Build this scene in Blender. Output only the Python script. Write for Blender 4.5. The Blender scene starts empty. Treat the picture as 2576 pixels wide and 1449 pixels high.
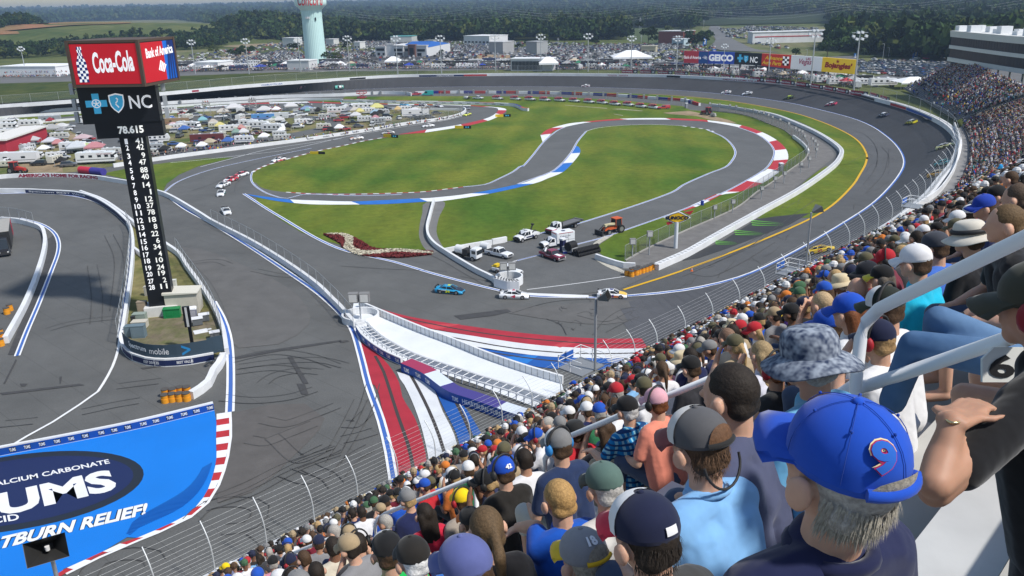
import bpy,bmesh,math,random
from math import *
import numpy as np
from mathutils import Vector,Matrix
V3=Vector
from mathutils.geometry import tessellate_polygon
random.seed(7);np.random.seed(7)
rnd=random.random;uni=random.uniform;rad=math.radians
C=bpy.context.scene.collection;LK=C.objects.link
S=bpy.context.scene
# ---------------- camera ----------------
F=2050.0;PW=2576.0;PH=1449.0;H=46.0
PIT=atan(718.0/F);ROL=atan(0.022)
cP,sP,cr,sr=cos(PIT),sin(PIT),cos(ROL),sin(ROL)
R0=V3((1,0,0));D0=V3((0,-sP,-cP));FW=V3((0,cP,-sP))
RX=R0*cr+D0*sr;DY=D0*cr-R0*sr
cd=bpy.data.cameras.new('camera');cam=bpy.data.objects.new('camera',cd);LK(cam)
cam.matrix_world=Matrix(((RX.x,-DY.x,-FW.x,0),(RX.y,-DY.y,-FW.y,0),(RX.z,-DY.z,-FW.z,H),(0,0,0,1)))
cd.sensor_width=36;cd.lens=F/PW*36;cd.clip_start=0.1;cd.clip_end=60000
S.camera=cam
# ---------------- sky, sun, exposure ----------------
SUN_EL=rad(52);SUN_AZ=rad(120)
W=bpy.data.worlds.new('World');S.world=W;W.use_nodes=True
nt=W.node_tree;nt.nodes.clear()
o_=nt.nodes.new('ShaderNodeOutputWorld');b_=nt.nodes.new('ShaderNodeBackground');s_=nt.nodes.new('ShaderNodeTexSky')
s_.sky_type='NISHITA';s_.sun_disc=False;s_.sun_elevation=SUN_EL;s_.sun_rotation=SUN_AZ
s_.air_density=1.2;s_.dust_density=1.0;s_.ozone_density=1.0;s_.altitude=200
b_.inputs['Strength'].default_value=0.125
nt.links.new(s_.outputs[0],b_.inputs[0]);nt.links.new(b_.outputs[0],o_.inputs[0])
sl=bpy.data.lights.new('sun','SUN');sl.energy=4.2;sl.angle=rad(3.5);sl.color=(1,.96,.9)
so=bpy.data.objects.new('sun',sl);LK(so)
sd=V3((sin(SUN_AZ)*cos(SUN_EL),cos(SUN_AZ)*cos(SUN_EL),sin(SUN_EL)))
so.rotation_euler=sd.to_track_quat('Z','Y').to_euler()
S.view_settings.view_transform='Standard';S.view_settings.look='None';S.view_settings.gamma=1
S.view_settings.exposure=0.12
S.render.engine='CYCLES'
S.cycles.volume_bounces=0;S.cycles.max_bounces=5;S.cycles.volume_max_steps=64
# ---------------- helpers ----------------
OFF={'a00':(0,0),'a10':(858.67,0),'a20':(1717.33,0),'a01':(0,483),'a11':(858.67,483),'a21':(1717.33,483),'a02':(0,966),'a12':(858.67,966),'a22':(1717.33,966),'b1':(429.33,178.9),'b2':(858.67,178.9),'b3':(1288,178.9),'b4':(1717.33,178.9),'b5':(2146.67,178.9),'b6':(0,255.6),'c1':(858.67,0),'c2':(1288,0),'c3':(2146.67,0),'c4':(1288,483),'c5':(2146.67,357.8)}
def Q(t,*v):
 """photo tile pixels -> photo pixels (2576 wide)"""
 ox,oy=OFF[t];k=3.0 if t[0]=='a' else 6.0
 return[(ox+v[i]/k,oy+v[i+1]/k)for i in range(0,len(v),2)]
def q1(t,x,y):return Q(t,x,y)[0]
def g1_(t,x,y,z=0):return G(*Q(t,x,y)[0],z)
def ray(x,y):
 return RX*(x-PW/2)+DY*(y-PH/2)+FW*F
def G(x,y,z=0.0):
 """surveyed point: where the sight line of photo pixel (x,y) meets height z"""
 r=ray(x,y);t=(z-H)/r.z
 return V3((r.x*t,r.y*t,z))
def GD(x,y,d):
 """point at forward depth d (metres) along the sight line"""
 r=ray(x,y);return V3((0,0,H))+r*(d/F)
def GP(x,y,p0,n):
 r=ray(x,y);o=V3((0,0,H));t=(p0-o).dot(n)/r.dot(n);return o+r*t
def depth(p):return(V3(p)-V3((0,0,H))).dot(FW)
def pix(p):
 q=V3(p)-V3((0,0,H));d=q.dot(FW);return(PW/2+F*q.dot(RX)/d,PH/2+F*q.dot(DY)/d)
MAT={}
def mat(name,col,rough=.85,noise=0.0,scale=1.0,col2=None,spec=.3,bump=0.0,metal=0.0,objcol=False,detail=4,coat=0,sheen=0,alpha=1):
 if name in MAT:return MAT[name]
 m=bpy.data.materials.new(name);m.use_nodes=True;nt=m.node_tree;N=nt.nodes;L=nt.links
 p=N['Principled BSDF'];p.inputs['Roughness'].default_value=rough;p.inputs['Specular IOR Level'].default_value=spec
 p.inputs['Metallic'].default_value=metal
 if coat:p.inputs['Coat Weight'].default_value=coat;p.inputs['Coat Roughness'].default_value=.08
 if sheen:p.inputs['Sheen Weight'].default_value=sheen
 c=(*col,1)
 if objcol:
  oi=N.new('ShaderNodeObjectInfo');src=oi.outputs['Color']
 else:
  rgb=N.new('ShaderNodeRGB');rgb.outputs[0].default_value=c;src=rgb.outputs[0]
 if noise>0 or bump>0:
  tc=N.new('ShaderNodeTexCoord');nz=N.new('ShaderNodeTexNoise');nz.inputs['Scale'].default_value=scale;nz.inputs['Detail'].default_value=detail
  nz.inputs['Roughness'].default_value=.6
  L.new(tc.outputs['Object'],nz.inputs['Vector'])
 if noise>0:
  mr=N.new('ShaderNodeMapRange');mr.inputs['From Min'].default_value=.3;mr.inputs['From Max'].default_value=.7
  mx=N.new('ShaderNodeMix');mx.data_type='RGBA'
  L.new(nz.outputs['Fac'],mr.inputs['Value'])
  if col2 is not None:
   mx.inputs[7].default_value=(*col2,1);L.new(mr.outputs[0],mx.inputs[0]);L.new(src,mx.inputs[6])
  else:
   hs=N.new('ShaderNodeHueSaturation');mr.inputs['To Min'].default_value=1-noise;mr.inputs['To Max'].default_value=1+noise
   L.new(mr.outputs[0],hs.inputs['Value']);L.new(src,hs.inputs['Color']);mx=None
   src=hs.outputs[0]
  if mx:src=mx.outputs[2]
 L.new(src,p.inputs['Base Color'])
 if bump>0:
  bp=N.new('ShaderNodeBump');bp.inputs['Strength'].default_value=bump;bp.inputs['Distance'].default_value=(.03 if objcol else.04/max(scale,.01))
  L.new(nz.outputs['Fac'],bp.inputs['Height']);L.new(bp.outputs[0],p.inputs['Normal'])
 MAT[name]=m;return m
def tag(o,label=None,cat=None,group=None,kind=None):
 if label:o['label']=label
 if cat:o['category']=cat
 if group:o['group']=group
 if kind:o['kind']=kind
 return o
def obj(name,me,parent=None):
 o=bpy.data.objects.new(name,me);LK(o)
 if parent:o.parent=parent
 return o
def empty(name,loc=(0,0,0),rz=0,label=None,cat=None,group=None):
 o=bpy.data.objects.new(name,None);LK(o);o.location=loc;o.rotation_euler=(0,0,rz);o.empty_display_size=.3
 return tag(o,label,cat,group)
class MB:
 """collects shapes for ONE mesh object"""
 def __init__(s):s.v=[];s.f=[];s.m=[];s.sm=[]
 def add(s,vs,fs,mi=0,smooth=False):
  k=len(s.v);s.v+=[tuple(v)for v in vs];s.f+=[tuple(i+k for i in f)for f in fs];s.m+=[mi]*len(fs);s.sm+=[smooth]*len(fs);return s
 def box(s,c,d,mi=0,rz=0,taper=(1,1),M=None,top_shift=(0,0)):
  x,y,z=c;a,b,h=d[0]/2,d[1]/2,d[2]/2;tx,ty=taper;sx,sy=top_shift
  vs=[(-a,-b,-h),(a,-b,-h),(a,b,-h),(-a,b,-h),(-a*tx+sx,-b*ty+sy,h),(a*tx+sx,-b*ty+sy,h),(a*tx+sx,b*ty+sy,h),(-a*tx+sx,b*ty+sy,h)]
  ca,sa=cos(rz),sin(rz)
  vs=[V3((x+p[0]*ca-p[1]*sa,y+p[0]*sa+p[1]*ca,z+p[2]))for p in vs]
  if M:vs=[M@v for v in vs]
  return s.add(vs,[(3,2,1,0),(4,5,6,7),(0,1,5,4),(1,2,6,5),(2,3,7,6),(3,0,4,7)],mi)
 def tube(s,pts,r,n=6,mi=0,cap=True,smooth=True,rs=None):
  pts=[V3(p)for p in pts];k=len(pts);vs=[];fs=[]
  up=V3((0,0,1))
  for i,p in enumerate(pts):
   t=(pts[min(i+1,k-1)]-pts[max(i-1,0)]).normalized()
   a=t.cross(up)
   if a.length<.05:a=t.cross(V3((1,0,0)))
   a.normalize();b=t.cross(a)
   rr=rs[i]if rs else r
   for j in range(n):
    w=2*pi*j/n;vs.append(p+(a*cos(w)+b*sin(w))*rr)
  for i in range(k-1):
   for j in range(n):
    fs.append((i*n+j,(i+1)*n+j,(i+1)*n+(j+1)%n,i*n+(j+1)%n))
  s.add(vs,fs,mi,smooth)
  if cap:s.add(vs[:n],[tuple(range(n))],mi);s.add(vs[-n:],[tuple(reversed(range(n)))],mi)
  return s
 def cyl(s,c,r,h,n=12,mi=0,r2=None,axis='z',smooth=True):
  r2=r if r2 is None else r2;x,y,z=c;vs=[]
  for k,(rr,hh)in enumerate(((r,-h/2),(r2,h/2))):
   for j in range(n):
    w=2*pi*j/n;p=(rr*cos(w),rr*sin(w),hh)
    if axis=='x':p=(p[2],p[0],p[1])
    if axis=='y':p=(p[0],p[2],p[1])
    vs.append((x+p[0],y+p[1],z+p[2]))
  fs=[(j,(j+1)%n,n+(j+1)%n,n+j)for j in range(n)]
  if axis=='y':fs=[f[::-1]for f in fs]
  s.add(vs,fs,mi,smooth)
  a=tuple(range(n));b=tuple(range(n,2*n))
  if axis=='y':s.add(vs,[a,b[::-1]],mi)
  else:s.add(vs,[a[::-1],b],mi)
  return s
 def prism(s,prof,y0,y1,mi=0,ax='y',cap_mi=None):
  """profile of (x,z) extruded along y"""
  n=len(prof)
  f=(lambda a,b,w:(a,w,b))if ax=='y' else(lambda a,b,w:(w,a,b))
  vs=[f(a,b,y0)for a,b in prof]+[f(a,b,y1)for a,b in prof]
  s.add(vs,[(j,(j+1)%n,n+(j+1)%n,n+j)for j in range(n)],mi)
  s.add(vs,[tuple(range(n))[::-1],tuple(range(n,2*n))],mi if cap_mi is None else cap_mi);return s
 def build(s,name,mats,parent=None,merge=False):
  me=bpy.data.meshes.new(name);me.from_pydata(s.v,[],s.f)
  if not isinstance(mats,(list,tuple)):mats=[mats]
  for m in mats:me.materials.append(m)
  me.polygons.foreach_set('material_index',s.m);me.polygons.foreach_set('use_smooth',s.sm)
  bm=bmesh.new();bm.from_mesh(me)
  if merge:bmesh.ops.remove_doubles(bm,verts=bm.verts,dist=1e-4)
  bmesh.ops.recalc_face_normals(bm,faces=bm.faces);bm.to_mesh(me);bm.free()
  me.update();return obj(name,me,parent)
def catmull(pts,step=3.0,closed=False):
 P=[V3(p)for p in pts];out=[];n=len(P)
 rng=range(n if closed else n-1)
 for i in rng:
  p1,p2=P[i],P[(i+1)%n];p0=P[(i-1)%n]if(closed or i>0)else p1*2-p2
  p3=P[(i+2)%n]if(closed or i+2<n)else p2*2-p1
  k=max(1,int((p2-p1).length/step));k=min(k,24)
  t1=(p1-p0).length**.5 or 1e-3;t2=(p2-p1).length**.5 or 1e-3;t3=(p3-p2).length**.5 or 1e-3
  m1=(p2-p1)+((p1-p0)/t1-(p2-p0)/(t1+t2))*t2
  m2=(p2-p1)+((p3-p2)/t3-(p3-p1)/(t2+t3))*t2
  for j in range(k):
   t=j/k;a=2*t**3-3*t*t+1;b=t**3-2*t*t+t;c=-2*t**3+3*t*t;d=t**3-t*t
   out.append(p1*a+m1*b+p2*c+m2*d)
 if not closed:out.append(P[-1])
 return out
def upf(me):
 bm=bmesh.new();bm.from_mesh(me)
 for f in bm.faces:
  if f.normal.z<0:f.normal_flip()
 bm.to_mesh(me);bm.free()
def ground_poly(name,pix_pts,z,m,smooth_pts=False,kind='structure',step=3.0,parent=None):
 W3=[G(x,y,0)for x,y in pix_pts]
 if smooth_pts:W3=catmull(W3,step,closed=True)
 W3=[V3((p.x,p.y,z))for p in W3]
 tr=tessellate_polygon([W3])
 me=bpy.data.meshes.new(name);me.from_pydata([tuple(p)for p in W3],[],[tuple(t)for t in tr]);me.materials.append(m)
 upf(me)
 o=obj(name,me,parent);
 if kind:o['kind']=kind
 return o
def resample(P,n):
 d=[0]
 for a,b in zip(P,P[1:]):d.append(d[-1]+(b-a).length)
 out=[];j=0
 for i in range(n):
  t=d[-1]*i/(n-1)
  while j<len(d)-2 and d[j+1]<t:j+=1
  k=(t-d[j])/max(1e-6,d[j+1]-d[j]);out.append(P[j].lerp(P[j+1],min(1,k)))
 return out
def strip(name,A,B,m,z=None,kind='structure',n=None,zf=None):
 """sheet between two 3-D polylines"""
 n=n or max(len(A),len(B));A=resample(A,n);B=resample(B,n)
 if z is not None:
  A=[V3((p.x,p.y,z))for p in A];B=[V3((p.x,p.y,z))for p in B]
 mb=MB();mb.add(A+B,[(i,i+1,n+i+1,n+i)for i in range(n-1)])
 o=mb.build(name,m);
 for p in o.data.polygons:pass
 upf(o.data)
 if kind:o['kind']=kind
 return o
def side_dirs(P):
 out=[]
 for i in range(len(P)):
  t=(P[min(i+1,len(P)-1)]-P[max(i-1,0)]);t.z=0
  if t.length<1e-6:t=V3((1,0,0))
  t.normalize();out.append(V3((-t.y,t.x,0)))
 return out
def ribbon(mb,P,off,w,z=None,mi=0,dz=0):
 """flat stripe of width w, offset off to the left of the path"""
 D=side_dirs(P);A=[p+d*(off-w/2)for p,d in zip(P,D)];B=[p+d*(off+w/2)for p,d in zip(P,D)]
 if z is not None:
  for L_ in(A,B):
   for p in L_:p.z=z
 else:
  for L_ in(A,B):
   for p in L_:p.z+=dz
 n=len(P);mb.add(A+B,[(i,i+1,n+i+1,n+i)for i in range(n-1)],mi)
def gpath(pts,z=0,step=3.0,zs=None):
 if zs is None:W3=[G(x,y,z)for x,y in pts]
 else:W3=[G(x,y,zz)for(x,y),zz in zip(pts,zs)]
 return catmull(W3,step)
GL={}
def glyph(s,bold=0.0,shear=0.0):
 k=(s,bold,shear)
 if k in GL:return GL[k]
 c=bpy.data.curves.new('t','FONT');c.body=s;c.offset=bold;c.shear=shear;c.resolution_u=3
 o=bpy.data.objects.new('t',c);LK(o);dg=bpy.context.evaluated_depsgraph_get();dg.update()
 me=bpy.data.meshes.new_from_object(o.evaluated_get(dg))
 v=[tuple(p.co)for p in me.vertices];f=[tuple(p.vertices)for p in me.polygons]
 bpy.data.objects.remove(o);bpy.data.curves.remove(c);bpy.data.meshes.remove(me)
 xs=[p[0]for p in v];ys=[p[1]for p in v];x0,x1,y0,y1=min(xs),max(xs),min(ys),max(ys)
 v=[((p[0]-x0)/(x1-x0),(p[1]-y0)/(y1-y0))for p in v];GL[k]=(v,f,(x1-x0)/(y1-y0));return GL[k]
def text_into(mb,s,ll,lr,ul,lift=V3((0,0,0)),mi=0,bold=0.0,shear=0.0,curve=None):
 """lettering laid on the parallelogram ll-lr-ul"""
 v,f,a=glyph(s,bold,shear);ll,lr,ul=V3(ll),V3(lr),V3(ul)
 mb.add([(curve(p[0],p[1])if curve else ll+(lr-ll)*p[0]+(ul-ll)*p[1])+lift for p in v],f,mi)
def text(name,s,ll,lr,ul,m,parent=None,lift=(0,0,0),bold=0.0,shear=0.0):
 mb=MB();text_into(mb,s,ll,lr,ul,V3(lift),0,bold,shear);return mb.build(name,m,parent)
# ================= materials of the setting =================
def asphalt_mat(name,col,tracks=True):
 m=mat(name,col,rough=.8,spec=.35);nt=m.node_tree;N=nt.nodes;L=nt.links;p=N['Principled BSDF']
 tc=N.new('ShaderNodeTexCoord')
 n1=N.new('ShaderNodeTexNoise');n1.inputs['Scale'].default_value=.06;n1.inputs['Detail'].default_value=5;n1.inputs['Roughness'].default_value=.65
 n2=N.new('ShaderNodeTexNoise');n2.inputs['Scale'].default_value=6;n2.inputs['Detail'].default_value=3
 n3=N.new('ShaderNodeTexNoise');n3.inputs['Scale'].default_value=.35;n3.inputs['Detail'].default_value=4
 for n in(n1,n2,n3):L.new(tc.outputs['Object'],n.inputs['Vector'])
 rgb=N.new('ShaderNodeRGB');rgb.outputs[0].default_value=(*col,1)
 def hs(src,fac,lo,hi):
  mr=N.new('ShaderNodeMapRange');mr.inputs['From Min'].default_value=.3;mr.inputs['From Max'].default_value=.7;mr.inputs['To Min'].default_value=lo;mr.inputs['To Max'].default_value=hi
  h=N.new('ShaderNodeHueSaturation');L.new(fac,mr.inputs['Value']);L.new(mr.outputs[0],h.inputs['Value']);L.new(src,h.inputs['Color']);return h.outputs[0]
 s=hs(rgb.outputs[0],n1.outputs['Fac'],.84,1.14);s=hs(s,n3.outputs['Fac'],.94,1.06);s=hs(s,n2.outputs['Fac'],.86,1.14)
 bk=N.new('ShaderNodeTexBrick');bk.inputs['Scale'].default_value=1;bk.inputs['Mortar Size'].default_value=.07;bk.inputs['Mortar Smooth'].default_value=1;bk.inputs['Brick Width'].default_value=90;bk.inputs['Row Height'].default_value=4.3
 mp=N.new('ShaderNodeMapping');mp.inputs[2].default_value=(0,0,.72);L.new(tc.outputs['Object'],mp.inputs[0]);L.new(mp.outputs[0],bk.inputs[0]);mq=N.new('ShaderNodeMapRange');mq.inputs[3].default_value=1;mq.inputs[4].default_value=.72;h=N.new('ShaderNodeHueSaturation');L.new(bk.outputs['Fac'],mq.inputs[0]);L.new(mq.outputs[0],h.inputs['Value']);L.new(s,h.inputs['Color']);s=h.outputs[0]
 L.new(s,p.inputs['Base Color'])
 return m
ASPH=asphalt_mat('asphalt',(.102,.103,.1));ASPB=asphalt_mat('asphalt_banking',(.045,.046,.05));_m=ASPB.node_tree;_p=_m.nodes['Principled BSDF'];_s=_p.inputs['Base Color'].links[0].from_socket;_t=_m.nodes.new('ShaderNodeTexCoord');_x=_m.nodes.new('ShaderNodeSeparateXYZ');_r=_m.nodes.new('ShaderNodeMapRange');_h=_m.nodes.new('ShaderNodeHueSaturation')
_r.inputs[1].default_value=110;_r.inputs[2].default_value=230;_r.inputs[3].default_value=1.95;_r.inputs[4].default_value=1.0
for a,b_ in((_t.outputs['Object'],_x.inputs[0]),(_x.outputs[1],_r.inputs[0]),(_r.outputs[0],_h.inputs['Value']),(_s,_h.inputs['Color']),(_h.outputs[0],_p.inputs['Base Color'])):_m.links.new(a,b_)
ASPA=asphalt_mat('asphalt_apron',(.086,.088,.09))
ASPL=asphalt_mat('asphalt_old',(.11,.108,.103));ASPR=asphalt_mat('asphalt_road_course',(.105,.107,.106))
def grass_mat(name,c1,c2,sc=.03):
 m=mat(name,c1,rough=.95,spec=.1);nt=m.node_tree;N=nt.nodes;L=nt.links;p=N['Principled BSDF'];tc=N.new('ShaderNodeTexCoord')
 n1=N.new('ShaderNodeTexNoise');n1.inputs['Scale'].default_value=sc;n1.inputs['Detail'].default_value=5;n1.inputs['Distortion'].default_value=.6
 n2=N.new('ShaderNodeTexNoise');n2.inputs['Scale'].default_value=.5;n2.inputs['Detail'].default_value=6;n2.inputs['Roughness'].default_value=.75
 mp=N.new('ShaderNodeMapping');mp.inputs['Scale'].default_value=(1,.3,1);mp.inputs['Rotation'].default_value=(0,0,.5)
 n3=N.new('ShaderNodeTexNoise');n3.inputs['Scale'].default_value=sc*4;n3.inputs['Detail'].default_value=2
 L.new(tc.outputs['Object'],mp.inputs[0]);L.new(mp.outputs[0],n3.inputs['Vector'])
 for n in(n1,n2):L.new(tc.outputs['Object'],n.inputs['Vector'])
 ad=N.new('ShaderNodeMath');ad.operation='MULTIPLY_ADD';ad.inputs[1].default_value=.5;L.new(n3.outputs['Fac'],ad.inputs[0]);L.new(n1.outputs['Fac'],ad.inputs[2])
 mr=N.new('ShaderNodeMapRange');mr.inputs['From Min'].default_value=.55;mr.inputs['From Max'].default_value=.95;L.new(ad.outputs[0],mr.inputs['Value'])
 mx=N.new('ShaderNodeMix');mx.data_type='RGBA';mx.inputs[6].default_value=(*c1,1);mx.inputs[7].default_value=(*c2,1);L.new(mr.outputs[0],mx.inputs[0])
 h=N.new('ShaderNodeHueSaturation');m2=N.new('ShaderNodeMapRange');m2.inputs['From Min'].default_value=.3;m2.inputs['From Max'].default_value=.7;m2.inputs['To Min'].default_value=.72;m2.inputs['To Max'].default_value=1.28
 wv=N.new('ShaderNodeTexWave');wv.inputs['Scale'].default_value=.025;wv.inputs['Distortion'].default_value=1.5;L.new(mp.outputs[0],wv.inputs[0]);aw=N.new('ShaderNodeMath');aw.operation='MULTIPLY_ADD';aw.inputs[1].default_value=.1;L.new(wv.outputs['Fac'],aw.inputs[0]);L.new(n2.outputs['Fac'],aw.inputs[2])
 L.new(aw.outputs[0],m2.inputs['Value']);L.new(m2.outputs[0],h.inputs['Value']);L.new(mx.outputs[2],h.inputs['Color']);L.new(h.outputs[0],p.inputs['Base Color'])
 return m
GRASS=grass_mat('infield_grass',(.055,.108,.014),(.135,.155,.022));GRASSD=grass_mat('bank_grass',(.032,.052,.012),(.07,.08,.02),.05)
GRASSW=grass_mat('worn_grass',(.09,.1,.03),(.2,.17,.08),.12);DIRT=grass_mat('dirt',(.2,.15,.09),(.3,.23,.15),.1)
WHITE=mat('white_paint',(.72,.73,.74),rough=.6,noise=.06,scale=.4,bump=0);WHITEW=mat('white_wall',(.68,.69,.7),rough=.55,noise=.09,scale=.25)
WFLOOR=mat('white_painted_floor',(.66,.69,.72),rough=.7,noise=.08,scale=.15,col2=None)
BLUEL=mat('line_blue',(.05,.13,.42),rough=.6);RED=mat('curb_red',(.42,.028,.035),rough=.6,noise=.12,scale=.5);BLUE=mat('curb_blue',(.02,.14,.48),rough=.6,noise=.1,scale=.5)
REDB=mat('band_red',(.36,.025,.04),rough=.65,noise=.13,scale=.3);BLUEB=mat('band_blue',(.015,.09,.34),rough=.65,noise=.13,scale=.3)
BLUEF=mat('apron_blue',(.006,.17,.60),rough=.6,noise=.07,scale=.08);NAVY=mat('navy_paint',(.012,.022,.085),rough=.6);NAVYD=mat('navy_dark',(.006,.012,.035),rough=.6)
YEL=mat('line_yellow',(.62,.36,.01),rough=.6);BLACK=mat('black_paint',(.012,.012,.013),rough=.5);TYRE=mat('rubber',(.014,.014,.015),rough=.7)
GREY=mat('grey_metal',(.3,.31,.32),rough=.4,metal=.4);GALV=mat('galvanised',(.46,.48,.5),rough=.45,metal=.5)
CONC=mat('concrete',(.3,.29,.27),rough=.9,noise=.15,scale=.3);SOIL=mat('gravel',(.16,.15,.14),rough=1,noise=.3,scale=.8)
def K(name,col,**k):return mat(name,col,**k)
# ================= terrain =================
ZO=5.5
def fbm(x,y):
 return(sin(x*.0021+1.3)*cos(y*.0017+.4)+.5*sin(x*.0047+y*.0031+2)+.35*cos(x*.0083-y*.0071))/1.85
def terr(x,y):
 d=hypot(x,y);a=atan2(x,y)
 t=min(1,max(0,(d-1100)/6500));t=t*t*(3-2*t)
 z=ZO+t*(21+5*fbm(x*.5,y*.5))+min(1,max(0,(d-900)/1500))*7*fbm(x,y)*(1-t*.3)
 mx,my=-640,1210
 u=((x-mx)*.93+(y-my)*.36)/420;v=((y-my)*.93-(x-mx)*.36)/300
 q=u*u+v*v
 if q<1:z+=27*(1-q)**.9
 rr=max(0,min(1,(d-1000)/2500))*max(0,min(1,(a-.12)/.4));z+=rr*46
 return z
def build_ground():
 mb=MB();ds=[0,150,300,430,520,600,680,760,850,950,1060,1180,1300,1450,1600,1800,2050,2350,2700,3150,3700,4400,5300,6400,7800,9500,12000]
 n=120;az=[-70+140*i/n for i in range(n+1)]
 vs=[]
 for d in ds:
  for a in az:
   x=d*sin(rad(a));y=d*cos(rad(a));vs.append((x,y,terr(x,y)if d>430 else-0.25))
 w=n+1
 fs=[(i*w+j,i*w+j+1,(i+1)*w+j+1,(i+1)*w+j)for i in range(len(ds)-1)for j in range(n)]
 k=len(vs);vs+=[(-12000,-4000,-.25),(12000,-4000,-.25),(12000,4100,-.25),(-12000,4100,-.25)]
 mb.add(vs[:k],fs,0,True)
 return mb
# infield sheet (z=0) inside the oval; outer land joins at the wall
FIELD=grass_mat('field_grass',(.05,.075,.02),(.11,.12,.04),.02)
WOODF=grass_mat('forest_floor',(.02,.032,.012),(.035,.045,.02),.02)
wall_base=Q('a00',-900,880,0,815,640,770)+Q('b1',0,352,1130,248,2540,146)+Q('b2',370,120,860,95,1500,85)+Q('b3',0,72,1440,80,2330,95)+Q('b4',0,105,600,140,1250,185,1900,255)+Q('b5',0,370,320,455,790,590,1250,790,1450,940,1520,1070,1530,1180)+Q('c5',1480,300,1400,440,1250,620,1060,860,850,1050,460,1345)
nW=len(wall_base)
# height of the wall foot along the track: full banking in the turn, low along the front straight
wz=[3.2,3.6,4.2,4.8]+[5.2]*(nW-4)
front=[(2185,606),(2110,653),(2000,716),(1865,794),(1769,846),(1637,914)]
fz=[4.8,4.3,3.0,1.5,.6,.03]
WB=[G(x,y,z)for(x,y),z in zip(wall_base+front,wz+fz)]
e_=G(582,1452,.05)-WB[-1];WB+=[WB[-1]+e_*t for t in(.2,.4,.6,.8,1,1.2,1.5)]
WBs=catmull(WB,4.0)
seam=Q('a00',-900,960,0,880)+Q('b1',0,435,1500,345,2576,287)+Q('b2',1100,247)+Q('b3',0,232,1000,240,2576,297)+Q('b4',900,380,1600,478,2000,565)+Q('b5',0,715,280,830,480,960,640,1100,750,1260,780,1380)+Q('c5',770,370,690,520,480,770,280,950,0,1140)+[(1984,643),(1860,699),(1717,731),(1525,750)]
SE=catmull([G(x,y,0)for x,y in seam],4.0)
SE=[V3((p.x,p.y,.03))for p in SE]
def closest_pairs(A,B,n):
 return resample(A,n),resample(B,n)
# ---- infield base sheet and outer land ----
b=MB();b.add([(-700,-120,0),(600,-120,0),(600,600,0),(-700,600,0)],[(0,1,2,3)]);o=b.build('track_ground',ASPH);o['kind']='structure'
def outer_land():
 az0,az1,n=-62,75,137*2
 wr={}
 pts=[(degrees(atan2(p.x,p.y)),hypot(p.x,p.y),p.z)for p in WBs if p.y>150]
 k=max(range(len(pts)),key=lambda i:pts[i][0]);pts=pts[:k+1]
 def r0(a):
  if a<=pts[0][0]:return pts[0][1]*cos(rad(0))/1.0,4.0
  if a>=pts[-1][0]:return max(60,pts[-1][1]-(a-pts[-1][0])*6.5),5.2
  for i in range(len(pts)-1):
   if pts[i][0]<=a<=pts[i+1][0]:
    t=(a-pts[i][0])/max(1e-6,pts[i+1][0]-pts[i][0]);return pts[i][1]*(1-t)+pts[i+1][1]*t,pts[i][2]*(1-t)+pts[i+1][2]*t
  return 300,5
 ds=[1.5,520,600,680,760,850,950,1060,1180,1300,1450,1600,1800,2050,2350,2700,3150,3700,4400,5300,6400,7800,9300]
 V=[];Fc=[]
 w=n+1
 for i,d in enumerate(ds):
  for j in range(w):
   a=az0+(az1-az0)*j/n;r,z=r0(a)
   if i==0:rr=r+1.5;zz=z+.6
   elif d<=520:rr=max(520,r+60);zz=ZO
   else:rr=d;zz=None
   x,y=rr*sin(rad(a)),rr*cos(rad(a));V.append((x,y,terr(x,y)if zz is None else zz))
 for i in range(len(ds)-1):
  for j in range(n):Fc.append((i*w+j,i*w+j+1,(i+1)*w+j+1,(i+1)*w+j))
 mb=MB();mb.add(V,Fc,0,True)
 o=mb.build('outer_ground',FIELD);o['kind']='structure'
 for i,p in enumerate(o.data.polygons):pass
outer_land()
# ---- banked oval ----
n=300
# pair: seam from far left to chicane, wall foot to the same azimuth order
SEr=resample(SE,n)
cut=min(range(len(WBs)),key=lambda i:abs(pix(WBs[i])[0]-1642)+(0 if pix(WBs[i])[1]>800 else 9e3))
WBc=WBs[:cut+1];WBr=resample(WBc,n)
SD=resample(SE,2400);SEr=[];j=0
for p in WBr:
 k=min(range(j,min(2400,j+160)),key=lambda i:(SD[i]-p).length);SEr.append(SD[k]);j=k
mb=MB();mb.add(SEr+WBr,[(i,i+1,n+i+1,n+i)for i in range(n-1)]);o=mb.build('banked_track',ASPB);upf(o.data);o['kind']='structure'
# front straight strip between seam and wall (nearly flat)
# apron between the yellow line and the seam
yel=Q('a00',-900,985,0,890,640,800)+Q('b1',2576,330)+Q('b2',1000,310)+Q('b3',0,297,1600,330,2576,380)+Q('b4',600,440,1150,525,1700,640,2100,770,2400,900,2576,1000)+Q('b5',120,1110,200,1260,210,1330)+Q('c5',210,230,180,340,90,500,0,640)+Q('a21',1090,130,800,280,0,595)+Q('a11',2130,740)
YL=catmull([G(x,y,0)for x,y in yel],4.0)
strip('apron',[V3((p.x,p.y,.012))for p in YL],[V3((p.x,p.y,.012))for p in SE],ASPA,n=180)
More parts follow.
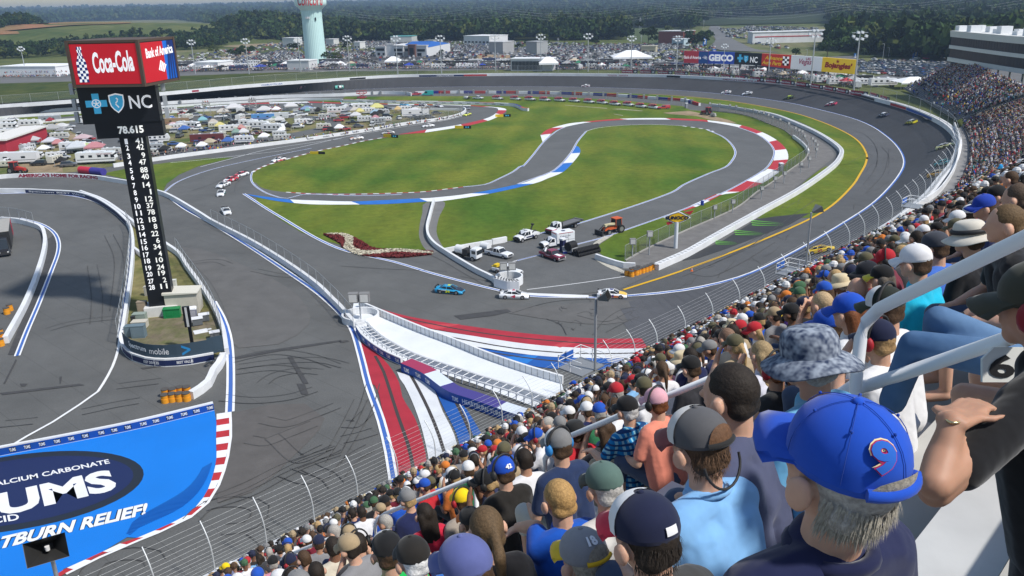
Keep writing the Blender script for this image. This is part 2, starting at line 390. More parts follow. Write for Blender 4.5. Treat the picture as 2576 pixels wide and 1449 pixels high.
# ---- grass ----
GA=Q('a00',1900,1310,1925,1285,2000,1255,2200,1195,2400,1140,2576,1105)+Q('a10',180,1065,340,1040,430,1020,640,1000,900,955,1110,910,1200,870)+Q('b2',2490,640,2492,590,2400,548,2240,530,2000,520,1500,508,1000,500,700,500)+Q('b1',2576,478,2100,452,1600,465,1100,488,560,522)+Q('a00',640,868,0,925,-900,1010)+Q('a00',-900,975,0,898,700,852)+Q('b1',0,545,1700,455,2576,440)+Q('b2',60,385,380,385,960,380,1500,378,2576,382)+Q('b3',600,392,1200,415,1800,455,2576,530)+Q('b4',120,590,560,615,850,650,1050,700,1200,760,1350,820,1520,890,1650,990,1800,1100,1880,1220,1880,1260,1830,1340,1680,1449)+Q('a20',680,
1370,560,1449)+Q('a21',400,120,0,300)+Q('a11',2280,440,2140,530,1990,500,1920,430,1960,390,2050,330)+[(1512,600),(1275,606),(1115,628),(1072,632),(1000,640),(930,635),(870,620),(826,608),(760,586),(700,549),(653,515),(645,500),(638,470)]
ground_poly('infield_grass',GA,.03,GRASS)
ap=Q('b4',360,430,450,435,440,520,200,600,130,560,290,520)
outer_gr=Q('b2',0,330,900,305,1000,330,380,318,60,325)
# strip of grass between apron and inner wall (north side and east horn)
def band(name,A,B,z,m,step=3):
 A=gpath(A,step=step);B=gpath(B,step=step);return strip(name,A,B,m,z=z)
band('verge_grass',Q('b2',1400,298,2576,298)+Q('b3',800,308,1600,332,2576,382)+Q('b4',600,441,1150,527,1700,642,2100,772,2400,902,2576,1002)+Q('b5',120,1112,200,1262,208,1330)+Q('c5',208,230,178,340,88,500,0,640)+Q('a21',1088,130,960,195),Q('b2',1450,320,2576,318)+Q('b3',800,335,1600,375,2576,440)+Q('b4',400,500,900,570,1500,680,2000,880,2300,1120,2350,1200,2350,1280,2240,1449)+Q('a20',1100,1250,900,1390)+Q('a21',860,0,560,200),.03,GRASS)
# dark pads next to the green claw marks
ground_poly('track_patch',Q('a21',560,205,700,185,960,160,800,250,330,430,120,500,0,520,0,500,300,370),.035,asphalt_mat('asphalt_dark',(.035,.037,.04)))
GF=[(256,437),(330,422),(430,408),(520,398),(587,396.5),(566,402),(500,418),(450,440),(420,462),(408,486),(395,476),(333,455),(290,445)]
ground_poly('infield_grass',GF,.03,GRASS)
GG=Q('a01',985,245,1005,420,985,650,950,900,915,1120,930,1180,1000,1230,1250,1290,1600,1260,1690,1200,1675,1050,1610,880,1500,680,1400,540,1250,400,1060,300)
ground_poly('island_grass',GG,.03,GRASSW)
ground_poly('gravel_patch',Q('a01',930,1130,960,1020,1100,960,1600,900,1670,1050,1690,1180,1600,1240,1250,1270,1000,1210),.045,grass_mat('gravel_dirt',(.17,.14,.1),(.11,.115,.05),.35))
# camping infield (left, beyond the white wall)
GE=Q('a00',-700,1000,0,945,700,890)+Q('b1',300,600,1000,585)+Q('b2',0,545,1500,590,1830,595,1860,620,1500,700,1000,770,400,860,0,935)+Q('b1',2000,1000,1000,1150,0,1265)+Q('a00',880,1250,640,1290,440,1310,0,1330,-700,1400)
ground_poly('camping_field',GE,.03,grass_mat('camp_grass',(.07,.1,.025),(.22,.18,.1),.06))
band('camp_road',Q('b1',-1300,1270,0,1180,1000,1060,1800,940,2300,830,2330,760,2250,730,1900,710,1500,712,900,740,200,770),Q('b1',-1300,1380,0,1270,1000,1140,2000,980,2500,860,2560,760,2400,700,2000,670,1500,665,900,680,200,690),.05,ASPR)
ground_poly('camp_paving',Q('b6',1050,300,1500,310,2200,430,2500,700,1900,760,1560,700,1230,530,1040,430),.06,ASPR)
ground_poly('dirt_patch',Q('b6',250,640,230,500,280,380,340,400,300,640),.055,DIRT)
ground_poly('dirt_patch',Q('b6',350,940,800,890,900,750,950,1060,400,1070,250,1000),.055,DIRT)
ground_poly('dirt_patch',Q('b6',1000,560,1060,470,1300,560,1200,600,900,570),.055,DIRT)
# access strip on the east horn (grey gravel between fence and wall)
band('service_road',Q('b4',560,600,850,640,1050,690,1350,812,1520,885,1650,985,1800,1095,1890,1220,1890,1260,1830,1345,1680,1449)+Q('a20',680,1372)+Q('a21',590,5,400,125,0,305)+Q('a11',2280,445,2150,530),Q('b4',560,560,900,620,1400,740,1900,960,2200,1150,2290,1250,2290,1290,2100,1449)+Q('a20',900,1375)+Q('a21',740,60,540,190,200,400,0,490)+Q('a11',2400,560,2200,580),.04,mat('gravel_road',(.15,.145,.14),rough=1,noise=.16,scale=.5))
ground_poly('dirt_patch',Q('b4',-300,630,100,600,450,680,700,740,820,790,600,780,200,680,-200,650),.055,DIRT)
for pp in(Q('b3',790,512,1440,560,1430,568,800,518),Q('b3',1510,575,1640,568,1990,600,1960,606),Q('b3',1530,645,1680,668,1670,675,1540,652)):
 ground_poly('worn_patch',pp,.05,grass_mat('worn_strip',(.22,.21,.13),(.3,.28,.2),.3))
# ---- road course ribbons ----
E1=Q('a10',-300,1449)+[(800,486),(900,487),(1000,486)]+Q('a10',620,1449,820,1425,920,1412,1080,1395,1200,1345,1300,1295,1360,1250)+Q('b3',150,1449,300,1290,460,1090,600,960,720,880,800,850,1000,805,1250,770,1700,738,2200,733,2576,743)+Q('b4',370,768,840,850,1110,948,1290,1070,1380,1200,1370,1300,1330,1380,1280,1449)+Q('a20',560,1335,320,1449)+Q('a21',0,135)+Q('c4',1530,640,1350,700)
E1=[(640,458),(665,475),(710,483)]+E1[1:]
E2=[(622,492)]+Q('a01',2200,58,2576,74)+Q('a11',300,66,600,52,1000,8)+Q('a10',1030,1449,1330,1390,1580,1300,1670,1220,1730,1150,1780,1080,1850,990,1980,955,2200,942)+Q('b3',1700,820,2100,808,2576,828)+Q('b4',370,890,600,990,730,1100,790,1200,790,1270,740,1360,650,1449)+Q('a20',200,1310,0,1400)+Q('c4',2430,0,1050,465,340,650)+[(1270,610)]
PE1=gpath(E1,step=2.5);PE2=gpath(E2,step=2.5)
def pair_closed(name,A,B,z,m):
 P=[V3((p.x,p.y,z))for p in A]+[V3((p.x,p.y,z))for p in reversed(B)]
 tr=tessellate_polygon([P]);me=bpy.data.meshes.new(name);me.from_pydata([tuple(p)for p in P],[],[tuple(t)for t in tr]);me.materials.append(m)
 upf(me)
 o=obj(name,me);o['kind']='structure';return o
pair_closed('road_course',PE1,PE2,.05,ASPR)
# truck parking pad at the end of the loop and the two-lane path through the grass
ground_poly('asphalt_pad',[(1115,630),(1190,640),(1275,612),(1345,590),(1545,588),(1512,612),(1498,626),(1522,650),(1572,662),(1640,690),(1560,728),(1400,748),(1250,735),(1170,690),(1120,660),(1080,640)],.06,ASPR)
ground_poly('infield_path',Q('a11',640,80,765,70,735,200,718,300,740,370,775,430,700,470,640,440,590,350,590,260,612,160),.055,mat('path_asphalt',(.15,.15,.148),rough=.95,noise=.1,scale=.3),True)
# ---- kerbs ----
def kerb(name,rungs,mats,z=.075,label=None):
 """rungs: (inner xy, outer xy, colour index of the piece that follows)"""
 mb=MB()
 A=[G(*r[0])for r in rungs];B=[G(*r[1])for r in rungs]
 for i in range(len(rungs)-1):
  def cm(P,i):
   seg=P[max(0,i-1):i+3];k=4
   p1,p2=P[i],P[i+1];p0=P[i-1]if i>0 else p1*2-p2;p3=P[i+2]if i+2<len(P)else p2*2-p1
   out=[]
   for j in range(k+1):
    t=j/k;out.append(.5*((2*p1)+(p2-p0)*t+(2*p0-5*p1+4*p2-p3)*t*t+(3*p1-p0-3*p2+p3)*t**3))
   return out
  a=cm(A,i);c=cm(B,i)
  for L_ in(a,c):
   for p in L_:p.z=z
  mb.add(a+c,[(j,j+1,5+j+1,5+j)for j in range(4)],rungs[i][2])
 o=mb.build(name,mats);upf(o.data)
 o['kind']='structure';return o
def rg(t,*v):
 return[(Q(t,v[i],v[i+1])[0],Q(t,v[i+2],v[i+3])[0],v[i+4])for i in range(0,len(v),5)]
k1=rg('b3',470,1078,464,1080,1,530,1010,430,970,1,590,948,430,965,0,640,905,500,905,0,780,852,600,860,1,1000,803,850,795,1,1200,772,1080,768,0,1500,748,1380,738,0,1750,735,1620,722,1,2100,733,1950,712,1,2400,735,2310,711,0)
k1+=rg('b4',0,744,0,720,0,385,768,370,742,1,845,850,890,820,0,1110,946,1200,925,1,1293,1072,1422,1045,0,1385,1200,1560,1180,1,1370,1353,1590,1335,0)
k1+=rg('a20',640,1275,735,1290,1,590,1305,700,1320,1,480,1365,600,1385,0,320,1449,430,1449,1)
k1+=rg('a21',250,20,300,22,0,160,60,205,68,1,60,105,100,115,0,0,132,10,145,0)
kerb('loop_kerb',k1,[RED,WHITE])
k2=rg('a01',1840,15,1842,17,0,2010,38,2030,60,0,2190,58,2220,85,1,2400,66,2400,96,1)+rg('a11',75,73,140,96,0,350,62,350,92,0,590,50,650,74,1,700,44,760,70,1,980,12,1120,14,0)+rg('a10',1340,1390,1450,1388,1,1470,1345,1560,1347,1,1580,1303,1672,1300,0,1668,1235,1748,1228,1,1725,1160,1802,1155,0,1765,1108,1795,1115,0,1772,1102,1775,1103,0)
kerb('s_bend_kerb',k2,[BLUE,WHITE])
k3=rg('b2',870,955,880,958,0,1060,925,1060,945,0,1288,886,1258,930,1,1540,850,1540,888,1,1806,806,1830,842,0,1980,770,2030,800,0,2140,730,2212,752,1,2250,690,2320,712,1,2330,640,2424,658,0,2366,590,2492,593,1,2330,556,2440,560,1,2130,540,2260,540,0,1950,528,1960,518,1,1560,515,1560,508,1,1380,516,1380,506,0,1100,512,1100,500,1,700,505,700,494,0,380,494,370,482,1,0,492,0,478,0)+rg('b1',2100,478,2060,462,1,1500,492,1480,476,0,1080,508,1040,500,1,560,545,520,530,1)
kerb('hairpin_kerb',k3,[RED,WHITE])
# dashed edge blocks along the left loop
def dashes(path,n,m1,w,z=.075,duty=.5,name='kerb_blocks'):
 P=resample(gpath(path,step=2),n*2+1);mb=MB()
 for i in range(n):ribbon(mb,[P[2*i],P[2*i].lerp(P[2*i+1],duty*2)],0,w,z)
 o=mb.build(name,m1);o['kind']='structure';return o
left_edge=Q('a01',0,0)[:0]+Q('a00',1905,1300,2000,1253,2200,1193,2400,1140,2576,1103)+Q('a10',180,1063,340,1036)
pk=gpath(left_edge,step=2);mb=MB();ribbon(mb,pk,0,.5,.066);o=mb.build('kerb_edge',mat('kerb_edge_paint',(.33,.09,.07),rough=.7));o['kind']='structure'
dashes(left_edge,17,WHITE,.9)
dashes(Q('a10',-300,1449)[:0]+[(720,484),(800,489),(900,489),(1000,486)]+Q('a10',620,1449,820,1425,920,1412),16,WHITE,.6)
pk=gpath([(720,484),(800,489),(900,489),(1000,486)]+Q('a10',620,1449,820,1425,920,1412),step=2);mb=MB();ribbon(mb,pk,0,.6,.066);o=mb.build('kerb_edge',RED);o['kind']='structure'
dashes(Q('b4',0,830,370,885,500,930),5,WHITE,.8)
# ---- painted lines ----
def line(name,pts,w,m,z=.085,parts=((0,None),),step=2.5,P=None):
 P=P or gpath(pts,step=step);mb=MB()
 ribbon(mb,P,0,w,z);o=mb.build(name,m);o['kind']='structure';return o
def triple(pts,w=.9,z=.085,P=None,zz=None,name='edge_line'):
 P=P or gpath(pts,step=2.5)
 mb=MB()
 for off,mi,ww in((-w/3,0,w/4),(0,1,w/2.6),(w/3,0,w/4)):ribbon(mb,P,off,ww,zz if zz is not None else z+(0 if mi==0 else.004),mi)
 o=mb.build(name,[WHITE,BLUEL]);o['kind']='structure'
triple(None,P=SE,w=1.1)
line('yellow_line',None,.55,YEL,P=YL[max(i for i,p in enumerate(YL)if p.x<75 and p.y>250):],z=.08)
line('apron_edge',None,.25,mat('pale_line',(.35,.36,.25)),P=YL[:max(i for i,p in enumerate(YL)if p.x<75 and p.y>250)],z=.08)
triple(Q('b3',800,850,720,880,600,960,460,1090,300,1290,150,1449)+Q('a10',1360,1250,1300,1295,1200,1345,1080,1395,920,1412),w=.7)
triple(Q('b3',1120,910,1000,1050,880,1250,700,1449)+Q('a10',1580,1300,1330,1390),w=.7)
line('white_line',Q('b3',1120,910,1300,860,1700,820,2100,808,2576,828),.3,WHITE)
triple(Q('b4',370,890,600,990,730,1100,790,1200,790,1270,740,1360,650,1449)+Q('a20',200,1310,0,1400)+Q('c4',2430,0,1050,465,340,650),w=.7)
triple(Q('b4',840,852,1110,950,1290,1072,1380,1200,1370,1300,1330,1380,1280,1449)+Q('a20',590,1300,480,1365,320,1449)+Q('a21',0,135)+Q('c4',1530,640,1350,700,960,800,460,940,80,1040),w=.6)
triple(Q('a01',1840,15,2100,180,2576,435)+Q('a11',400,530,700,620,1190,745,1400,785,2000,800),w=.9)
triple(Q('a01',1225,1449/1449*0,1240,10,1400,130)[1:]+Q('a01',1600,240,1900,425,2200,625,2400,765,2576,925)+Q('a11',80,1030,150,1250,200,1449)+Q('a12',300,280,360,520,390,700,397,830),w=1.1)
triple(Q('a00',1905,1300,1895,1330,1905,1380,1960,1430)+Q('a01',2050,25,2170,50)+[(760,490),(900,493),(1010,490)],w=.6)
triple(Q('a00',2350,1120,1900,1210,1600,1280,1350,1370,1245,1449)+Q('a01',1240,5,1300,50,1500,170,1640,260),w=.6)
triple(Q('a01',0,15,300,10,600,40,800,110,930,200,985,280,985,420,970,650,930,900,905,1100),w=.9)
triple(Q('a01',150,200,300,240,400,300,440,370,440,450,380,620,290,850,200,1060,130,1240),w=.9)
line('white_line',Q('a01',905,1100,890,1200,850,1320,780,1449)+Q('a02',740,60,600,160,400,290,200,400,60,485),.35,WHITE)
triple(Q('a01',1610,830,1680,960,1720,1080,1737,1200,1742,1449)+Q('a02',1735,215),w=1.2)
line('white_line',Q('a02',1738,215,1742,400,1720,550,1650,770,1570,900,1440,1010,1200,1125,1050,1185,750,1315,500,1440),.3,WHITE,z=.09)
line('white_line',Q('b1',0,1385,400,1350,1100,1270,1700,1200,2576,1010)+Q('b2',400,935,900,850,1500,760,1800,690),.3,WHITE)
line('white_line',Q('b1',450,1449,900,1330,1500,1180,2576,1020),.3,WHITE)
line('white_line',Q('c4',0,1060,450,940),.3,WHITE)
line('white_line',Q('a11',1400,740,1800,690,2140,640),.2,WHITE)
# backstretch lane dashes and lines
for a in range(9):line('lane_mark',Q('a00',20+75*a,828-5*a,62+75*a,825-5*a),.3,WHITE)
# rumble sleepers by the pad
def sleepers(A,B,n,m,z=.09):
 A=resample(gpath(A,step=1),n*2+1);B=resample(gpath(B,step=1),n*2+1);mb=MB()
 for i in range(n):
  a,b_,c,d=A[2*i],A[2*i+1],B[2*i+1],B[2*i]
  vs=[V3((p.x,p.y,zz))for zz in(.05,.16)for p in(a,b_,c,d)]
  mb.add(vs,[(4,5,6,7),(0,1,5,4),(1,2,6,5),(2,3,7,6),(3,0,4,7)])
 o=mb.build('rumble_strip',m);o['kind']='structure'
SL=mat('sleeper',(.5,.48,.42),rough=.9,noise=.15,scale=1)
sleepers(Q('c4',1380,690,1290,740,1220,800,1215,840,1220,870),Q('c4',1525,660,1400,735,1290,810,1250,860,1255,880),26,SL)
sleepers(Q('c4',1255,1030,1400,1120,1550,1190,1690,1240),Q('c4',1330,1025,1450,1090,1600,1150,1700,1205),24,SL)
# ================= painted run-off areas near the chicane =================
def gp(name,t,v,z,m,sm=False):
 return ground_poly(name,Q(t,*v)if t else v,z,m,sm)
WP=[(893,745),(908,766),(1058,829),(1225,896),(1410,955),(1425,1010),(1395,1040),(1355,1028),(1192,966),(1025,913),(942,866),(897,822),(885,790)]
ground_poly('painted_apron',WP,.06,WFLOOR)
rT=Q('a11',280,880,500,940,1000,1020,1500,1080,2000,1110,2576,1095,2700,1085)
rB=Q('a11',295,895,600,1020,1000,1090,1500,1160,2000,1185,2420,1178,2576,1160)
wB=Q('a11',600,1021,950,1160,1500,1240,2000,1258,2300,1250,2576,1215)
bB=Q('a11',955,1162,1180,1250,1450,1320,1750,1345,2120,1335,2300,1290,2576,1250)
def sband(name,A,B,z,m):return strip(name,gpath(A,step=2),gpath(B,step=2),m,z=z)
sband('painted_band',rT,rB,.07,REDB)
sband('painted_band',rB[1:],wB,.07,mat('band_white',(.62,.64,.66),rough=.65,noise=.08,scale=.3))
sband('painted_band',wB[1:],bB,.07,BLUEB)
SEAMK=mat('seam_black',(.05,.045,.045),rough=.9)
for pts in(Q('a11',420,945,1000,1058,1500,1118,2000,1150,2576,1128),Q('a11',740,1082,1300,1182,1800,1222,2400,1215),Q('a11',1070,1205,1500,1268,2000,1302,2240,1292)):
 line('joint_line',pts,.35,SEAMK,z=.08)
gp('painted_patch','a11',[1190,1255,1400,1235,1490,1238,1400,1300,1380,1295],.076,mat('band_blue_light',(.02,.17,.52),rough=.65,noise=.1,scale=.3))
gp('painted_patch','a11',[600,1000,900,1000,760,1035,700,1040],.076,mat('band_red_light',(.45,.05,.06),rough=.65,noise=.1,scale=.3))
gp('painted_patch','a11',[1600,1160,1720,1125,1790,1140,1650,1178],.076,MAT['band_red_light'])
# left fan of stripes
L1=Q('a11',142,1132,150,1250,190,1449)+Q('a12',240,0,330,300,400,550,440,800,445,900)
L2=Q('a11',230,1185,350,1300,440,1449)+Q('a12',460,100,560,270,640,550,655,700,665,860)
sband('painted_band',L1,L2,.07,REDB)
sband('painted_band',Q('a11',420,1360,445,1420)+Q('a12',470,0,590,280,670,640,680,860),Q('a11',560,1400,640,1449)+Q('a12',670,0,760,200,850,380,893,560,900,720),.07,MAT['band_white'])
sband('painted_band',Q('a12',690,10,790,220,870,380,905,520,920,660),Q('a12',735,45,900,140,1000,280,1060,380,1095,450,1140,560),.07,BLUEB)
for pts in(Q('a11',255,1240,320,1360,350,1449)+Q('a12',430,250,500,450,545,650,560,900),Q('a11',520,1380,560,1449)+Q('a12',660,200,740,400,795,600,815,800),Q('a12',860,130,930,270,1000,440,1030,560)):
 line('joint_line',pts,.4,SEAMK,z=.08)
# blue advertising run-off
blue_in=Q('a02',1618,200,1635,300,1630,430,1635,560,1620,640,1600,740,1550,850,1480,930,1400,1000,1280,1060,1170,1110,1040,1165,960,1160,740,1290,600,1350,480,1400,430,1480)
ground_poly('painted_run_off',Q('a02',-700,680,0,540,400,470,1000,350)+blue_in+Q('a02',300,1600,-700,1700),.06,BLUEF)
kin=Q('a02',1635,230,1635,300,1632,430,1635,560,1620,650,1590,750,1545,850,1480,930,1400,1000,1280,1062,1170,1110,1040,1165,860,1225,740,1290,600,1350,480,1405,380,1470)
kout=Q('a02',1728,215,1732,300,1728,430,1703,570,1672,690,1620,800,1550,905,1450,995,1310,1078,1190,1125,1055,1180,900,1245,755,1312,620,1372,500,1430,420,1475)
A=resample(gpath(kin,step=1),23);B=resample(gpath(kout,step=1),23);mb=MB()
for i in range(22):
 a,b_,c,d=[V3((p.x,p.y,.085))for p in(A[i],A[i+1],B[i+1],B[i])];mb.add([a,b_,c,d],[(0,1,2,3)],i%2)
o=mb.build('run_off_kerb',[WHITE,RED]);o['kind']='structure'
# raised ribs beside the kerb
A=resample(gpath(Q('a02',1600,600,1560,720,1490,830,1380,930,1230,1010,1050,1090,990,1140),step=1),60);B=resample(gpath(Q('a02',1530,640,1480,720,1390,810,1260,890,1130,960,1000,1050,960,1130),step=1),60);mb=MB()
for a,b_ in zip(A,B):
 t=(b_-a).normalized();s_=V3((-t.y,t.x,0))*.07
 vs=[a-s_,a+s_,b_+s_,b_-s_];vs=[V3((p.x,p.y,.065))for p in vs]+[V3((p.x,p.y,.11))for p in vs];mb.add(vs,[(4,5,6,7),(0,1,5,4),(1,2,6,5),(2,3,7,6),(3,0,4,7)])
o=mb.build('rumble_rib',mat('rib_blue',(.004,.1,.4),rough=.6));o['kind']='structure'
# oval logo with lettering painted on the ground
def ell(cx,cy,ax,ay,bx,by,k=1,n=48):
 """ellipse in the ground plane through three surveyed points"""
 c=G(cx,cy);a=G(ax,ay)-c;b=G(bx,by)-c
 return[c+a*cos(2*pi*i/n)*k+b*sin(2*pi*i/n)*k for i in range(n)]
def flat(name,P,z,m,parent=None):
 P=[V3((p.x,p.y,z))for p in P];tr=tessellate_polygon([P]);mb=MB();mb.add(P,tr);o=mb.build(name,m,parent)
 for p in o.data.polygons:pass
 upf(o.data)
 if not parent:o['kind']='structure'
 return o
q=lambda x,y:Q('a02',x,y)[0]
cx,cy=q(130,800)
E=ell(cx,cy,*q(1060,620),*q(300,1075))
flat('painted_logo',E,.068,mat('logo_rim',(.015,.022,.035),rough=.6))
flat('painted_logo',ell(cx-6,cy+1,*q(985,640),*q(270,1035)),.074,NAVY)
def gtext(s,ll,lr,ul,z,m,bold=.02,shear=0,outline=None,t='a02'):
 a,b_,c=[G(*Q(t,*p)[0],0)for p in(ll,lr,ul)]
 if outline:
  o=text('painted_lettering',s,a,b_,c,outline,lift=(0,0,z-.004),bold=bold+.035,shear=shear);o['kind']='structure'
 o=text('painted_lettering',s,a,b_,c,m,lift=(0,0,z),bold=bold,shear=shear);o['kind']='structure'
gtext('CALCIUM CARBONATE',(-95,790),(832,603),(-100,755),.082,WHITE,bold=.02)
gtext('TUMS',(-330,1085),(895,800),(-340,905),.084,WHITE,bold=.045)
gtext('ANTACID',(-420,1115),(150,1030),(-425,1065),.082,WHITE,bold=.02)
gtext('HEARTBURN RELIEF!',(-480,1365),(1125,985),(-455,1265),.084,WHITE,bold=.04,shear=.25,outline=NAVYD)
# green claw marks
GRN=mat('claw_green',(.12,.4,.04),rough=.6)
for(x0,y0,x1,y1)in((505,215,775,250),(378,290,625,322),(233,368,430,408)):
 s=(x1-x0)/270
 for k,(dy,ln)in enumerate(((0,.9),(16,1.0),(32,.95))):
  P=Q('a21',x0+8*k,y0+dy*s+0,x0+60*s,y0+dy*s+4*s,x0+270*s*ln,y0+dy*s*.55+22*s,x0+60*s,y0+dy*s+9*s,x0+20*s,y0+dy*s+7*s)
  ground_poly('painted_claw',P,.085,GRN)
# patches and tyre marks
PATCH=mat('tar_patch',(.056,.056,.058),rough=.85,noise=.15,scale=.8)
PATL=mat('pale_patch',(.11,.108,.105),rough=.9,noise=.12,scale=.3)
for t,v in(('a01',[1760,1255,2100,1185,2576,1118,2576,1130,2100,1205,1760,1268]),('a01',[2170,1245,2205,1243,2330,1449,2290,1449]),('a02',[2240,0,2300,0,2330,85,2275,80]),('a11',[-20,1128,40,1120,60,1128,0,1142]),('a11',[850,935,1250,886,1285,905,1150,935,900,965]),('a11',[1290,735,1700,690,2130,640,2140,655,1700,715,1300,755]),('a02',[0,70,600,0,640,10,20,85]),('a01',[450,1395,470,1395,460,1449,450,1449]),('a02',[150,0,210,0,190,20,160,20]),('a01',[1060,1330,1590,1255,1600,1262,1080,1340]),('a01',[40,1449,130,1270,118,1265,25,1449]),('a01',[340,370,400,330,430,400,420,520,330,760,230,960,120,
1230,60,1230,160,980,260,720]),):
 gp('track_patch',t,v,.058,PATCH)
gp('track_patch','a01',[1380,420,1500,430,2100,680,2280,820,2330,1000,2100,1150,1800,1180,1740,1000,1600,700],.052,PATL,True)
gp('track_patch','a02',[1760,220,2300,150,2450,260,2200,560,1900,820,1640,900,1700,620],.052,mat('warm_patch',(.1,.094,.09),rough=.9,noise=.12,scale=.4),True)
gp('track_patch','a11',[1150,890,1700,850,2200,820,2400,900,2000,1000,1290,920],.052,PATL,True)
# skid marks: one painted sheet each, thin curved rubber
SK=mat('skid_rubber',(.068,.067,.066),rough=.8,noise=.35,scale=.6)
skid=[('a02',(2250,640,2450,560,2576,500)),('a02',(1650,900,1900,800,2200,650,2576,520)),('a02',(1560,960,1900,850,2300,640,2576,540)),('a02',(1840,450,2000,470,2200,400,2400,320)),('a02',(1950,300,2150,330,2400,250,2576,180)),('a02',(1500,1040,1600,950,1750,930,1900,960,1850,1040,1700,1060)),('a02',(740,1449,800,1360,950,1330,1080,1340,1100,1380)),('a02',(2280,655,2350,690,2420,720,2480,790)),('a02',(1860,1140,1920,1180,1970,1260,1900,1300)),('a02',(1650,130,1900,150,2200,120,2400,60)),('a02',(2000,420,2250,600,2500,500)),('a02',(2100,700,2300,760,2500,700)),('a12',(0,600,120,400,230,200,290,
0)),('a12',(0,520,100,330,200,120)),('a12',(20,450,150,420,280,380)),('a12',(0,330,120,330,250,220)),('a12',(30,700,150,560,260,500)),('a01',(1800,1340,2100,1300,2400,1290,2576,1330)),('a01',(1780,1380,2050,1350,2300,1380)),('a01',(1760,1290,2050,1230,2300,1260,2500,1330)),('a01',(2030,1449,2100,1400,2250,1370,2400,1380)),('a11',(1900,1080,2000,960,2150,880,2350,870)),('a11',(1290,915,1600,830,2100,800,2576,740)),('a11',(1550,960,1650,1000,1700,1080)),('a11',(1780,935,2000,980,2200,900,2500,860)),('a11',(2000,1060,2200,960,2400,900,2576,860)),('a21',(0,600,300,480,600,330)),('a21',(0,640,400,470,
800,290)),('a21',(200,560,600,360,900,180)),('a21',(60,620,200,640,400,560,700,380)),('a21',(500,420,800,200,1000,60)),('b5',(0,900,150,950,300,1080,360,1230,350,1449)),('b5',(430,1150,520,1250,540,1380,520,1449)),('c5',(350,100,370,250,300,450,150,640)),('c5',(540,100,520,250,440,500,200,760)),('a01',(1380,560,1600,530,1700,560)),('a01',(1890,600,2100,640,2350,650)),('a01',(660,560,690,800,680,1000)),('a01',(790,330,860,500,830,900)),('a01',(380,1050,560,1000,900,960)),('a02',(620,235,900,175,1050,150)),('a02',(0,330,250,305)),('a02',(880,40,1200,0)),('a00',(1770,1449,1790,1380,1900,1310,2100,
1260)),('a00',(1450,1440,1600,1390,1900,1250,2300,1130)),('a11',(0,560,300,580,800,600)),('a11',(900,640,1200,680,1400,640))]
mb=MB()
for t,v in skid:
 ribbon(mb,gpath(Q(t,*v),step=.6),0,.13,.088)
 if t in('a02','a12','a01'):ribbon(mb,gpath(Q(t,*v),step=.6),1.7,.1,.088)
# cracks sealed with tar on the old banking
for i in range(26):
 x=1650+rnd()*600;y=860-(x-1650)*.62-rnd()*150;pts=[(x,y)]
 for k in range(4):x+=uni(4,22);y-=uni(-8,16);pts.append((x,y))
 ribbon(mb,gpath(pts,step=2),0,.09,.03+.05)
for i in range(22):
 x=uni(1380,1760);y=uni(750,835);pts=[(x,y)]
 for k in range(4):x+=uni(-8,18);y+=uni(-6,7);pts.append((x,y))
 ribbon(mb,gpath(pts,step=2),0,.09,.085)
o=mb.build('tyre_marks',SK);o['kind']='structure'
# ================= walls and fences =================
def away_dirs(P):
 D=side_dirs(P);
 m=sum((p.x*d.x+p.y*d.y)for p,d in zip(P,D))
 s=1 if m>0 else-1
 return[d*s for d in D]
def wallmesh(name,P,h,th,mats,cut=None,cols=None,topcols=None,parent=None,inset=0.0,away=True,zoff=0):
 D=away_dirs(P)if away else[-d for d in away_dirs(P)]
 mb=MB();n=len(P);L=[0]
 for a,b_ in zip(P,P[1:]):L.append(L[-1]+(b_-a).length)
 a=[p+V3((0,0,zoff-.2))for p in P];b_=[p+V3((0,0,h+zoff))for p in P];c=[p+d*th+V3((0,0,h+zoff))for p,d in zip(P,D)];e=[p+d*th+V3((0,0,zoff-.2))for p,d in zip(P,D)]
 vs=a+b_+c+e
 for i in range(n-1):
  mi=mt=0
  if cols:mi=cols[int(L[i]/cut)%len(cols)]
  if topcols:mt=topcols[int(L[i]/cut)%len(topcols)]
  mb.add(vs,[(i,i+1,n+i+1,n+i)],mi)if i==0 else mb.f.extend([(i,i+1,n+i+1,n+i)])or mb.m.append(mi)or mb.sm.append(False)
  for f,m_ in(((n+i,n+i+1,2*n+i+1,2*n+i),mt),((2*n+i,2*n+i+1,3*n+i+1,3*n+i),mi)):
   mb.f.append(f);mb.m.append(m_);mb.sm.append(False)
 mb.f+=[(0,n,2*n,3*n),(n-1,4*n-1,3*n-1,2*n-1)];mb.m+=[0,0];mb.sm+=[False,False]
 return mb.build(name,mats,parent)
def wall(label,pts,h=1.05,th=.5,z=0,mats=None,name='concrete_wall',**k):
 P=gpath(pts,z=z,step=1.5)if not isinstance(pts[0],Vector)else pts
 o=wallmesh(name,P,h,th,mats or[WHITEW],**k);tag(o,label,'wall');return o,P
def near_i(P,xy):
 return min(range(len(P)),key=lambda i:(pix(P[i])[0]-xy[0])**2+(pix(P[i])[1]-xy[1])**2)
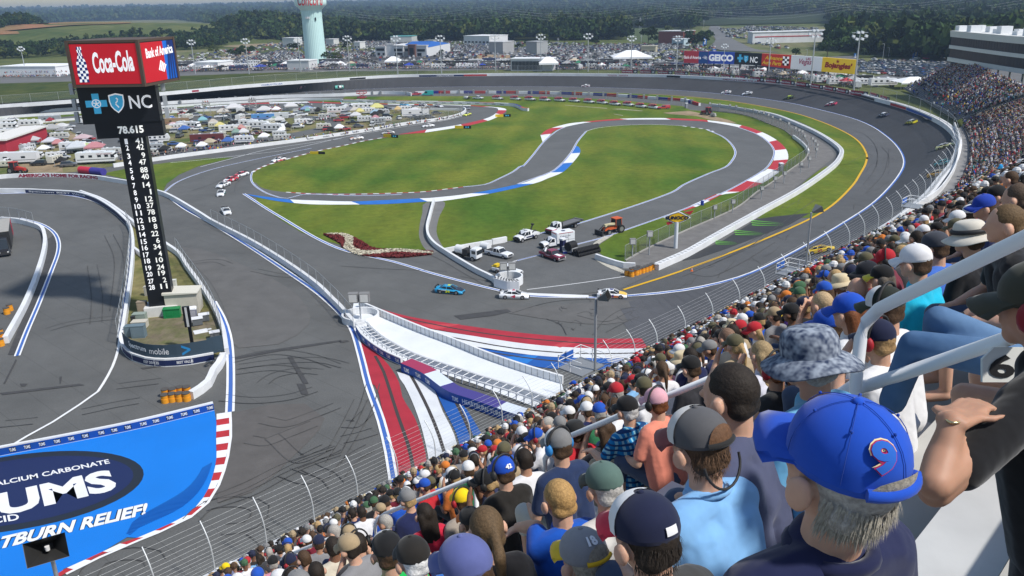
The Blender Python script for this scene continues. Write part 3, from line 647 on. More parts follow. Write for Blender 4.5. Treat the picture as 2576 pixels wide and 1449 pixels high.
def wall_text(s,P,xa,xb,z0,z1,m,parent,away=True,gap=.03,bold=.02,zs=0):
 """lettering wrapped on a wall face between two points of its foot"""
 i,j=near_i(P,xa),near_i(P,xb);a0,b0=max(0,min(i,j)-3),min(len(P)-1,max(i,j)+3);Ls=sum((P[k+1]-P[k]).length for k in range(a0,b0))
 P=resample(P[a0:b0+1],max(8,min(1500,int(Ls/.1))));i,j=near_i(P,xa),near_i(P,xb)
 if i==j:j=min(len(P)-1,i+6)
 seg=P[min(i,j):max(i,j)+1]
 if i>j:seg=seg[::-1]
 seg=resample(seg,24);D=away_dirs(seg)
 def cv(u,v):
  t=u*23;k=min(22,int(t));p=seg[k].lerp(seg[k+1],t-k);d=D[k].lerp(D[k+1],t-k)
  return p-d*gap+V3((0,0,z0+(z1-z0)*v))
 mb=MB();text_into(mb,s,(0,0,0),(1,0,0),(0,1,0),curve=cv,bold=bold);return mb.build('lettering',m,parent)
def wall_panel(P,xa,xb,z0,z1,m,parent,name='banner',gap=.012):
 i,j=near_i(P,xa),near_i(P,xb)
 if abs(i-j)<12:
  a0,b0=max(0,min(i,j)-2),min(len(P)-1,max(i,j)+2);P=resample(P[a0:b0+1],60);i,j=near_i(P,xa),near_i(P,xb)
 seg=resample(P[min(i,j):max(i,j)+1],max(2,abs(i-j)+1));D=away_dirs(seg);n=len(seg)
 mb=MB();mb.add([p-d*gap+V3((0,0,z0))for p,d in zip(seg,D)]+[p-d*gap+V3((0,0,z1))for p,d in zip(seg,D)],[(k,k+1,n+k+1,n+k)for k in range(n-1)])
 return mb.build(name,m,parent)
LRED=mat('lettering_red',(.3,.02,.05),rough=.6);LBLK=mat('lettering_black',(.02,.02,.025),rough=.6);LWHT=mat('lettering_white',(.75,.76,.78),rough=.6)
LBLU=mat('lettering_blue',(.03,.09,.35),rough=.6);MESH=None
def mesh_mat(name,col,a):
 m=bpy.data.materials.new(name);m.use_nodes=True;N=m.node_tree.nodes;L=m.node_tree.links
 p=N['Principled BSDF'];p.inputs['Base Color'].default_value=(*col,1);p.inputs['Roughness'].default_value=.6
 t=N.new('ShaderNodeBsdfTransparent');x=N.new('ShaderNodeMixShader');x.inputs[0].default_value=a
 L.new(t.outputs[0],x.inputs[1]);L.new(p.outputs[0],x.inputs[2]);L.new(x.outputs[0],N['Material Output'].inputs[0]);return m
MESH=mesh_mat('chain_link',(.28,.3,.31),.15);MESHD=mesh_mat('chain_link_dark',(.12,.13,.12),.35)
def fence(label,P,h,post_gap,base=0,name='chain_link_fence',m=None,pm=None,r=.05,lean=0,cat='fence',rails=True):
 L=sum((b_-a).length for a,b_ in zip(P,P[1:]));n=min(100,max(2,int(L/post_gap)+1));R=resample(P,n)
 root=empty(name,R[0],0,label,cat);o0=R[0]
 up=V3((0,0,1));pm=pm or GALV
 pb=MB();pb.tube([(0,0,base),(0,0,base+h)],r,5);first=pb.build('fence_post',pm,root)
 for k,p in enumerate(R):
  q_=first if k==0 else first.copy()
  if k:LK(q_);q_.parent=root
  q_.location=p-o0
 mb=MB();Pn=[p-o0 for p in P];nn=len(Pn)
 mb.add([p+up*(base+.05)for p in Pn]+[p+up*(base+h)for p in Pn],[(i,i+1,nn+i+1,nn+i)for i in range(nn-1)]);mb.build('mesh_panel',m or MESH,root)
 if rails:
  mb=MB();mb.tube([p+up*(base+h)for p in resample(Pn,n*2)],r*.7,4);mb.build('top_rail',pm,root)
 return root
# outer wall of the oval, with the catch fence above it
oi=[i for i,p in enumerate(WBs)if p.y>118][-1]
OW=WBs[:oi+1]
outer=wallmesh('outer_wall',WBs,1.5,1.6,[WHITEW]);tag(outer,'long white outer wall curving round the banked oval below the fence','wall')
# slotted cap of the soft wall on the turn
sp=[p for p in WBs if p.x>40 and p.y>110];sp=resample(sp,330);D=away_dirs(sp);mb=MB()
for k,(p,d)in enumerate(zip(sp,side_dirs(sp))):
 t=V3((d.y,-d.x,0));d=-d if(d.x*p.x+d.y*(p.y-150))<0 else d
 c=p+d*.8+V3((0,0,1.52));vs=[c-t*.32-d*.3,c+t*.32-d*.3,c+t*.32+d*.3,c-t*.32+d*.3];mb.add(vs,[(0,1,2,3)])
mb.build('cap_slots',mat('slot_grey',(.22,.23,.24)),outer)
for s,xa,xb,m_ in(("AMERICA'S HOME FOR RACING",q1('b4',600,140),q1('b4',1250,185),LRED),('TOYOTA   TOYOTA',q1('b3',1440,80),q1('b3',1750,82),LRED),('TOYOTA  TOYOTA',q1('b4',2165,310),q1('b4',2430,350),LRED),('CHARLOTTE MOTOR',q1('b2',1440,86),q1('b2',1700,84),LWHT),('CHARLOTTE USA',q1('b1',1370,222),q1('b1',1690,200),LBLU)):
 if m_ is LWHT:wall_panel(WBs,q1('b2',1180,90),q1('b2',1850,82),.1,1.05,NAVY,outer)
 wall_text(s,WBs,xa,xb,.2,.95,m_,outer,gap=.04)
wall_panel(WBs,q1('b2',1840,80),q1('b2',2200,80),.1,1.05,RED,outer);wall_panel(WBs,q1('b5',560,520),q1('b5',790,590),.1,1.05,RED,outer);wall_panel(WBs,q1('b5',792,592),q1('b5',1180,760),.1,1.05,LBLU,outer)
wall_panel(WBs,q1('b2',130,128),q1('b2',370,120),.1,1.05,BLACK,outer);wall_panel(WBs,q1('b1',320,305),q1('b1',430,298),.1,1.05,LRED,outer);wall_panel(WBs,q1('b4',1720,235),q1('b4',1915,262),.1,1.05,BLACK,outer);wall_panel(WBs,q1('b3',2330,95),q1('b3',2540,100),.1,1.05,BLACK,outer)
wall_panel(WBs,q1('b5',0,372),q1('b5',310,452),.1,1.0,BLACK,outer)
# --- catch fence: curved posts and cables; nearest part of the straight and of the turn
CW=mat('fence_steel',(.55,.57,.58),rough=.45,metal=.3)
def catch_fence(label,P,gap,ncab=14,h=4.9,over=1.5):
 L=sum((b_-a).length for a,b_ in zip(P,P[1:]));n=min(100,int(L/gap)+1);R=resample(P,n);D=away_dirs(R)
 D=[-d if(d.x*(p.x-60)+d.y*(p.y-170))<0 else d for p,d in zip(R,D)]
 root=empty('catch_fence',R[0],0,label,'fence');o0=R[0]
 def prof(t):
  hh=h*t;return(over*max(0,(t-.45)/.55)**2.0,1.45+hh*(1-.08*max(0,t-.6)))
 pb=MB();pb.tube([(-prof(t)[0],0,prof(t)[1])for t in(0,.25,.45,.6,.75,.88,1)],.06,5);first=pb.build('fence_post',CW,root)
 for k,(p,d)in enumerate(zip(R,D)):
  q_=first if k==0 else first.copy()
  if k:LK(q_);q_.parent=root
  q_.location=p-o0+d*.9;q_.rotation_euler=(0,0,atan2(d.y,d.x))
 Pn=P;Dn=away_dirs(P);Dn=[-d if(d.x*(p.x-60)+d.y*(p.y-170))<0 else d for p,d in zip(P,Dn)]
 mb=MB()
 for c in range(ncab):
  t=(c+.5)/ncab;a,z=prof(t);mb.tube([p-o0+d*(.9-a)+V3((0,0,z))for p,d in zip(Pn,Dn)],.013,3,cap=False)
 mb.build('cables',CW,root)
 mb=MB();ts=(0,.12,.25,.4);n2=len(Pn)
 vs=[]
 for t in ts:
  a,z=prof(t);vs+=[p-o0+d*(.92-a)+V3((0,0,z))for p,d in zip(Pn,Dn)]
 mb.add(vs,[(r_*n2+i,r_*n2+i+1,(r_+1)*n2+i+1,(r_+1)*n2+i)for r_ in range(len(ts)-1)for i in range(n2-1)]);mb.build('lower_mesh',MESH,root)
 return root
near=[p for i,p in enumerate(WBs)if i>oi-1 or(p.y<=118)]
i0=min(range(len(WBs)),key=lambda i:(pix(WBs[i])[0]-2401)**2+(pix(WBs[i])[1]-376)**2)
i1=min(range(len(WBs)),key=lambda i:(pix(WBs[i])[0]-1637)**2+(pix(WBs[i])[1]-892)**2)
catch_fence('curved catch fence along the front straight between stripes and crowd',WBs[i1:],4.6)
catch_fence('curved catch fence round the near end of the banked turn',WBs[i0:i1+1],6.0)
far=resample(WBs[:i0+1],220);farP=[p for p in far if p.y>0]
fence('fine fence above the far outer wall of the oval',farP,4.2,12,base=1.5,m=mesh_mat('far_mesh',(.3,.31,.32),.12),r=.06)
# --- road course walls ---
w1=Q('a00',-700,1450,0,1350,250,1338,400,1337,700,1352,850,1375,1000,1402,1120,1449)+Q('a01',1240,35,1500,185,1590,243,1900,405,2200,595,2400,745,2500,845,2560,905)+Q('a11',50,985,95,1035)
o,P=wall('long white wall with red slogan running from the campground down to the white wedge',w1,1.15,.6)
wall_text("AMERICA'S HOME FOR RACING",P,q1('a00',140,1345),q1('a00',740,1356),.08,1.1,LRED,o,bold=.05)
P1=[p for p in P];ia=near_i(P1,q1('a01',1600,250))
fence('chain link fence on top of the long white wall left of the wedge',[p+away_dirs(P1)[0]*0 for p in P1[ia:]],2.6,4,base=1.1)
wn=Q('b6',-800,1380,390,1385,700,1400)+Q('a01',560,30,700,68,860,165,965,262)
o,P=wall('white wall with navy banner on the left island, top of the bend',wn,1.25,.6)
wall_panel(P,q1('b6',420,1385),q1('a01',955,255),.1,1.0,NAVY,o)
for xx,yy in((420,1385),):wall_text('Spectrum BEST VALUE',P,q1('b6',440,1386),q1('b6',1300,1440),.3,.8,LWHT,o)
wi=Q('a01',965,262,990,320,1000,420,985,640,950,890,918,1090,905,1150,930,1212,1000,1275,1100,1308,1250,1320,1450,1303,1620,1272)
o,P=wall('white wall wrapping round the scoring pylon island with navy banner at its tip',wi,1.2,.5)
ja=near_i(P,q1('a01',905,1150))
wall_panel(P,q1('a01',925,1210),q1('a01',1620,1272),.12,.95,NAVY,o)
wall_text('BEST DEVICES',P,q1('a01',1090,1308),q1('a01',1205,1318),.35,.75,LWHT,o);wall_text('BEST VALUE',P,q1('a01',1340,1314),q1('a01',1460,1302),.35,.75,LWHT,o)
fence('chain link fence on the left side of the pylon island',P[:ja+1],2.6,3.5,base=1.15)
bp=[p+V3((0,0,1.2))for p in P[ja+2:]]
bn=wallmesh('mesh_banner',[p-d*-.3 for p,d in zip(bp,away_dirs(bp))],1.9,.04,[mat('banner_slate',(.035,.06,.085),rough=.7)]);tag(bn,'dark slate banner with white lettering tied to the fence at the island tip','banner')
BPp=[p+d*.3 for p,d in zip(bp,away_dirs(bp))]
wall_text('Spectrum',BPp,q1('a01',985,1190),q1('a01',1115,1215),.5,1.5,LWHT,bn,bold=.03);wall_text('mobile',BPp,q1('a01',1140,1225),q1('a01',1280,1240),.5,1.4,LWHT,bn,bold=0)
wall_text('>',BPp,q1('a01',1380,1240),q1('a01',1445,1235),.2,1.7,mat('lettering_cyan',(.02,.2,.45)),bn)
wb_=Q('a01',600,18,760,78,900,170,1060,300,1130,345,1250,425,1340,490,1400,585,1500,725,1600,890,1650,1005,1680,1100,1700,1235)
o,P=wall('white wall along the right side of the pylon island',wb_,1.1,.6)
kb=near_i(P,q1('a01',1340,490))
fence('tall chain link fence along the right side of the pylon island',P[kb:-3],2.8,3.0,base=1.1)
sb=P[-9:-1];sbp=[p+V3((0,0,1.15))for p in sb]
o=wallmesh('mesh_banner',[g1_('a01',1575,1215,1.1),g1_('a01',1690,1190,1.1)],2.2,.05,[MAT['banner_slate']]);tag(o,'short slate banner with two large white letters at the island corner','banner')
text('lettering','Sp',g1_('a01',1598,1195,1.5)+V3((0,-.12,0)),g1_('a01',1685,1180,1.5)+V3((0,-.12,0)),g1_('a01',1598,1195,3.0)+V3((0,-.12,0)),LWHT,o,bold=.04)
wall('short white wall crossing behind the scoring pylon',Q('a01',1003,450,1110,530),1.0,.5)
wall('white concrete blocks leading from the island to the orange barrels',Q('a01',1712,1260,1680,1330,1640,1380)+Q('a02',1600,20,1540,70,1465,117),1.05,.8)
o,P=wall('white pit wall at the far left curving past the parked hauler',Q('a01',0,225,120,235,240,265,300,290,330,360,328,440,290,590,180,870,30,1145),1.1,.7)
fence('chain link fence above the far left pit wall',P[:near_i(P,q1('a01',260,270))+1],2.5,3,base=1.1)
# blue advertising wall
o,P=wall('straight white wall with a row of blue logo panels behind the blue run-off',Q('a02',-500,650,0,548,400,472,1000,352,1618,203),1.15,.35)
wall_panel(P,q1('a02',-500,650),q1('a02',1618,203),.12,.98,mat('tums_blue',(.01,.07,.32),rough=.5),o)
for x in(-30,105,215,325,440,545,650,770,870,972,1088,1185,1285,1395,1487,1590):
 a=Q('a02',x-22,0)[0][0];Pd=resample(P,900);f=lambda xx:min(Pd,key=lambda p:abs(pix(p)[0]-xx))
 p1,p2=f(Q('a02',x-24,0)[0][0]),f(Q('a02',x+24,0)[0][0]);
 wall_panel(P,pix(p1),pix(p2),.28,.84,NAVYD,o,name='logo',gap=.02);wall_text('TUMS',P,pix(p1),pix(p2),.36,.76,LWHT,o,gap=.035,bold=.03)
# white wedge barriers
o,P=wall('long white slab barrier along the upper edge of the white wedge',Q('a11',135,872,350,965,600,1070,850,1165,1100,1268,1400,1372,1665,1452),1.15,.35)
mb=MB()
for p,d in list(zip(resample(P,46),away_dirs(resample(P,46)))):mb.box((p.x-d.x*.01,p.y-d.y*.01,.62),(.06,.06,1.1),rz=atan2(d.y,d.x))
mb.build('joint',mat('joint_grey',(.3,.31,.32)),o)
LWp=Q('a11',112,1060,150,1120,250,1205,360,1270,450,1310)
o,P=wall('white soft wall with blue banner along the lower edge of the white wedge',LWp,1.1,.35);
wall_panel(P,LWp[0],LWp[-1],.1,.95,MAT['tums_blue'],o)
for x,y in((170,1130),(210,1170),(258,1205),(303,1235),(355,1265),(420,1298)):
 wall_text('TUMS',P,Q('a11',x-15,y)[0],Q('a11',x+17,y+8)[0],.3,.8,LWHT,o,bold=.03)
LW2=Q('a11',112,1040,150,1080,250,1165,500,1300,800,1405)+Q('a12',970,15,1290,115,1490,190,1620,240)
for dz,dd,nm in((1.05,0,'lower'),(1.05,1.3,'upper')):
 pass
PR=[p for p in gpath(LW2,step=1.5)];DR=away_dirs(PR)
rr=empty('open_barrier',PR[0],0,'white open frame barrier of twin rails on the lower side of the white wedge','barrier')
for off in(.0,1.5):
 mb=MB();mb.tube([p+d*off-PR[0]+V3((0,0,1.05))for p,d in zip(PR,DR)],.11,4,smooth=False);mb.build('rail',WHITEW,rr)
mb=MB();
for p,d in zip(resample(PR,34),away_dirs(resample(PR,34))):mb.tube([p-PR[0]+V3((0,0,1)),p+d*1.5-PR[0]+V3((0,0,1))],.06,4);mb.tube([p-PR[0]+V3((0,0,0)),p-PR[0]+V3((0,0,1))],.07,4)
mb.build('cross_bars',WHITEW,rr)
wallmesh('rail_wall',[p+d*1.9-PR[0]for p,d in zip(PR,DR)],1.0,.2,[WHITEW],parent=rr)
# wide block with painted top
HT=Q('a11',455,1350,475,1385,600,1430)+Q('a12',800,100,815,130,900,160,1050,215,1200,265,1350,315,1450,345)
HT=Q('a11',452,1358,600,1425)+Q('a12',812,128,950,175,1100,228,1250,282,1400,328,1500,355)
P=gpath(HT,step=1.0);zT=1.3
o=wallmesh('barrier_block',P,zT,1.9,[MAT['tums_blue'],mat('pad_red',(.32,.035,.09),rough=.7),mat('pad_white',(.6,.66,.75),rough=.7),mat('pad_violet',(.06,.05,.22),rough=.7)],cut=4.3,cols=[0],topcols=[1,2,3,3,2,2,1,1])
tag(o,'wide blue barrier with red, white and violet top named for a corner','barrier')
wall_text('HEARTBURN TURN',P,q1('a12',915,165),q1('a12',1215,270),.35,.95,LWHT,o,bold=.02)
for x,y in((860,145),(1275,292)):wall_text('TUMS',P,Q('a12',x-22,y-8)[0],Q('a12',x+24,y+8)[0],.3,.9,LWHT,o,bold=.03)
for x,y in((492,1380),(580,1415),(663,1449)):wall_text('TUMS',P,Q('a11',x-20,y-8)[0],Q('a11',x+20,y+8)[0],.3,.9,LWHT,o,bold=.03)
# round light-post guard at the tip of the wedge and the one by the trucks
def ring(label,c,r,h,holes=False):
 mb=MB();n=28
 for rr_,hh,k in((r,0,0),(r,h,0),(r-.28,h,0),(r-.28,.1,0)):mb.v+=[(rr_*cos(2*pi*j/n),rr_*sin(2*pi*j/n),hh)for j in range(n)]
 for k in range(3):
  for j in range(n):mb.f.append((k*n+j,k*n+(j+1)%n,(k+1)*n+(j+1)%n,(k+1)*n+j));mb.m.append(0);mb.sm.append(False)
 o=mb.build('round_guard_wall',WHITEW);o.location=c;return tag(o,label,'barrier')
g1=g1_('a11',148,965,0);ring('white concrete ring guarding the light post at the wedge tip',g1,2.9,1.1)
g2=g1_('a11',1268,690,0);ring('tall white concrete ring around the light post beside the infield trucks',g2,2.4,1.5)
P=gpath(Q('a11',1152,720,1250,745,1340,748),step=.5)
o=wallmesh('honeycomb_pad',P,1.7,1.4,[WHITEW]);tag(o,'white crash pad with black round holes in front of the tall ring','barrier')
mb=MB();R9=resample(P,9);D9=away_dirs(R9)
for rr_ in range(3):
 for k in range(8):
  p=R9[k].lerp(R9[k+1],.3+.4*(rr_%2));d=D9[k];mb.cyl((p.x+d.x*(.25+.42*rr_),p.y+d.y*(.25+.42*rr_),1.71),.19,.03,10)
mb.build('hole',BLACK,o)
# infield walls
wall('white zigzag barrier from the s bend down past the flower bed to the crash pad',Q('a11',692,80,660,200,640,290,652,360,700,420,780,475,900,550,1020,620,1130,675,1160,705),1.05,.5)
wall('white block wall behind the parked tanker trucks',Q('a11',785,465,950,432,1140,400),1.0,.5);wall('single white wall block at the grass corner behind the trucks',Q('a11',1145,398,1252,378),1.1,.6)
o=ground_poly('white_kerb_wedge',Q('a11',1405,765,1500,770,1865,783,1868,800,1700,800,1410,783),.12,WHITEW)
o,P=wall('white wall from the tyre stack to the orange barrels',Q('c4',1248,1020,1440,1088,1680,1155,1855,1165),1.1,.5)
TLp=Q('c4',2130,1165,2350,1070,2576,975)+Q('a21',220,365,540,190,860,5)+Q('a20',900,1440,1040,1330,1140,1255,1180,1180,1160,1130,1080,1050,900,955,640,860,430,802,215,787)
TLp=Q('c4',2130,1165,2350,1068,2576,968)+Q('a21',220,358,540,178,862,0)
TLp+=Q('b4',2250,1449,2330,1350,2365,1270,2350,1215,2250,1120,2000,960,1700,820,1400,700,1200,650,900,600,600,550,430,530)
P=gpath(TLp,step=2)
cI=near_i(P,q1('b4',2365,1270))
o=wallmesh('soft_wall',P,1.1,-1.3 if False else 1.2,[WHITEW],away=True);tag(o,'long white soft wall with slotted top along the inside of the turn','wall')
R_=resample(P,210);D=away_dirs(R_);mb=MB()
for p,d in zip(R_,D):
 t=V3((d.y,-d.x,0));c=p+d*.6+V3((0,0,1.12));mb.add([c-t*.35-d*.32,c+t*.35-d*.32,c+t*.35+d*.32,c-t*.35+d*.32],[(0,1,2,3)])
mb.build('cap_slots',mat('slot_pale',(.4,.41,.42)),o)
# wall of the campground
o,P=wall('long white campground wall with small grey logos facing the left loop',Q('b6',1720,995,1950,960)+Q('b1',0,1325,650,1238,1150,1172,1700,1100,2100,1046,2576,975)+Q('b2',500,898,1000,812,1500,745,1750,690,1860,640,1885,600,1850,580),1.2,.5)
for x,y in((30,970),(230,940),(430,910),(615,882),(805,850),(1020,812),(1160,795),(1310,775),(1450,755),(1565,730),(1660,710),(1740,690)):
 wall_text('EchoPark',P,Q('b2',x-38,y+5)[0],Q('b2',x+38,y-8)[0],.35,.85,LBLK,o,bold=.02)
for x,y in((2110,1050),(2350,1010)):wall_text('EchoPark',P,Q('b1',x-48,y+5)[0],Q('b1',x+48,y-8)[0],.35,.85,LBLK,o,bold=.02)
i5=near_i(P,q1('b2',480,890));fence('chain link fence behind the campground wall near the hairpin',[p+d*1.5 for p,d in list(zip(P,away_dirs(P)))[i5:-2]],3,5,base=0,m=MESHD)
o,P=wall('white wall inside the back of the campground loop',Q('a00',-400,1010,0,957,600,905,700,898)+Q('b1',480,610,1200,600,2576,595)+Q('b2',580,585,1300,590,1820,600),1.0,.5)
RW=[WHITEW,RED,mat('barrier_blue',(.03,.03,.22),rough=.6)]
o,P=wall('white wall behind the far kerbs left of the hairpin',Q('a00',-900,1010,0,898,700,852)+Q('b1',850,497,1700,452,2000,440,2576,455)+Q('b2',20,462),1.1,.6)
o,P=wall('low barrier with red, white and blue top facing the hairpin',Q('b2',25,464,700,484,1500,497,2200,514,2576,535)+Q('b3',80,560,170,600,235,606),1.3,1.0,mats=RW,cut=7.5,cols=[0],topcols=[1,0,2,2,1,0,0,1,0,2])
for k,x in enumerate(range(300,2500,125)):
 wall_text('EchoPark',P,Q('b2',x-28,470+(x-300)*.027)[0],Q('b2',x+28,472+(x-300)*.027)[0],.4,.85,LBLK,o,bold=.02)
G2=Q('a00',-900,960,0,872,640,830)+Q('b1',0,502,730,458,1520,412,2576,380)+Q('b2',600,350,1000,362,1050,375)
o,P=wall('white segmented wall along the back straight with dark gate posts',G2,1.6,.5)
mb=MB()
for x,y in((146,495),(380,475),(740,455),(980,435),(1215,425),(1525,408),(1755,398),(2055,388),(2258,384),(2455,380)):p=G(*Q('b1',x,y)[0]);mb.box((p.x,p.y+.2,.95),(1.0,.9,2.0))
for x,y in((60,372),(470,355),(595,352),(790,350),(912,352),(980,360)):p=G(*Q('b2',x,y)[0]);mb.box((p.x,p.y+.2,.95),(1.0,.9,2.0))
mb.build('gate_post',GREY,o)
HB=Q('b2',1120,345,1400,338,2576,340)+Q('b3',650,350,1100,365,1550,385,2000,418,2300,442,2576,460)+Q('b4',120,490,200,515,240,525)
o,P=wall('long barrier striped red, white and blue below the far banking',HB,1.3,1.0,mats=RW,cut=6.2,cols=[0,2,1],topcols=[0,2,1])
mb=MB()
for p in resample(P,22)[2:-1]:mb.box((p.x,p.y-.1,1.0),(.9,.8,2.1))
mb.build('gate_post',GREY,o)
fence('wire fence beside the red support trucks',gpath(Q('b2',1500,378,2576,382)+Q('b3',600,392,1200,415,1800,455,2576,528),step=4),2.2,14,r=.06,m=mesh_mat('thin_mesh',(.4,.4,.38),.1))
FP=gpath(Q('b4',430,600,560,617,850,652,1050,702,1200,762,1350,822,1520,892,1650,992,1800,1102,1880,1220,1880,1260,1830,1340,1680,1449)+Q('a20',680,1372,560,1449)+Q('a21',400,122,0,302)+Q('a11',2280,442,2140,520),step=2)
fence('long chain link fence along the service road inside the turn',FP,3.0,4.5,m=MESHD)
o=wallmesh('fence_kerb',FP,.25,.25,[CONC]);tag(o,'low concrete kerb under the chain link fence of the service road','kerb')
wall('leaning white barrier beside the fence at the top of the loop',Q('b4',1655,1010,1760,1090,1850,1180,1885,1250),1.1,.5)
# ================= woods, hills, haze =================
WR=random.Random(5)
def in_poly(x,y,P):
 c=False;n=len(P)
 for i in range(n):
  x1,y1=P[i];x2,y2=P[i-1]
  if(y1>y)!=(y2>y)and x<(x2-x1)*(y-y1)/(y2-y1)+x1:c=not c
 return c
def gterr(x,y):
 """where the sight line meets the land"""
 r=ray(x,y).normalized();t=300.0;o=V3((0,0,H))
 for _ in range(400):
  p=o+r*t
  if p.z<=terr(p.x,p.y):break
  t*=1.02
 lo,hi=t/1.02,t
 for _ in range(12):
  m=(lo+hi)/2;p=o+r*m
  if p.z<=terr(p.x,p.y):hi=m
  else:lo=m
 return o+r*hi
def land_poly(name,pts,m,dz=.25):
 V=[gterr(x,y)for x,y in pts];V=[V3((p.x,p.y,p.z+dz))for p in V]
 V=catmull(V,40,closed=True);V=[V3((p.x,p.y,terr(p.x,p.y)+dz))for p in V]
 tr=tessellate_polygon([V]);me=bpy.data.meshes.new(name);me.from_pydata([tuple(p)for p in V],[],[tuple(t)for t in tr]);me.materials.append(m)
 upf(me)
 o=obj(name,me);o['kind']='structure';return[(p.x,p.y)for p in V]
LOT=mat('lot_asphalt',(.13,.13,.13),rough=.95,noise=.12,scale=.02);LOTG=grass_mat('lot_grass',(.07,.095,.03),(.16,.15,.08),.02)
REDF=grass_mat('red_clay',(.28,.13,.07),(.14,.14,.06),.006)
# flat lots and lawns behind the wall
nearlot=[(0,212),(200,205),(430,196),(700,186),(860,181),(1150,180),(1300,181),(1500,181),(1700,184),(1850,192),(2000,203),(2140,222),(2260,255),(2330,300),(2576,330),(2576,140),(2300,138),(2150,140),(1900,150),(1700,120),(1400,118),(1000,122),(860,135),(600,145),(420,165),(200,172),(0,178)]
def lotpoly(name,P,m,z):
 P=[(x,y)for x,y in P];return ground_poly(name,P,z,m)
def flatpoly(name,pts,m,z):
 V=[G(x,y,z)for x,y in pts];tr=tessellate_polygon([V]);me=bpy.data.meshes.new(name);me.from_pydata([tuple(p)for p in V],[],[tuple(t)for t in tr]);me.materials.append(m)
 upf(me)
 o=obj(name,me);o['kind']='structure'
flatpoly('parking_lot',nearlot,LOT,ZO+.1)
bankP=[(-100,262),(0,262),(213,248),(429,228),(618,210),(853,194),(1000,187),(1075,184.5),(1075,180),(860,181),(700,184),(429,194),(213,206),(0,212),(-100,216)]
flatpoly('bank_grass',[(x,y-2)for x,y in bankP],GRASSD,ZO+.16)
flatpoly('bank_grass',[(1075,184),(1288,183),(1500,183),(1560,184),(1560,181),(1300,180),(1075,180)],GRASSD,ZO+.16)
for P,m in(([(1565,150),(1760,152),(1790,125),(1640,122)],LOTG),([(1310,152),(1400,150),(1440,128),(1330,130)],LOTG),([(1600,178),(1760,180),(1760,165),(1640,160)],LOT),([(2160,200),(2390,155),(2390,140),(2160,143)],LOTG),([(1170,157),(1300,150),(1310,140),(1210,137),(1100,153)],mat('sand_lot',(.28,.2,.12),rough=1,noise=.15,scale=.05)),([(860,125),(930,123),(930,130),(860,133)],LOTG),([(2160,145),(2400,143),(2400,139),(2160,140)],FIELD),([(420,162),(560,155),(590,122),(430,128)],LOTG),([(870,152),(1090,148),(1240,135),(1290,128),(1290,124),(1060,132),(880,140)],mat('fresh_asphalt',(.06,.06,.062),
rough=.95))):
 flatpoly('parking_lot' if m is LOT else 'lawn',P,m,ZO+.22)
clear=[]
clear.append(land_poly('landfill_hill_face',[(0,128),(180,108),(330,100),(480,92),(560,66),(480,55),(400,50),(300,52),(180,55),(60,64),(0,73)],grass_mat('hill_grass',(.1,.12,.045),(.17,.15,.075),.006)))
land_poly('red_clay',[(0,68),(60,62),(180,56),(330,56),(330,59),(180,64),(60,74),(0,80)],REDF,.6);land_poly('red_clay',[(0,88),(50,86),(45,80),(0,79)],REDF,.6)
clear.append(land_poly('meadow',[(1800,100),(1880,130),(1960,150),(2060,142),(2080,118),(2170,80),(2190,66),(2060,66),(1880,66),(1790,66)],LOTG))
clear.append(land_poly('meadow',[(600,120),(760,112),(760,104),(640,106),(560,118)],grass_mat('pale_meadow',(.16,.15,.08),(.26,.2,.13),.01)))
clear.append(land_poly('meadow',[(1590,70),(1660,112),(1780,112),(1760,90),(1700,72)],mat('mid_green',(.06,.085,.03),rough=1)))
land_poly('road',[(1793,66),(1800,100),(1815,128),(1960,134),(1900,125),(1870,112),(1830,92),(1803,66)],LOT,.5)
land_poly('road',[(560,152),(620,150),(640,122),(620,112),(608,116),(600,130)],mat('dirt_road',(.3,.25,.18),rough=1),.5)
# crowns: clumps of small leaf faces over a dark core
def leafm(name,c1,c2):
 m=mat(name,c1,rough=.95,spec=.1);N=m.node_tree.nodes;L=m.node_tree.links;p=N['Principled BSDF']
 g=N.new('ShaderNodeNewGeometry');mx=N.new('ShaderNodeMix');mx.data_type='RGBA';mx.inputs[6].default_value=(*c1,1);mx.inputs[7].default_value=(*c2,1)
 tc=N.new('ShaderNodeTexCoord');nz=N.new('ShaderNodeTexNoise');nz.inputs['Scale'].default_value=.012;nz.inputs['Detail'].default_value=3
 ad=N.new('ShaderNodeMath');ad.operation='MULTIPLY_ADD';ad.inputs[1].default_value=.55
 L.new(tc.outputs['Object'],nz.inputs['Vector']);L.new(g.outputs['Random Per Island'],ad.inputs[0]);L.new(nz.outputs['Fac'],ad.inputs[2])
 mr=N.new('ShaderNodeMapRange');mr.inputs['From Min'].default_value=.4;mr.inputs['From Max'].default_value=1.05;L.new(ad.outputs[0],mr.inputs['Value'])
 L.new(mr.outputs[0],mx.inputs[0]);L.new(mx.outputs[2],p.inputs['Base Color']);return m
LEAF=leafm('foliage',(.014,.03,.010),(.045,.08,.022));LEAF2=leafm('foliage_yellow',(.03,.045,.012),(.09,.11,.025));LEAF3=leafm('foliage_dark',(.010,.02,.009),(.028,.045,.016))
BARK=mat('bark',(.08,.06,.045),rough=1)
import numpy as _np
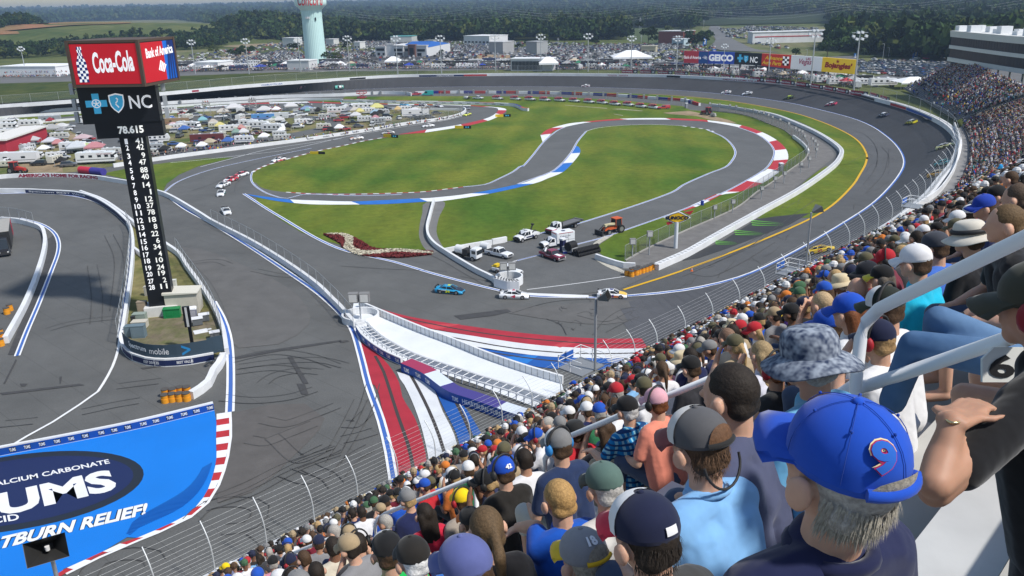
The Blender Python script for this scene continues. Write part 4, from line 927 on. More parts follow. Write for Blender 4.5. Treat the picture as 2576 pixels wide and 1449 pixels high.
def crown_np(rng,R,Hc,nleaf,ls):
 """leaf quads spread through an uneven crown volume, origin at crown centre"""
 nl=7;cen=rng.normal(0,1,(nl,3))*np.array([R*.42,R*.42,Hc*.27]);rr=rng.uniform(.38,.62,nl)*R
 k=rng.integers(0,nl,nleaf);d=rng.normal(0,1,(nleaf,3));d/=np.linalg.norm(d,axis=1)[:,None];d[:,2]=np.abs(d[:,2])*.9-.25
 c=cen[k]+d*(rr[k]*rng.uniform(.75,1.05,nleaf))[:,None]*np.array([1,1,.85])
 a=rng.normal(0,1,(nleaf,3));a/=np.linalg.norm(a,axis=1)[:,None];b=np.cross(a,d+rng.normal(0,.5,(nleaf,3)));b/=np.maximum(1e-6,np.linalg.norm(b,axis=1))[:,None]
 s=(ls*rng.uniform(.6,1.3,nleaf))[:,None]
 return np.stack([c-a*s-b*s*.7,c+a*s-b*s*.6,c+a*s*.8+b*s*.8,c-a*s*.9+b*s*.7],1)
def quads_obj(name,Qd,m,parent=None,extra=None,matidx=None):
 V=Qd.reshape(-1,3);n=len(Qd);me=bpy.data.meshes.new(name)
 me.vertices.add(len(V));me.vertices.foreach_set('co',V.ravel().astype('f'))
 me.loops.add(4*n);me.loops.foreach_set('vertex_index',np.arange(4*n,dtype='i'));me.polygons.add(n)
 me.polygons.foreach_set('loop_start',np.arange(0,4*n,4,dtype='i'));me.polygons.foreach_set('loop_total',np.full(n,4,dtype='i'))
 for x in(m if isinstance(m,(list,tuple))else[m]):me.materials.append(x)
 if matidx is not None:me.polygons.foreach_set('material_index',matidx.astype('i'))
 me.update(calc_edges=True);return obj(name,me,parent)
rng=np.random.default_rng(11)
protos=[crown_np(rng,1.0,1.3,70,.24)for _ in range(6)]
protos_far=[crown_np(rng,1.0,1.1,26,.42)for _ in range(6)]
def wood_at(x,y):return not any(in_poly(x,y,P)for P in clear)
def woods():
 far=[];fi=[];midl=[];mi=[]
 cnt=0
 for it in range(95000):
  a=WR.uniform(-36,40);d=500*exp(WR.random()**.8*2.88)
  x,y=d*sin(rad(a)),d*cos(rad(a))
  e=[(-40,960),(-33,930),(-24,930),(-19,980),(-14,1060),(-8,1020),(0,960),(4,930),(8,930),(12,950),(13.5,1700),(20.5,1750),(21,700),(27,590),(34,520),(44,500)]
  for(a1,d1),(a2,d2)in zip(e,e[1:]):
   if a1<=a<=a2:lim=d1+(d2-d1)*(a-a1)/(a2-a1)
  if d<lim or not wood_at(x,y):continue
  if fbm(x*2.2+900,y*2.2)>.72 and d>1500:continue
  z=terr(x,y);R=WR.uniform(3.6,9.5)*(1+max(0,(d-2000))/2600)*(.5 if a<-17 and d<1500 else 1);
  if d<1700:
   Qd=midl;L_=mi;pr=protos[WR.randrange(6)]
  else:Qd=far;L_=fi;pr=protos_far[WR.randrange(6)]
  th=WR.uniform(0,6.28);c,s=cos(th),sin(th);M=np.array([[c,-s,0],[s,c,0],[0,0,1.0]])*np.array([R,R,R*WR.uniform(.9,1.35)])[:,None]
  hgt=R*1.0+WR.uniform(0,6)*(1 if d<2500 else.5)
  Qd.append(pr@M.T+np.array([x,y,z+hgt]));L_.append(np.full(len(pr),0 if WR.random()<.55 else(1 if WR.random()<.35 else 2)))
  cnt+=1
  if len(midl)>2600:pass
 print('trees',len(midl),len(far))
 for nm,Qd,L_ in(('woodland',midl,mi),('distant_woodland',far,fi)):
  o=quads_obj(nm,np.concatenate(Qd),[LEAF,LEAF2,LEAF3],matidx=np.concatenate(L_));tag(o,'dense dark green wood covering the land to the horizon' if nm=='distant_woodland' else 'nearer belt of mixed green trees behind the parking lots','woodland',kind='stuff')
woods()
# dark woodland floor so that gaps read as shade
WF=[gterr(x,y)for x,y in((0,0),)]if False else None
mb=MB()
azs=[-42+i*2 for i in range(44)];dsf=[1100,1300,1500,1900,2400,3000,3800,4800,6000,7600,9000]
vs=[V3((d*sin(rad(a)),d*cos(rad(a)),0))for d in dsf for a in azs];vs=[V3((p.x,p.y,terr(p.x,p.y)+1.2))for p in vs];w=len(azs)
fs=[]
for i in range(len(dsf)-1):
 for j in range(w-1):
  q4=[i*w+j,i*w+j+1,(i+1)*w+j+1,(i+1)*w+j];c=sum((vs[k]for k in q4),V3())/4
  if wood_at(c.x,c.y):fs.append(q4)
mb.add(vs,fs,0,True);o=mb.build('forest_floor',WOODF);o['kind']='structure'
# individual trees one can tell apart
def make_tree(label,p,R,Ht,m,nleaf=420,group='single trees near the speedway'):
 root=empty('tree',p,WR.uniform(0,6),label,'tree',group)
 t=MB();t.tube([(0,0,0),(.1,0,Ht*.25),(0,.1,Ht*.5),(.1,.1,Ht*.8)],.3,7,rs=[.32,.26,.2,.08])
 for k in range(5):
  a=WR.uniform(0,6.28);h=Ht*WR.uniform(.25,.55);t.tube([(0,0,h),(cos(a)*R*.35,sin(a)*R*.35,h+R*.3),(cos(a)*R*.65,sin(a)*R*.65,h+R*.5)],.1,5,rs=[.13,.08,.03])
 t.build('trunk',BARK,root)
 q_=crown_np(rng,R,(Ht-2)*.75,nleaf,R*.085)+np.array([0,0,Ht*.62]);q_[...,2]=np.maximum(q_[...,2],1.0)
 quads_obj('crown',q_,m,root);return root
tl=[(875,128,5.5,12,LEAF3,'round dark tree left of the white office building'),(800,158,5,9,LEAF,'leafy tree at the foot of the water tower, on its right side'),(825,160,5.5,10,LEAF,'bushy tree right of the water tower'),(850,157,4,8,LEAF2,'small tree between the water tower and the tents'),(735,128,6,9,LEAF3,'dark tree left of the water tower beside the dirt road'),(600,143,7,8,LEAF3,'low dark tree clump where the dirt track meets the lot'),(545,134,5,7,LEAF2,'lone pale green shrub on the meadow left of the dirt track'),(625,137,7,9,LEAF,'wide low tree between the track and the water tower'),
(1302,127,3.5,7,LEAF3,'small round tree left of the grey service block'),(1365,118,6,13,LEAF2,'tree behind the lot left of the middle light mast'),(1447,120,7,14,LEAF,'tall broad tree behind the parked cars, centre left'),(1420,116,5,17,LEAF2,'pointed yellow green tree rising above the car park'),(1500,118,6,10,LEAF3,'dark tree beside the tall utility pole'),(1630,118,9,22,LEAF3,'very tall dark oval tree left of the brick building'),(1325,122,4,9,LEAF,'short tree behind the white pennant'),(2205,138,8,20,LEAF2,'tall light green tree at the left end of the dark tree belt'),(2320,137,9,21,LEAF2,
'tall rounded yellow green tree behind the blue feather sign'),(2080,146,7,14,LEAF,'tree at the near corner of the wood above the billboard'),(1945,106,8,10,LEAF,'bushy tree left of the long white trailer in the far meadow'),(1990,104,7,9,LEAF3,'dark low tree beside the long white trailer'),(2000,148,4,7,LEAF,'young tree at the edge of the meadow road'),(1750,120,8,12,LEAF3,'dark tree at the corner of the road junction'),(1775,108,8,14,LEAF,'tall tree along the road on the right'),(1735,110,8,13,LEAF,'broad tree behind the blue tower sign'),(1680,96,8,12,LEAF2,'tree beside the white house on the hill'),
(1560,84,7,11,LEAF,'tree left of the white house on the hill'),(2160,140,7,13,LEAF3,'dark tree right of the billboard above the car park'),(2255,139,8,16,LEAF,'mid green tree in the belt above the right car park'),(2290,138,8,17,LEAF3,'dark tree in the belt left of the tall yellow green one'),(2370,137,8,17,LEAF,'tree in the belt just left of the suite building'),(940,141,2,3.5,LEAF,'small ornamental shrub left of the office entrance'),(1110,139,3,5,LEAF3,'dark shrub at the right corner of the office building')]
for x,y,R,Ht,m,lb in tl:make_tree(lb,gterr(x,y)if y<118 else G(x,y,ZO),R,Ht,m,nleaf=int(160+60*R))
# far white roofs in the woods
for i,(x,y,w_,h_)in enumerate([(1160,28,60,7),(1185,28,45,7),(1060,31,14,8),(1090,31,14,8),(245,42,60,8),(130,45,60,7),(1395,5.5,60,10),(640,28,40,8),(525,40,40,7)]):
 p=gterr(x,y+1.5);m_=MB();m_.box((0,0,9),(w_,20,h_),0);m_.prism([(-w_/2-1,12),(w_/2+1,12),(w_/2-2,15),(-w_/2+2,15)],-11,11,1)
 o=m_.build('distant_building',[mat('far_wall',(.6,.6,.6)),mat('far_roof',(.7,.72,.75))]);o.location=p;tag(o,'%s pale building in the woods, %s'%(['long','second long','tiny','second tiny','wide','low','hillside','lone','squat'][i],['above the blue roofed office','right of the long one above the office roof','above the office, left of centre','right of the tiny one above the office','behind the landfill, at its crest','on the horizon far left','on the ridge near the sky','near the water tower','left of the water tower on the ridge'][i]),'building')
# haze
hb=MB();hb.box((0,4500,49),(19500,9900,102));hz=hb.build('haze',bpy.data.materials.new('haze_air'));hz['kind']='stuff'
m=hz.data.materials[0];m.use_nodes=True;N=m.node_tree.nodes;N.remove(N['Principled BSDF']);v=N.new('ShaderNodeVolumePrincipled')
v.inputs['Color'].default_value=(.52,.7,.95,1);v.inputs['Density'].default_value=.00015;v.inputs['Anisotropy'].default_value=.3
m.node_tree.links.new(v.outputs[0],N['Material Output'].inputs['Volume'])
tag(hz,'thin blue summer haze over the whole landscape','haze')
# ================= scoring pylon, signs, masts, buildings =================
def zat(x,y,p):
 """height at which the sight line of (x,y) passes over the ground point p"""
 r=ray(x,y);k=hypot(p[0],p[1])/hypot(r.x,r.y);return H+r.z*k
def panel_mat(name,col,e=.25):
 m=mat(name,col,rough=.4);p=m.node_tree.nodes['Principled BSDF'];p.inputs['Emission Color'].default_value=(*col,1);p.inputs['Emission Strength'].default_value=e;return m
PRED=panel_mat('screen_red',(.48,.01,.02));PBLU=panel_mat('screen_blue',(.01,.12,.5));PBLK=mat('screen_black',(.008,.009,.012),rough=.35)
PWHT=panel_mat('screen_white',(.85,.85,.86),.35);PCY=panel_mat('screen_cyan',(.06,.42,.68),.25);PNAV=panel_mat('screen_navy',(.01,.03,.16),.1);LED=panel_mat('led_digits',(.85,.85,.8),.25)
FRM=mat('frame_black',(.02,.02,.022),rough=.5);FRMB=mat('frame_bronze',(.09,.06,.045),rough=.6)
pb_=G(411,792);pw=depth(pb_+V3((0,0,20)))/F
py=empty('scoring_pylon',pb_,rad(14),'tall black scoring pylon with lit position numbers under two stacked display boxes','scoring pylon')
Zt=zat(330,97,pb_);Zb=zat(343,210,pb_);Zn0=zat(330,306,pb_);Zs0=zat(333,344,pb_);Zsh=zat(410,768,pb_)
def plate(parent,name,x0,x1,z0,z1,y,m,th=.08):
 b=MB();b.box(((x0+x1)/2,y,(z0+z1)/2),(x1-x0,th,z1-z0));return b.build(name,m,parent)
sw=62*pw/2*.98
b=MB();b.box((0,1.0,(Zsh+Zs0)/2),(2*sw,2.2,Zs0-Zsh));shaft=b.build('shaft',PBLK,py)
# numbers on the shaft
rows=[('1','41'),('2','42'),('3','9'),('4','47'),('5','88'),('6','40'),('7','14'),('8','1'),('9','12'),('10','37'),('11','78'),('12','18'),('13','8'),('14','22'),('15','6'),('16','34'),('17','4'),('18','10'),('19','24'),('20','19'),('27','2'),('28','11')]
yt=[352,368,389,406,426,443,464,482,500,517,534,553,571,589,607,623,641,657,675,691,709,725]
ma,mb_=MB(),MB()
for(a,c),y in zip(rows,yt):
 z=zat(370,y,pb_);h=.4
 wa=.42*len(a);text_into(ma,a,(-.95-wa/2,-.12,z-h),(-.95+wa/2,-.12,z-h),(-.95-wa/2,-.12,z+h),bold=.02)
 wc=.52*len(c)if c!='1' else.22;text_into(mb_,c,(1.35-wc,-.12,z-h),(1.35,-.12,z-h),(1.35-wc,-.12,z+h*1.1),bold=.02)
ma.build('position_numbers',PWHT,shaft);mb_.build('car_numbers',LED,shaft)
b=MB();b.box((-.1,.9,Zsh/2),(5.0,3.4,Zsh));b.build('base_block',mat('base_white',(.62,.62,.6),noise=.1,scale=.5),py)
# score box
cx0=(333-385)*0
b=MB();hw=4.6;b.box((-.1,.8,(Zs0+Zn0)/2),(2*hw,2.6,Zn0-Zs0));sb=b.build('lap_time_box',PBLK,py)
zc=zat(345,324,pb_);text('digits','78.615',(-1.7,-.56,zc-.55),(1.8,-.56,zc-.55),(-1.7,-.56,zc+.6),LED,sb,bold=.04)
# middle display
Zn1=Zb-.15;nw=87*pw
b=MB();b.box((-.9,.7,(Zn0+Zn1)/2),(2*nw,2.8,Zn1-Zn0));nc=b.build('middle_display',PBLK,py)
zm=(Zn0+Zn1)/2+.25;yy=-.74
def polyface(parent,name,pts,y,m,z0=0,x0=0,k=1):
 b=MB();P=[V3((x0+k*p[0],y,z0+k*p[1]))for p in pts];tr=tessellate_polygon([P]);b.add(P,tr);return b.build(name,m,parent)
cross=[(-.5,1.5),(.5,1.5),(.5,.5),(1.5,.5),(1.5,-.5),(.5,-.5),(.5,-1.5),(-.5,-1.5),(-.5,-.5),(-1.5,-.5),(-1.5,.5),(-.5,.5)]
shield=[(-1,1.1),(0,1.35),(1,1.1),(1,.2),(.85,-.5),(.5,-1),(0,-1.45),(-.5,-1),(-.85,-.5),(-1,.2)]
def bcbs(parent,x,z,y,k,dirx=1,LW=None):
 polyface(parent,'logo',cross,y,PCY,z,x-2.1*k,k*.95)
 c=[(.42*cos(t*pi/10),.42*sin(t*pi/10))for t in range(20)]+[(.3*cos(t*pi/10),.3*sin(t*pi/10))for t in range(20,-1,-1)]
 b=MB();n=20
 for i in range(n):
  a0,a1=2*pi*i/n,2*pi*(i+1)/n;b.add([(x-2.1*k+r*k*cos(a),y-.02,z+r*k*sin(a))for r,a in((.62,a0),(.62,a1),(.5,a1),(.5,a0))],[(0,1,2,3)])
 for i in range(5):
  a=pi/2+i*2*pi/5;b.tube([(x-2.1*k,y-.02,z),(x-2.1*k+.45*k*cos(a),y-.02,z+.45*k*sin(a))],.07*k,4)
 b.build('emblem',PWHT,parent)
 polyface(parent,'logo',shield,y,PWHT,z,x+.65*k,k*1.02);polyface(parent,'logo',shield,y-.02,PCY,z,x+.65*k,k*.86)
 b=MB();b.tube([(x+.65*k+.18*k*sin(t*1.3),y-.04,z+.7*k-t*.23*k)for t in range(7)],.09*k,4);b.build('emblem',PWHT,parent)
bcbs(nc,-1.8,zm,yy,1.0)
text('lettering','NC',(.5,yy,zm-.95),(3.55,yy,zm-.95),(.5,yy,zm+.95),PWHT,nc,bold=.015)
# speaker arms on both sides
for sx in(-1,1):
 b=MB();xx=-.9+sx*(nw+.9)
 for zz in(zm+1.8,zm-.4,zm-2.2):b.tube([(-.9+sx*nw,.8,zz),(xx,.6,zz+.3)],.08,5);b.box((xx,.4,zz+.3),(.5,.8,1.5))
 b.build('speaker_arm',GALV,py)
# top box
TB=empty('display_cube',(0,0,0));TB.parent=py
s_=10.2;off=rad(-19)
b=MB();b.box((0,0,(Zt+Zb)/2),(s_,s_,Zt-Zb));
b.box((0,0,Zt-.15),(s_+.3,s_+.3,.35));b.box((0,0,Zb+.15),(s_+.3,s_+.3,.35))
for a in(-1,1):
 for c in(-1,1):b.box((a*s_/2,c*s_/2,(Zt+Zb)/2),(.45,.45,Zt-Zb))
bx=b.build('casing',FRMB,py);bpy.data.objects.remove(TB);bx.rotation_euler=(0,0,off);bx.location=(.6,.8,0)
zl,zh=Zb+.4,Zt-.45;hs_=s_/2;f0=-hs_-.06
plate(bx,'front_screen',-hs_+.3,hs_-.3,zl,zh,f0,PRED)
zq=(zl+zh)/2
text('lettering','Coca-Cola',(-1.7,f0-.08,zq-1.25),(4.2,f0-.08,zq-1.0),(-1.9,f0-.08,zq+1.6),PWHT,bx,bold=.03,shear=.25)
prof=[.35,.38,.3,.36,.5,.68,.74,.7,.78,.82,.72,.66,.74]
bw,bk=MB(),MB();nz_=len(prof)-1;zt_=zh-.35;dz=(zt_-zl-.3)/nz_
for i in range(nz_):
 for j in range(4):
  a0,a1=-1+j*.5,-.5+j*.5;w0,w1=prof[i],prof[i+1]
  (bw if(i+j)%2 else bk).add([(-3.45+a0*w0,f0-.08,zt_-i*dz),(-3.45+a1*w0,f0-.08,zt_-i*dz),(-3.45+a1*w1,f0-.08,zt_-(i+1)*dz),(-3.45+a0*w1,f0-.08,zt_-(i+1)*dz)],[(0,1,2,3)])
bw.build('bottle_checks',PWHT,bx);bk.build('bottle_checks',PNAV,bx)
xr=hs_+.06
def splate(name,y0,y1,z0,z1,m,dx=0):
 b=MB();b.box((xr+dx,(y0+y1)/2,(z0+z1)/2),(.06,y1-y0,z1-z0));return b.build(name,m,bx)
splate('side_screen',-hs_+.3,hs_-.3,zl,zh,PBLU);splate('side_screen',-hs_+.3,1.6,zl,zh,PRED,.02)
b=MB();
for k in range(4):b.add([(xr+.07,2.2+k*.8,zl),(xr+.07,2.6+k*.8,zl),(xr+.07,3.6+k*.4,zh),(xr+.07,2.9+k*.5,zh)],[(0,1,2,3)])
b.build('blue_streaks',PNAV,bx)
text('lettering','Bank of America',(xr+.09,-3.6,zq+.55),(xr+.09,4.4,zq+.9),(xr+.09,-3.6,zq+1.9),PWHT,bx,bold=.03)
b=MB()
for k in range(4):b.add([(xr+.09,-.6+k*.42,zq-1.2-.1*k),(xr+.09,-.35+k*.42,zq-1.3-.1*k),(xr+.09,.6+k*.42,zq+.0-.2*k),(xr+.09,.25+k*.42,zq+.1-.2*k)],[(0,1,2,3)])
b.build('flag_logo',PWHT,bx)
# island clutter
def simple(name,label,cat,loc,rz,build,mats,group=None):
 b=MB();build(b);o=b.build(name,mats);o.location=loc;o.rotation_euler=(0,0,rz);return tag(o,label,cat,group)
def hut():
 r=empty('storage_hut',g1_('a01',1400,895),rad(8),'beige metal hut standing right of the pylon base','hut')
 b=MB();b.box((0,0,1.7),(5.0,3.2,3.4));b.build('wall',mat('hut_wall',(.5,.47,.4),rough=.7,noise=.06,scale=1),r)
 b=MB();b.prism([(-2.7,3.4),(2.7,3.4),(2.7,3.55),(-2.7,3.75)],-1.9,1.9);b.build('roof',mat('hut_roof',(.6,.58,.5),rough=.6),r)
hut()
simple('utility_cabinet','bright green cabinet in front of the pylon base','cabinet',g1_('a01',1305,945),rad(10),lambda b:(b.box((0,0,.75),(2.5,1.1,1.5)),b.box((0,-.02,1.55),(2.6,1.25,.12)),b.box((-.3,-.57,.8),(.9,.05,.7))),mat('cabinet_green',(.01,.2,.06),rough=.5))
for i,(x,y,w,h,c,lb)in enumerate([(1063,985,1.9,1.5,(.25,.3,.26),'grey green electrical box on the left of the pylon island'),(1085,925,1.4,2.2,(.3,.24,.17),'tan cupboard beside the left foot of the pylon'),(1060,1020,2.2,1.0,(.5,.47,.4),'low cream box in front of the grey green electrical box'),(1005,1085,1.9,1.6,(.12,.17,.2),'blue grey transformer at the left edge of the island'),(1055,1095,1.9,1.9,(.13,.18,.21),'taller blue grey transformer next to the left fence'),(1130,780,1.4,1.6,(.4,.38,.33),'pale box behind the pylon base on the left'),(1012,1005,.6,1.4,(.03,.03,.03),'narrow black bin near the island fence'),
(1310,730,1.2,1.6,(.6,.6,.55),'cream cabinet behind the pylon base on the right')]):
 simple('electrical_cabinet',lb,'cabinet',G(*Q('a01',x,y)[0]),rad(5),lambda b:(b.box((0,0,h/2),(w,w*.6,h)),b.box((0,0,h+.04),(w+.1,w*.6+.1,.08)),b.box((0,-w*.3-.01,h*.5),(w*.8,.04,h*.7),0)),mat('cab_%d'%i,c,rough=.6))
def porta(label,p,rz=0,c=(.1,.12,.3),roof=(.75,.76,.78)):
 r=empty('portable_toilet',p,rz,label,'portable toilet','portable toilets');b=MB();b.box((0,0,1.05),(1.15,1.15,2.1));b.build('cabin',mat('toilet_%s'%str(c),c,rough=.6),r)
 b=MB();b.box((0,-.6,1.0),(.8,.05,1.85));b.box((.3,-.64,1.0),(.05,.05,.2));b.build('door',mat('toilet_door',(.3,.3,.33)),r)
 b=MB();b.prism([(-.63,2.1),(.63,2.1),(.5,2.32),(-.5,2.32)],-.63,.63);b.build('roof',mat('toilet_roof',roof),r)
porta('grey portable toilet with white roof on the right of the pylon island',g1_('a01',1465,975),.3,(.2,.2,.25))
porta('grey portable toilet standing on the red kerb of the loop',g1_('b4',1480,1510),.1,(.12,.12,.12))
porta('portable toilet with pale roof at the gate of the far barrier',g1_('b4',55,560),.1,(.15,.16,.2))
def camera_case(label,p,s=1):
 r=empty('equipment_box',p,.4,label,'equipment');b=MB();b.box((0,0,.6*s),(1.3*s,.9*s,.9*s));b.build('case',mat('case_dark',(.12,.13,.14)),r);b=MB();b.box((0,0,1.1*s),(1.5*s,1.1*s,.08));b.build('lid',mat('case_lid',(.65,.66,.68)),r)
camera_case('grey box with pale lid near the island tip on the right',g1_('a01',1495,1005),1.1);camera_case('second grey box beside the portable toilet on the island',g1_('a01',1545,975),1.1);camera_case('small pale box against the right island fence',g1_('a01',1625,1105),1)
simple('white_sheet','white board lying on the gravel of the pylon island','board',g1_('a01',1515,1055),.5,lambda b:(b.box((0,0,.06),(2.0,1.6,.08)),b.box((.9,.2,.1),(1.4,.5,.06))),WHITEW)
# black two-faced info post on the island
def thinpost():
 p=g1_('a01',1458,1190);zt=zat(*q1('a01',1395,865),p);r=empty('lap_board',p,.2,'slim black sign post with a pale panel in front of the pylon','sign')
 b=MB();b.box((0,0,zt*.27),(.45,.3,zt*.54));b.build('pole',PBLK,r);b=MB();b.box((-.1,0,zt*.77),(.95,.4,zt*.46));b.build('board',PBLK,r);b=MB();b.box((-.1,-.24,zt*.77),(.3,.06,zt*.44));b.build('display',mat('board_grey',(.45,.46,.46)),r)
thinpost()
# --- horn loudspeakers and lamps on poles ---
def horn_pole(label,base,top,dirv,size=.75,kind='horn',r=.09,zb=None):
 p=base;z=top;root=empty('loudspeaker_pole',p,0,label,'loudspeaker')
 b=MB();b.tube([(0,0,0),(0,0,z-p.z)],r,8);b.build('pole',GALV,root)
 d=V3(dirv).normalized();rz=atan2(d.y,d.x)+pi/2
 hn=MB();s=size
 M=Matrix.Translation((d.x*s*.5,d.y*s*.5,z-p.z+.1))@Matrix.Rotation(rz,4,'Z')@Matrix.Rotation(rad(-25),4,'X')
 o_=[(-s*.55,-s*.55,-s*.36),(s*.55,-s*.55,-s*.36),(s*.55,-s*.55,s*.36),(-s*.55,-s*.55,s*.36)];i_=[(x*.25,s*.3,zz*.25)for x,_,zz in o_];vs=[M@V3(v)for v in o_+i_]
 hn.add(vs,[(0,1,5,4),(1,2,6,5),(2,3,7,6),(3,0,4,7),(4,5,6,7)],0);
 e=.03;o2=[(x*(1+e),y-.02,zz*(1+e))for x,y,zz in o_];i2=[(x*.3,s*.34,zz*.3)for x,_,zz in o_];vs=[M@V3(v)for v in o2+i2];hn.add(vs,[(4,5,1,0),(5,6,2,1),(6,7,3,2),(7,4,0,3),(7,6,5,4)],1)
 h=hn.build('horn',[mat('horn_inside',(.03,.03,.03),rough=.5),mat('horn_grey',(.16,.17,.17),rough=.5)],root)
 b=MB();c=M@V3((0,-s*.1,0));b.cyl((c.x,c.y,c.z),.07*s,.12,8);b.build('driver',mat('driver_white',(.7,.7,.7)),root)
 return root
# flood lights used on light posts
def lamp_post(label,base,z,heads=2,hs=.55,r=.07,group=None,m=GALV):
 root=empty('light_post',base,0,label,'light post',group);b=MB();b.tube([(0,0,0),(0,0,z-base.z)],r,6);b.build('pole',m,root)
 for k in range(heads):
  b=MB();x=(k-(heads-1)/2)*hs*1.15;b.box((x,-.1,z-base.z+.1),(hs,hs*.7,hs*1.0));b.box((x,-.1-hs*.36,z-base.z+.1),(hs*.8,.04,hs*.8),1);b.build('lamp_head',[mat('lamp_case',(.2,.2,.2)),mat('lamp_glass',(.5,.5,.48),rough=.2)],root)
 return root
p=g1+V3((0,0,.1));lamp_post('post with two black camera boxes in the round guard of the wedge',p,zat(*q1('a11',118,800),p),2,1.5,.12)
p=g2+V3((-.2,0,.1));lamp_post('post with two dark box lamps beside the white pickup in the pad',p,zat(*q1('a11',1303,560),p),2,1.3,.11)
for i,(x,y,yt_,t)in enumerate([(2195,495,375,'a11'),(2322,475,318,'a11')]):
 p=G(*Q(t,x,y)[0]);lamp_post(['short light box on a grey post at the near end of the service road','second light box post from the orange barrels'][i],p,zat(*Q(t,x-5 if i else x,yt_)[0],p),1,1.1,.14)
pts=[('a21',238,205,85),('a21',375,160,30),('a21',592,55,-20),('a20',692,1425,1390),('a20',763,1385,1345),('a20',888,1310,1270),('a20',950,1268,1230),('b4',1900,1449,1380),('b4',2010,1310,1250),('b4',2020,1240,1185),('b4',1985,1180,1120),('b4',1945,1140,1075),('b4',1830,1100,990),('b4',1790,1030,960),('b4',1745,1010,920),('b4',1690,975,890),('b4',1590,900,830),('b4',1460,840,770),('b4',1345,800,720),('b4',1285,760,705),('b4',1215,730,670),('b4',1140,715,650),('b4',1065,685,625),('b4',935,670,590),('b4',800,630,565),('b4',705,610,550),('b4',550,600,525),('b4',405,580,495)]
proto=None
for k,(t,x,y,y2)in enumerate(pts):
 p=G(*Q(t,x,y)[0])+V3((0,0,0));
 if proto is None:proto=lamp_post('short post with a grey light box along the service road fence',p,2.6,1,.9,.12,'light box posts inside the turn')
 else:
  r=proto.copy();LK(r);r.location=p
  for ch in proto.children:c=ch.copy();LK(c);c.parent=r
# stadium masts beyond the wall
masts=[(52,119,67,193),(485,102,492,186),(618,99,627,187),(750,97,757,182),(872,92,880,180),(994.5,92,1001,187),(1107,91,1111,185),(1244.5,89,1247,180),(1361,88,1361,181),(1480,86,1479,181),(1590.5,92,1587,184),(1705.5,92,1701,187),(1823,112,1819,186),(1937,97,1932,198),(2052,77,2039,214),(2161,82,2147,231)]
proto=None
for k,(x,y,bx_,by_)in enumerate(masts):
 p=G(bx_,by_,ZO);z=zat(x,y,p)-p.z
 if proto is None:
  proto=empty('floodlight_mast',p,0,'','light mast','floodlight masts round the far side of the track')
  b=MB();b.tube([(0,0,0),(0,0,z)],.3,6,rs=[.34,.16]);b.build('pole',GALV,proto);b=MB();b.box((0,0,z),(5.2,.2,.2));b.box((0,0,z-1.8),(4.6,.2,.2));b.build('cross_arm',GALV,proto)
  for i in range(4):
   b=MB();b.prism([(-.45,-.4),(.4,-.6),(.5,.12),(-.32,.4)],-.4,.4);o=b.build('floodlight',mat('flood_white',(.8,.82,.85),rough=.4),proto);o.location=(-2.1+i*1.4,0,z+.2-(1.2 if i in(0,3)else 0))
  for i in range(2):
   o=o.copy();LK(o);o.location=(-.9+i*1.8,0,z-1.9)
  r=proto;z0=z
 else:
  r=proto.copy();LK(r);r.location=p;s=z/z0;r.scale=(s,s,s)
  for ch in proto.children:c=ch.copy();LK(c);c.parent=r
 nb=['leftmost','second from left','third from left','fourth from left','fifth from left, right of the water tower','sixth from left','seventh from left','eighth from left','ninth from left','tenth from left','eleventh from left','twelfth from left','first one behind the billboards','second one behind the billboards','tall one before the white billboard','rightmost, by the yellow billboard'][k]
 r['label']='grey floodlight mast beyond the far wall, '+nb
# white flag posts / street lamps on the right
for i,(x,y0,y1)in enumerate([(2220,110,152),(2235,120,143),(2029,125,148),(2367,122,146)]):
 p=G(x,y1,ZO);z=zat(x,y0,p);root=empty('street_lamp',p,0,['tall single street lamp by the grass right of the masts','plain pole left of the blue feather sign','double armed street lamp above the red billboard','thin pole by the yellow and blue feather sign'][i],'street lamp');b=MB();b.tube([(0,0,0),(0,0,z-ZO)],.14,5);b.build('pole',GALV,root);b=MB();b.box((-.5,0,z-ZO),(1.4,.3,.2));b.build('lamp_head',GALV,root)
for i,(x,y0,y1,w,cc)in enumerate([(2301,120,148,11,(.01,.12,.5)),(2377,126,147,6,(.02,.2,.35)),(1772,94,117,9,(.01,.12,.45)),(1796,125,132,10,(.02,.1,.4)),(2150,136,145,4,(.02,.15,.45))]):
 p=G(x,y1,ZO);z=zat(x,y0,p)-ZO;root=empty('banner_tower',p,.2,['tall blue advertising tower on the lawn before the dark wood','slim blue and yellow advertising tower left of the suites','blue advertising tower by the road junction','small blue sign above the first billboard','slim blue sign right of the yellow billboard'][i],'sign')
 ww=w*depth(p)/F;b=MB();b.box((0,0,z/2+.4),(ww,1,z));b.build('panel',mat('banner_%d'%i,cc,rough=.5),root);b=MB();b.box((0,0,.3),(ww+.4,1.4,.6));b.build('foot',WHITEW,root)
 b=MB();b.box((0,-.53,z*.8),(ww*.6,.06,z*.12));b.box((0.1,-.53,z*.55),(ww*.4,.06,z*.2));b.box((-.1,-.53,z*.35),(ww*.4,.06,z*.12));b.build('emblem',WHITEW,root)
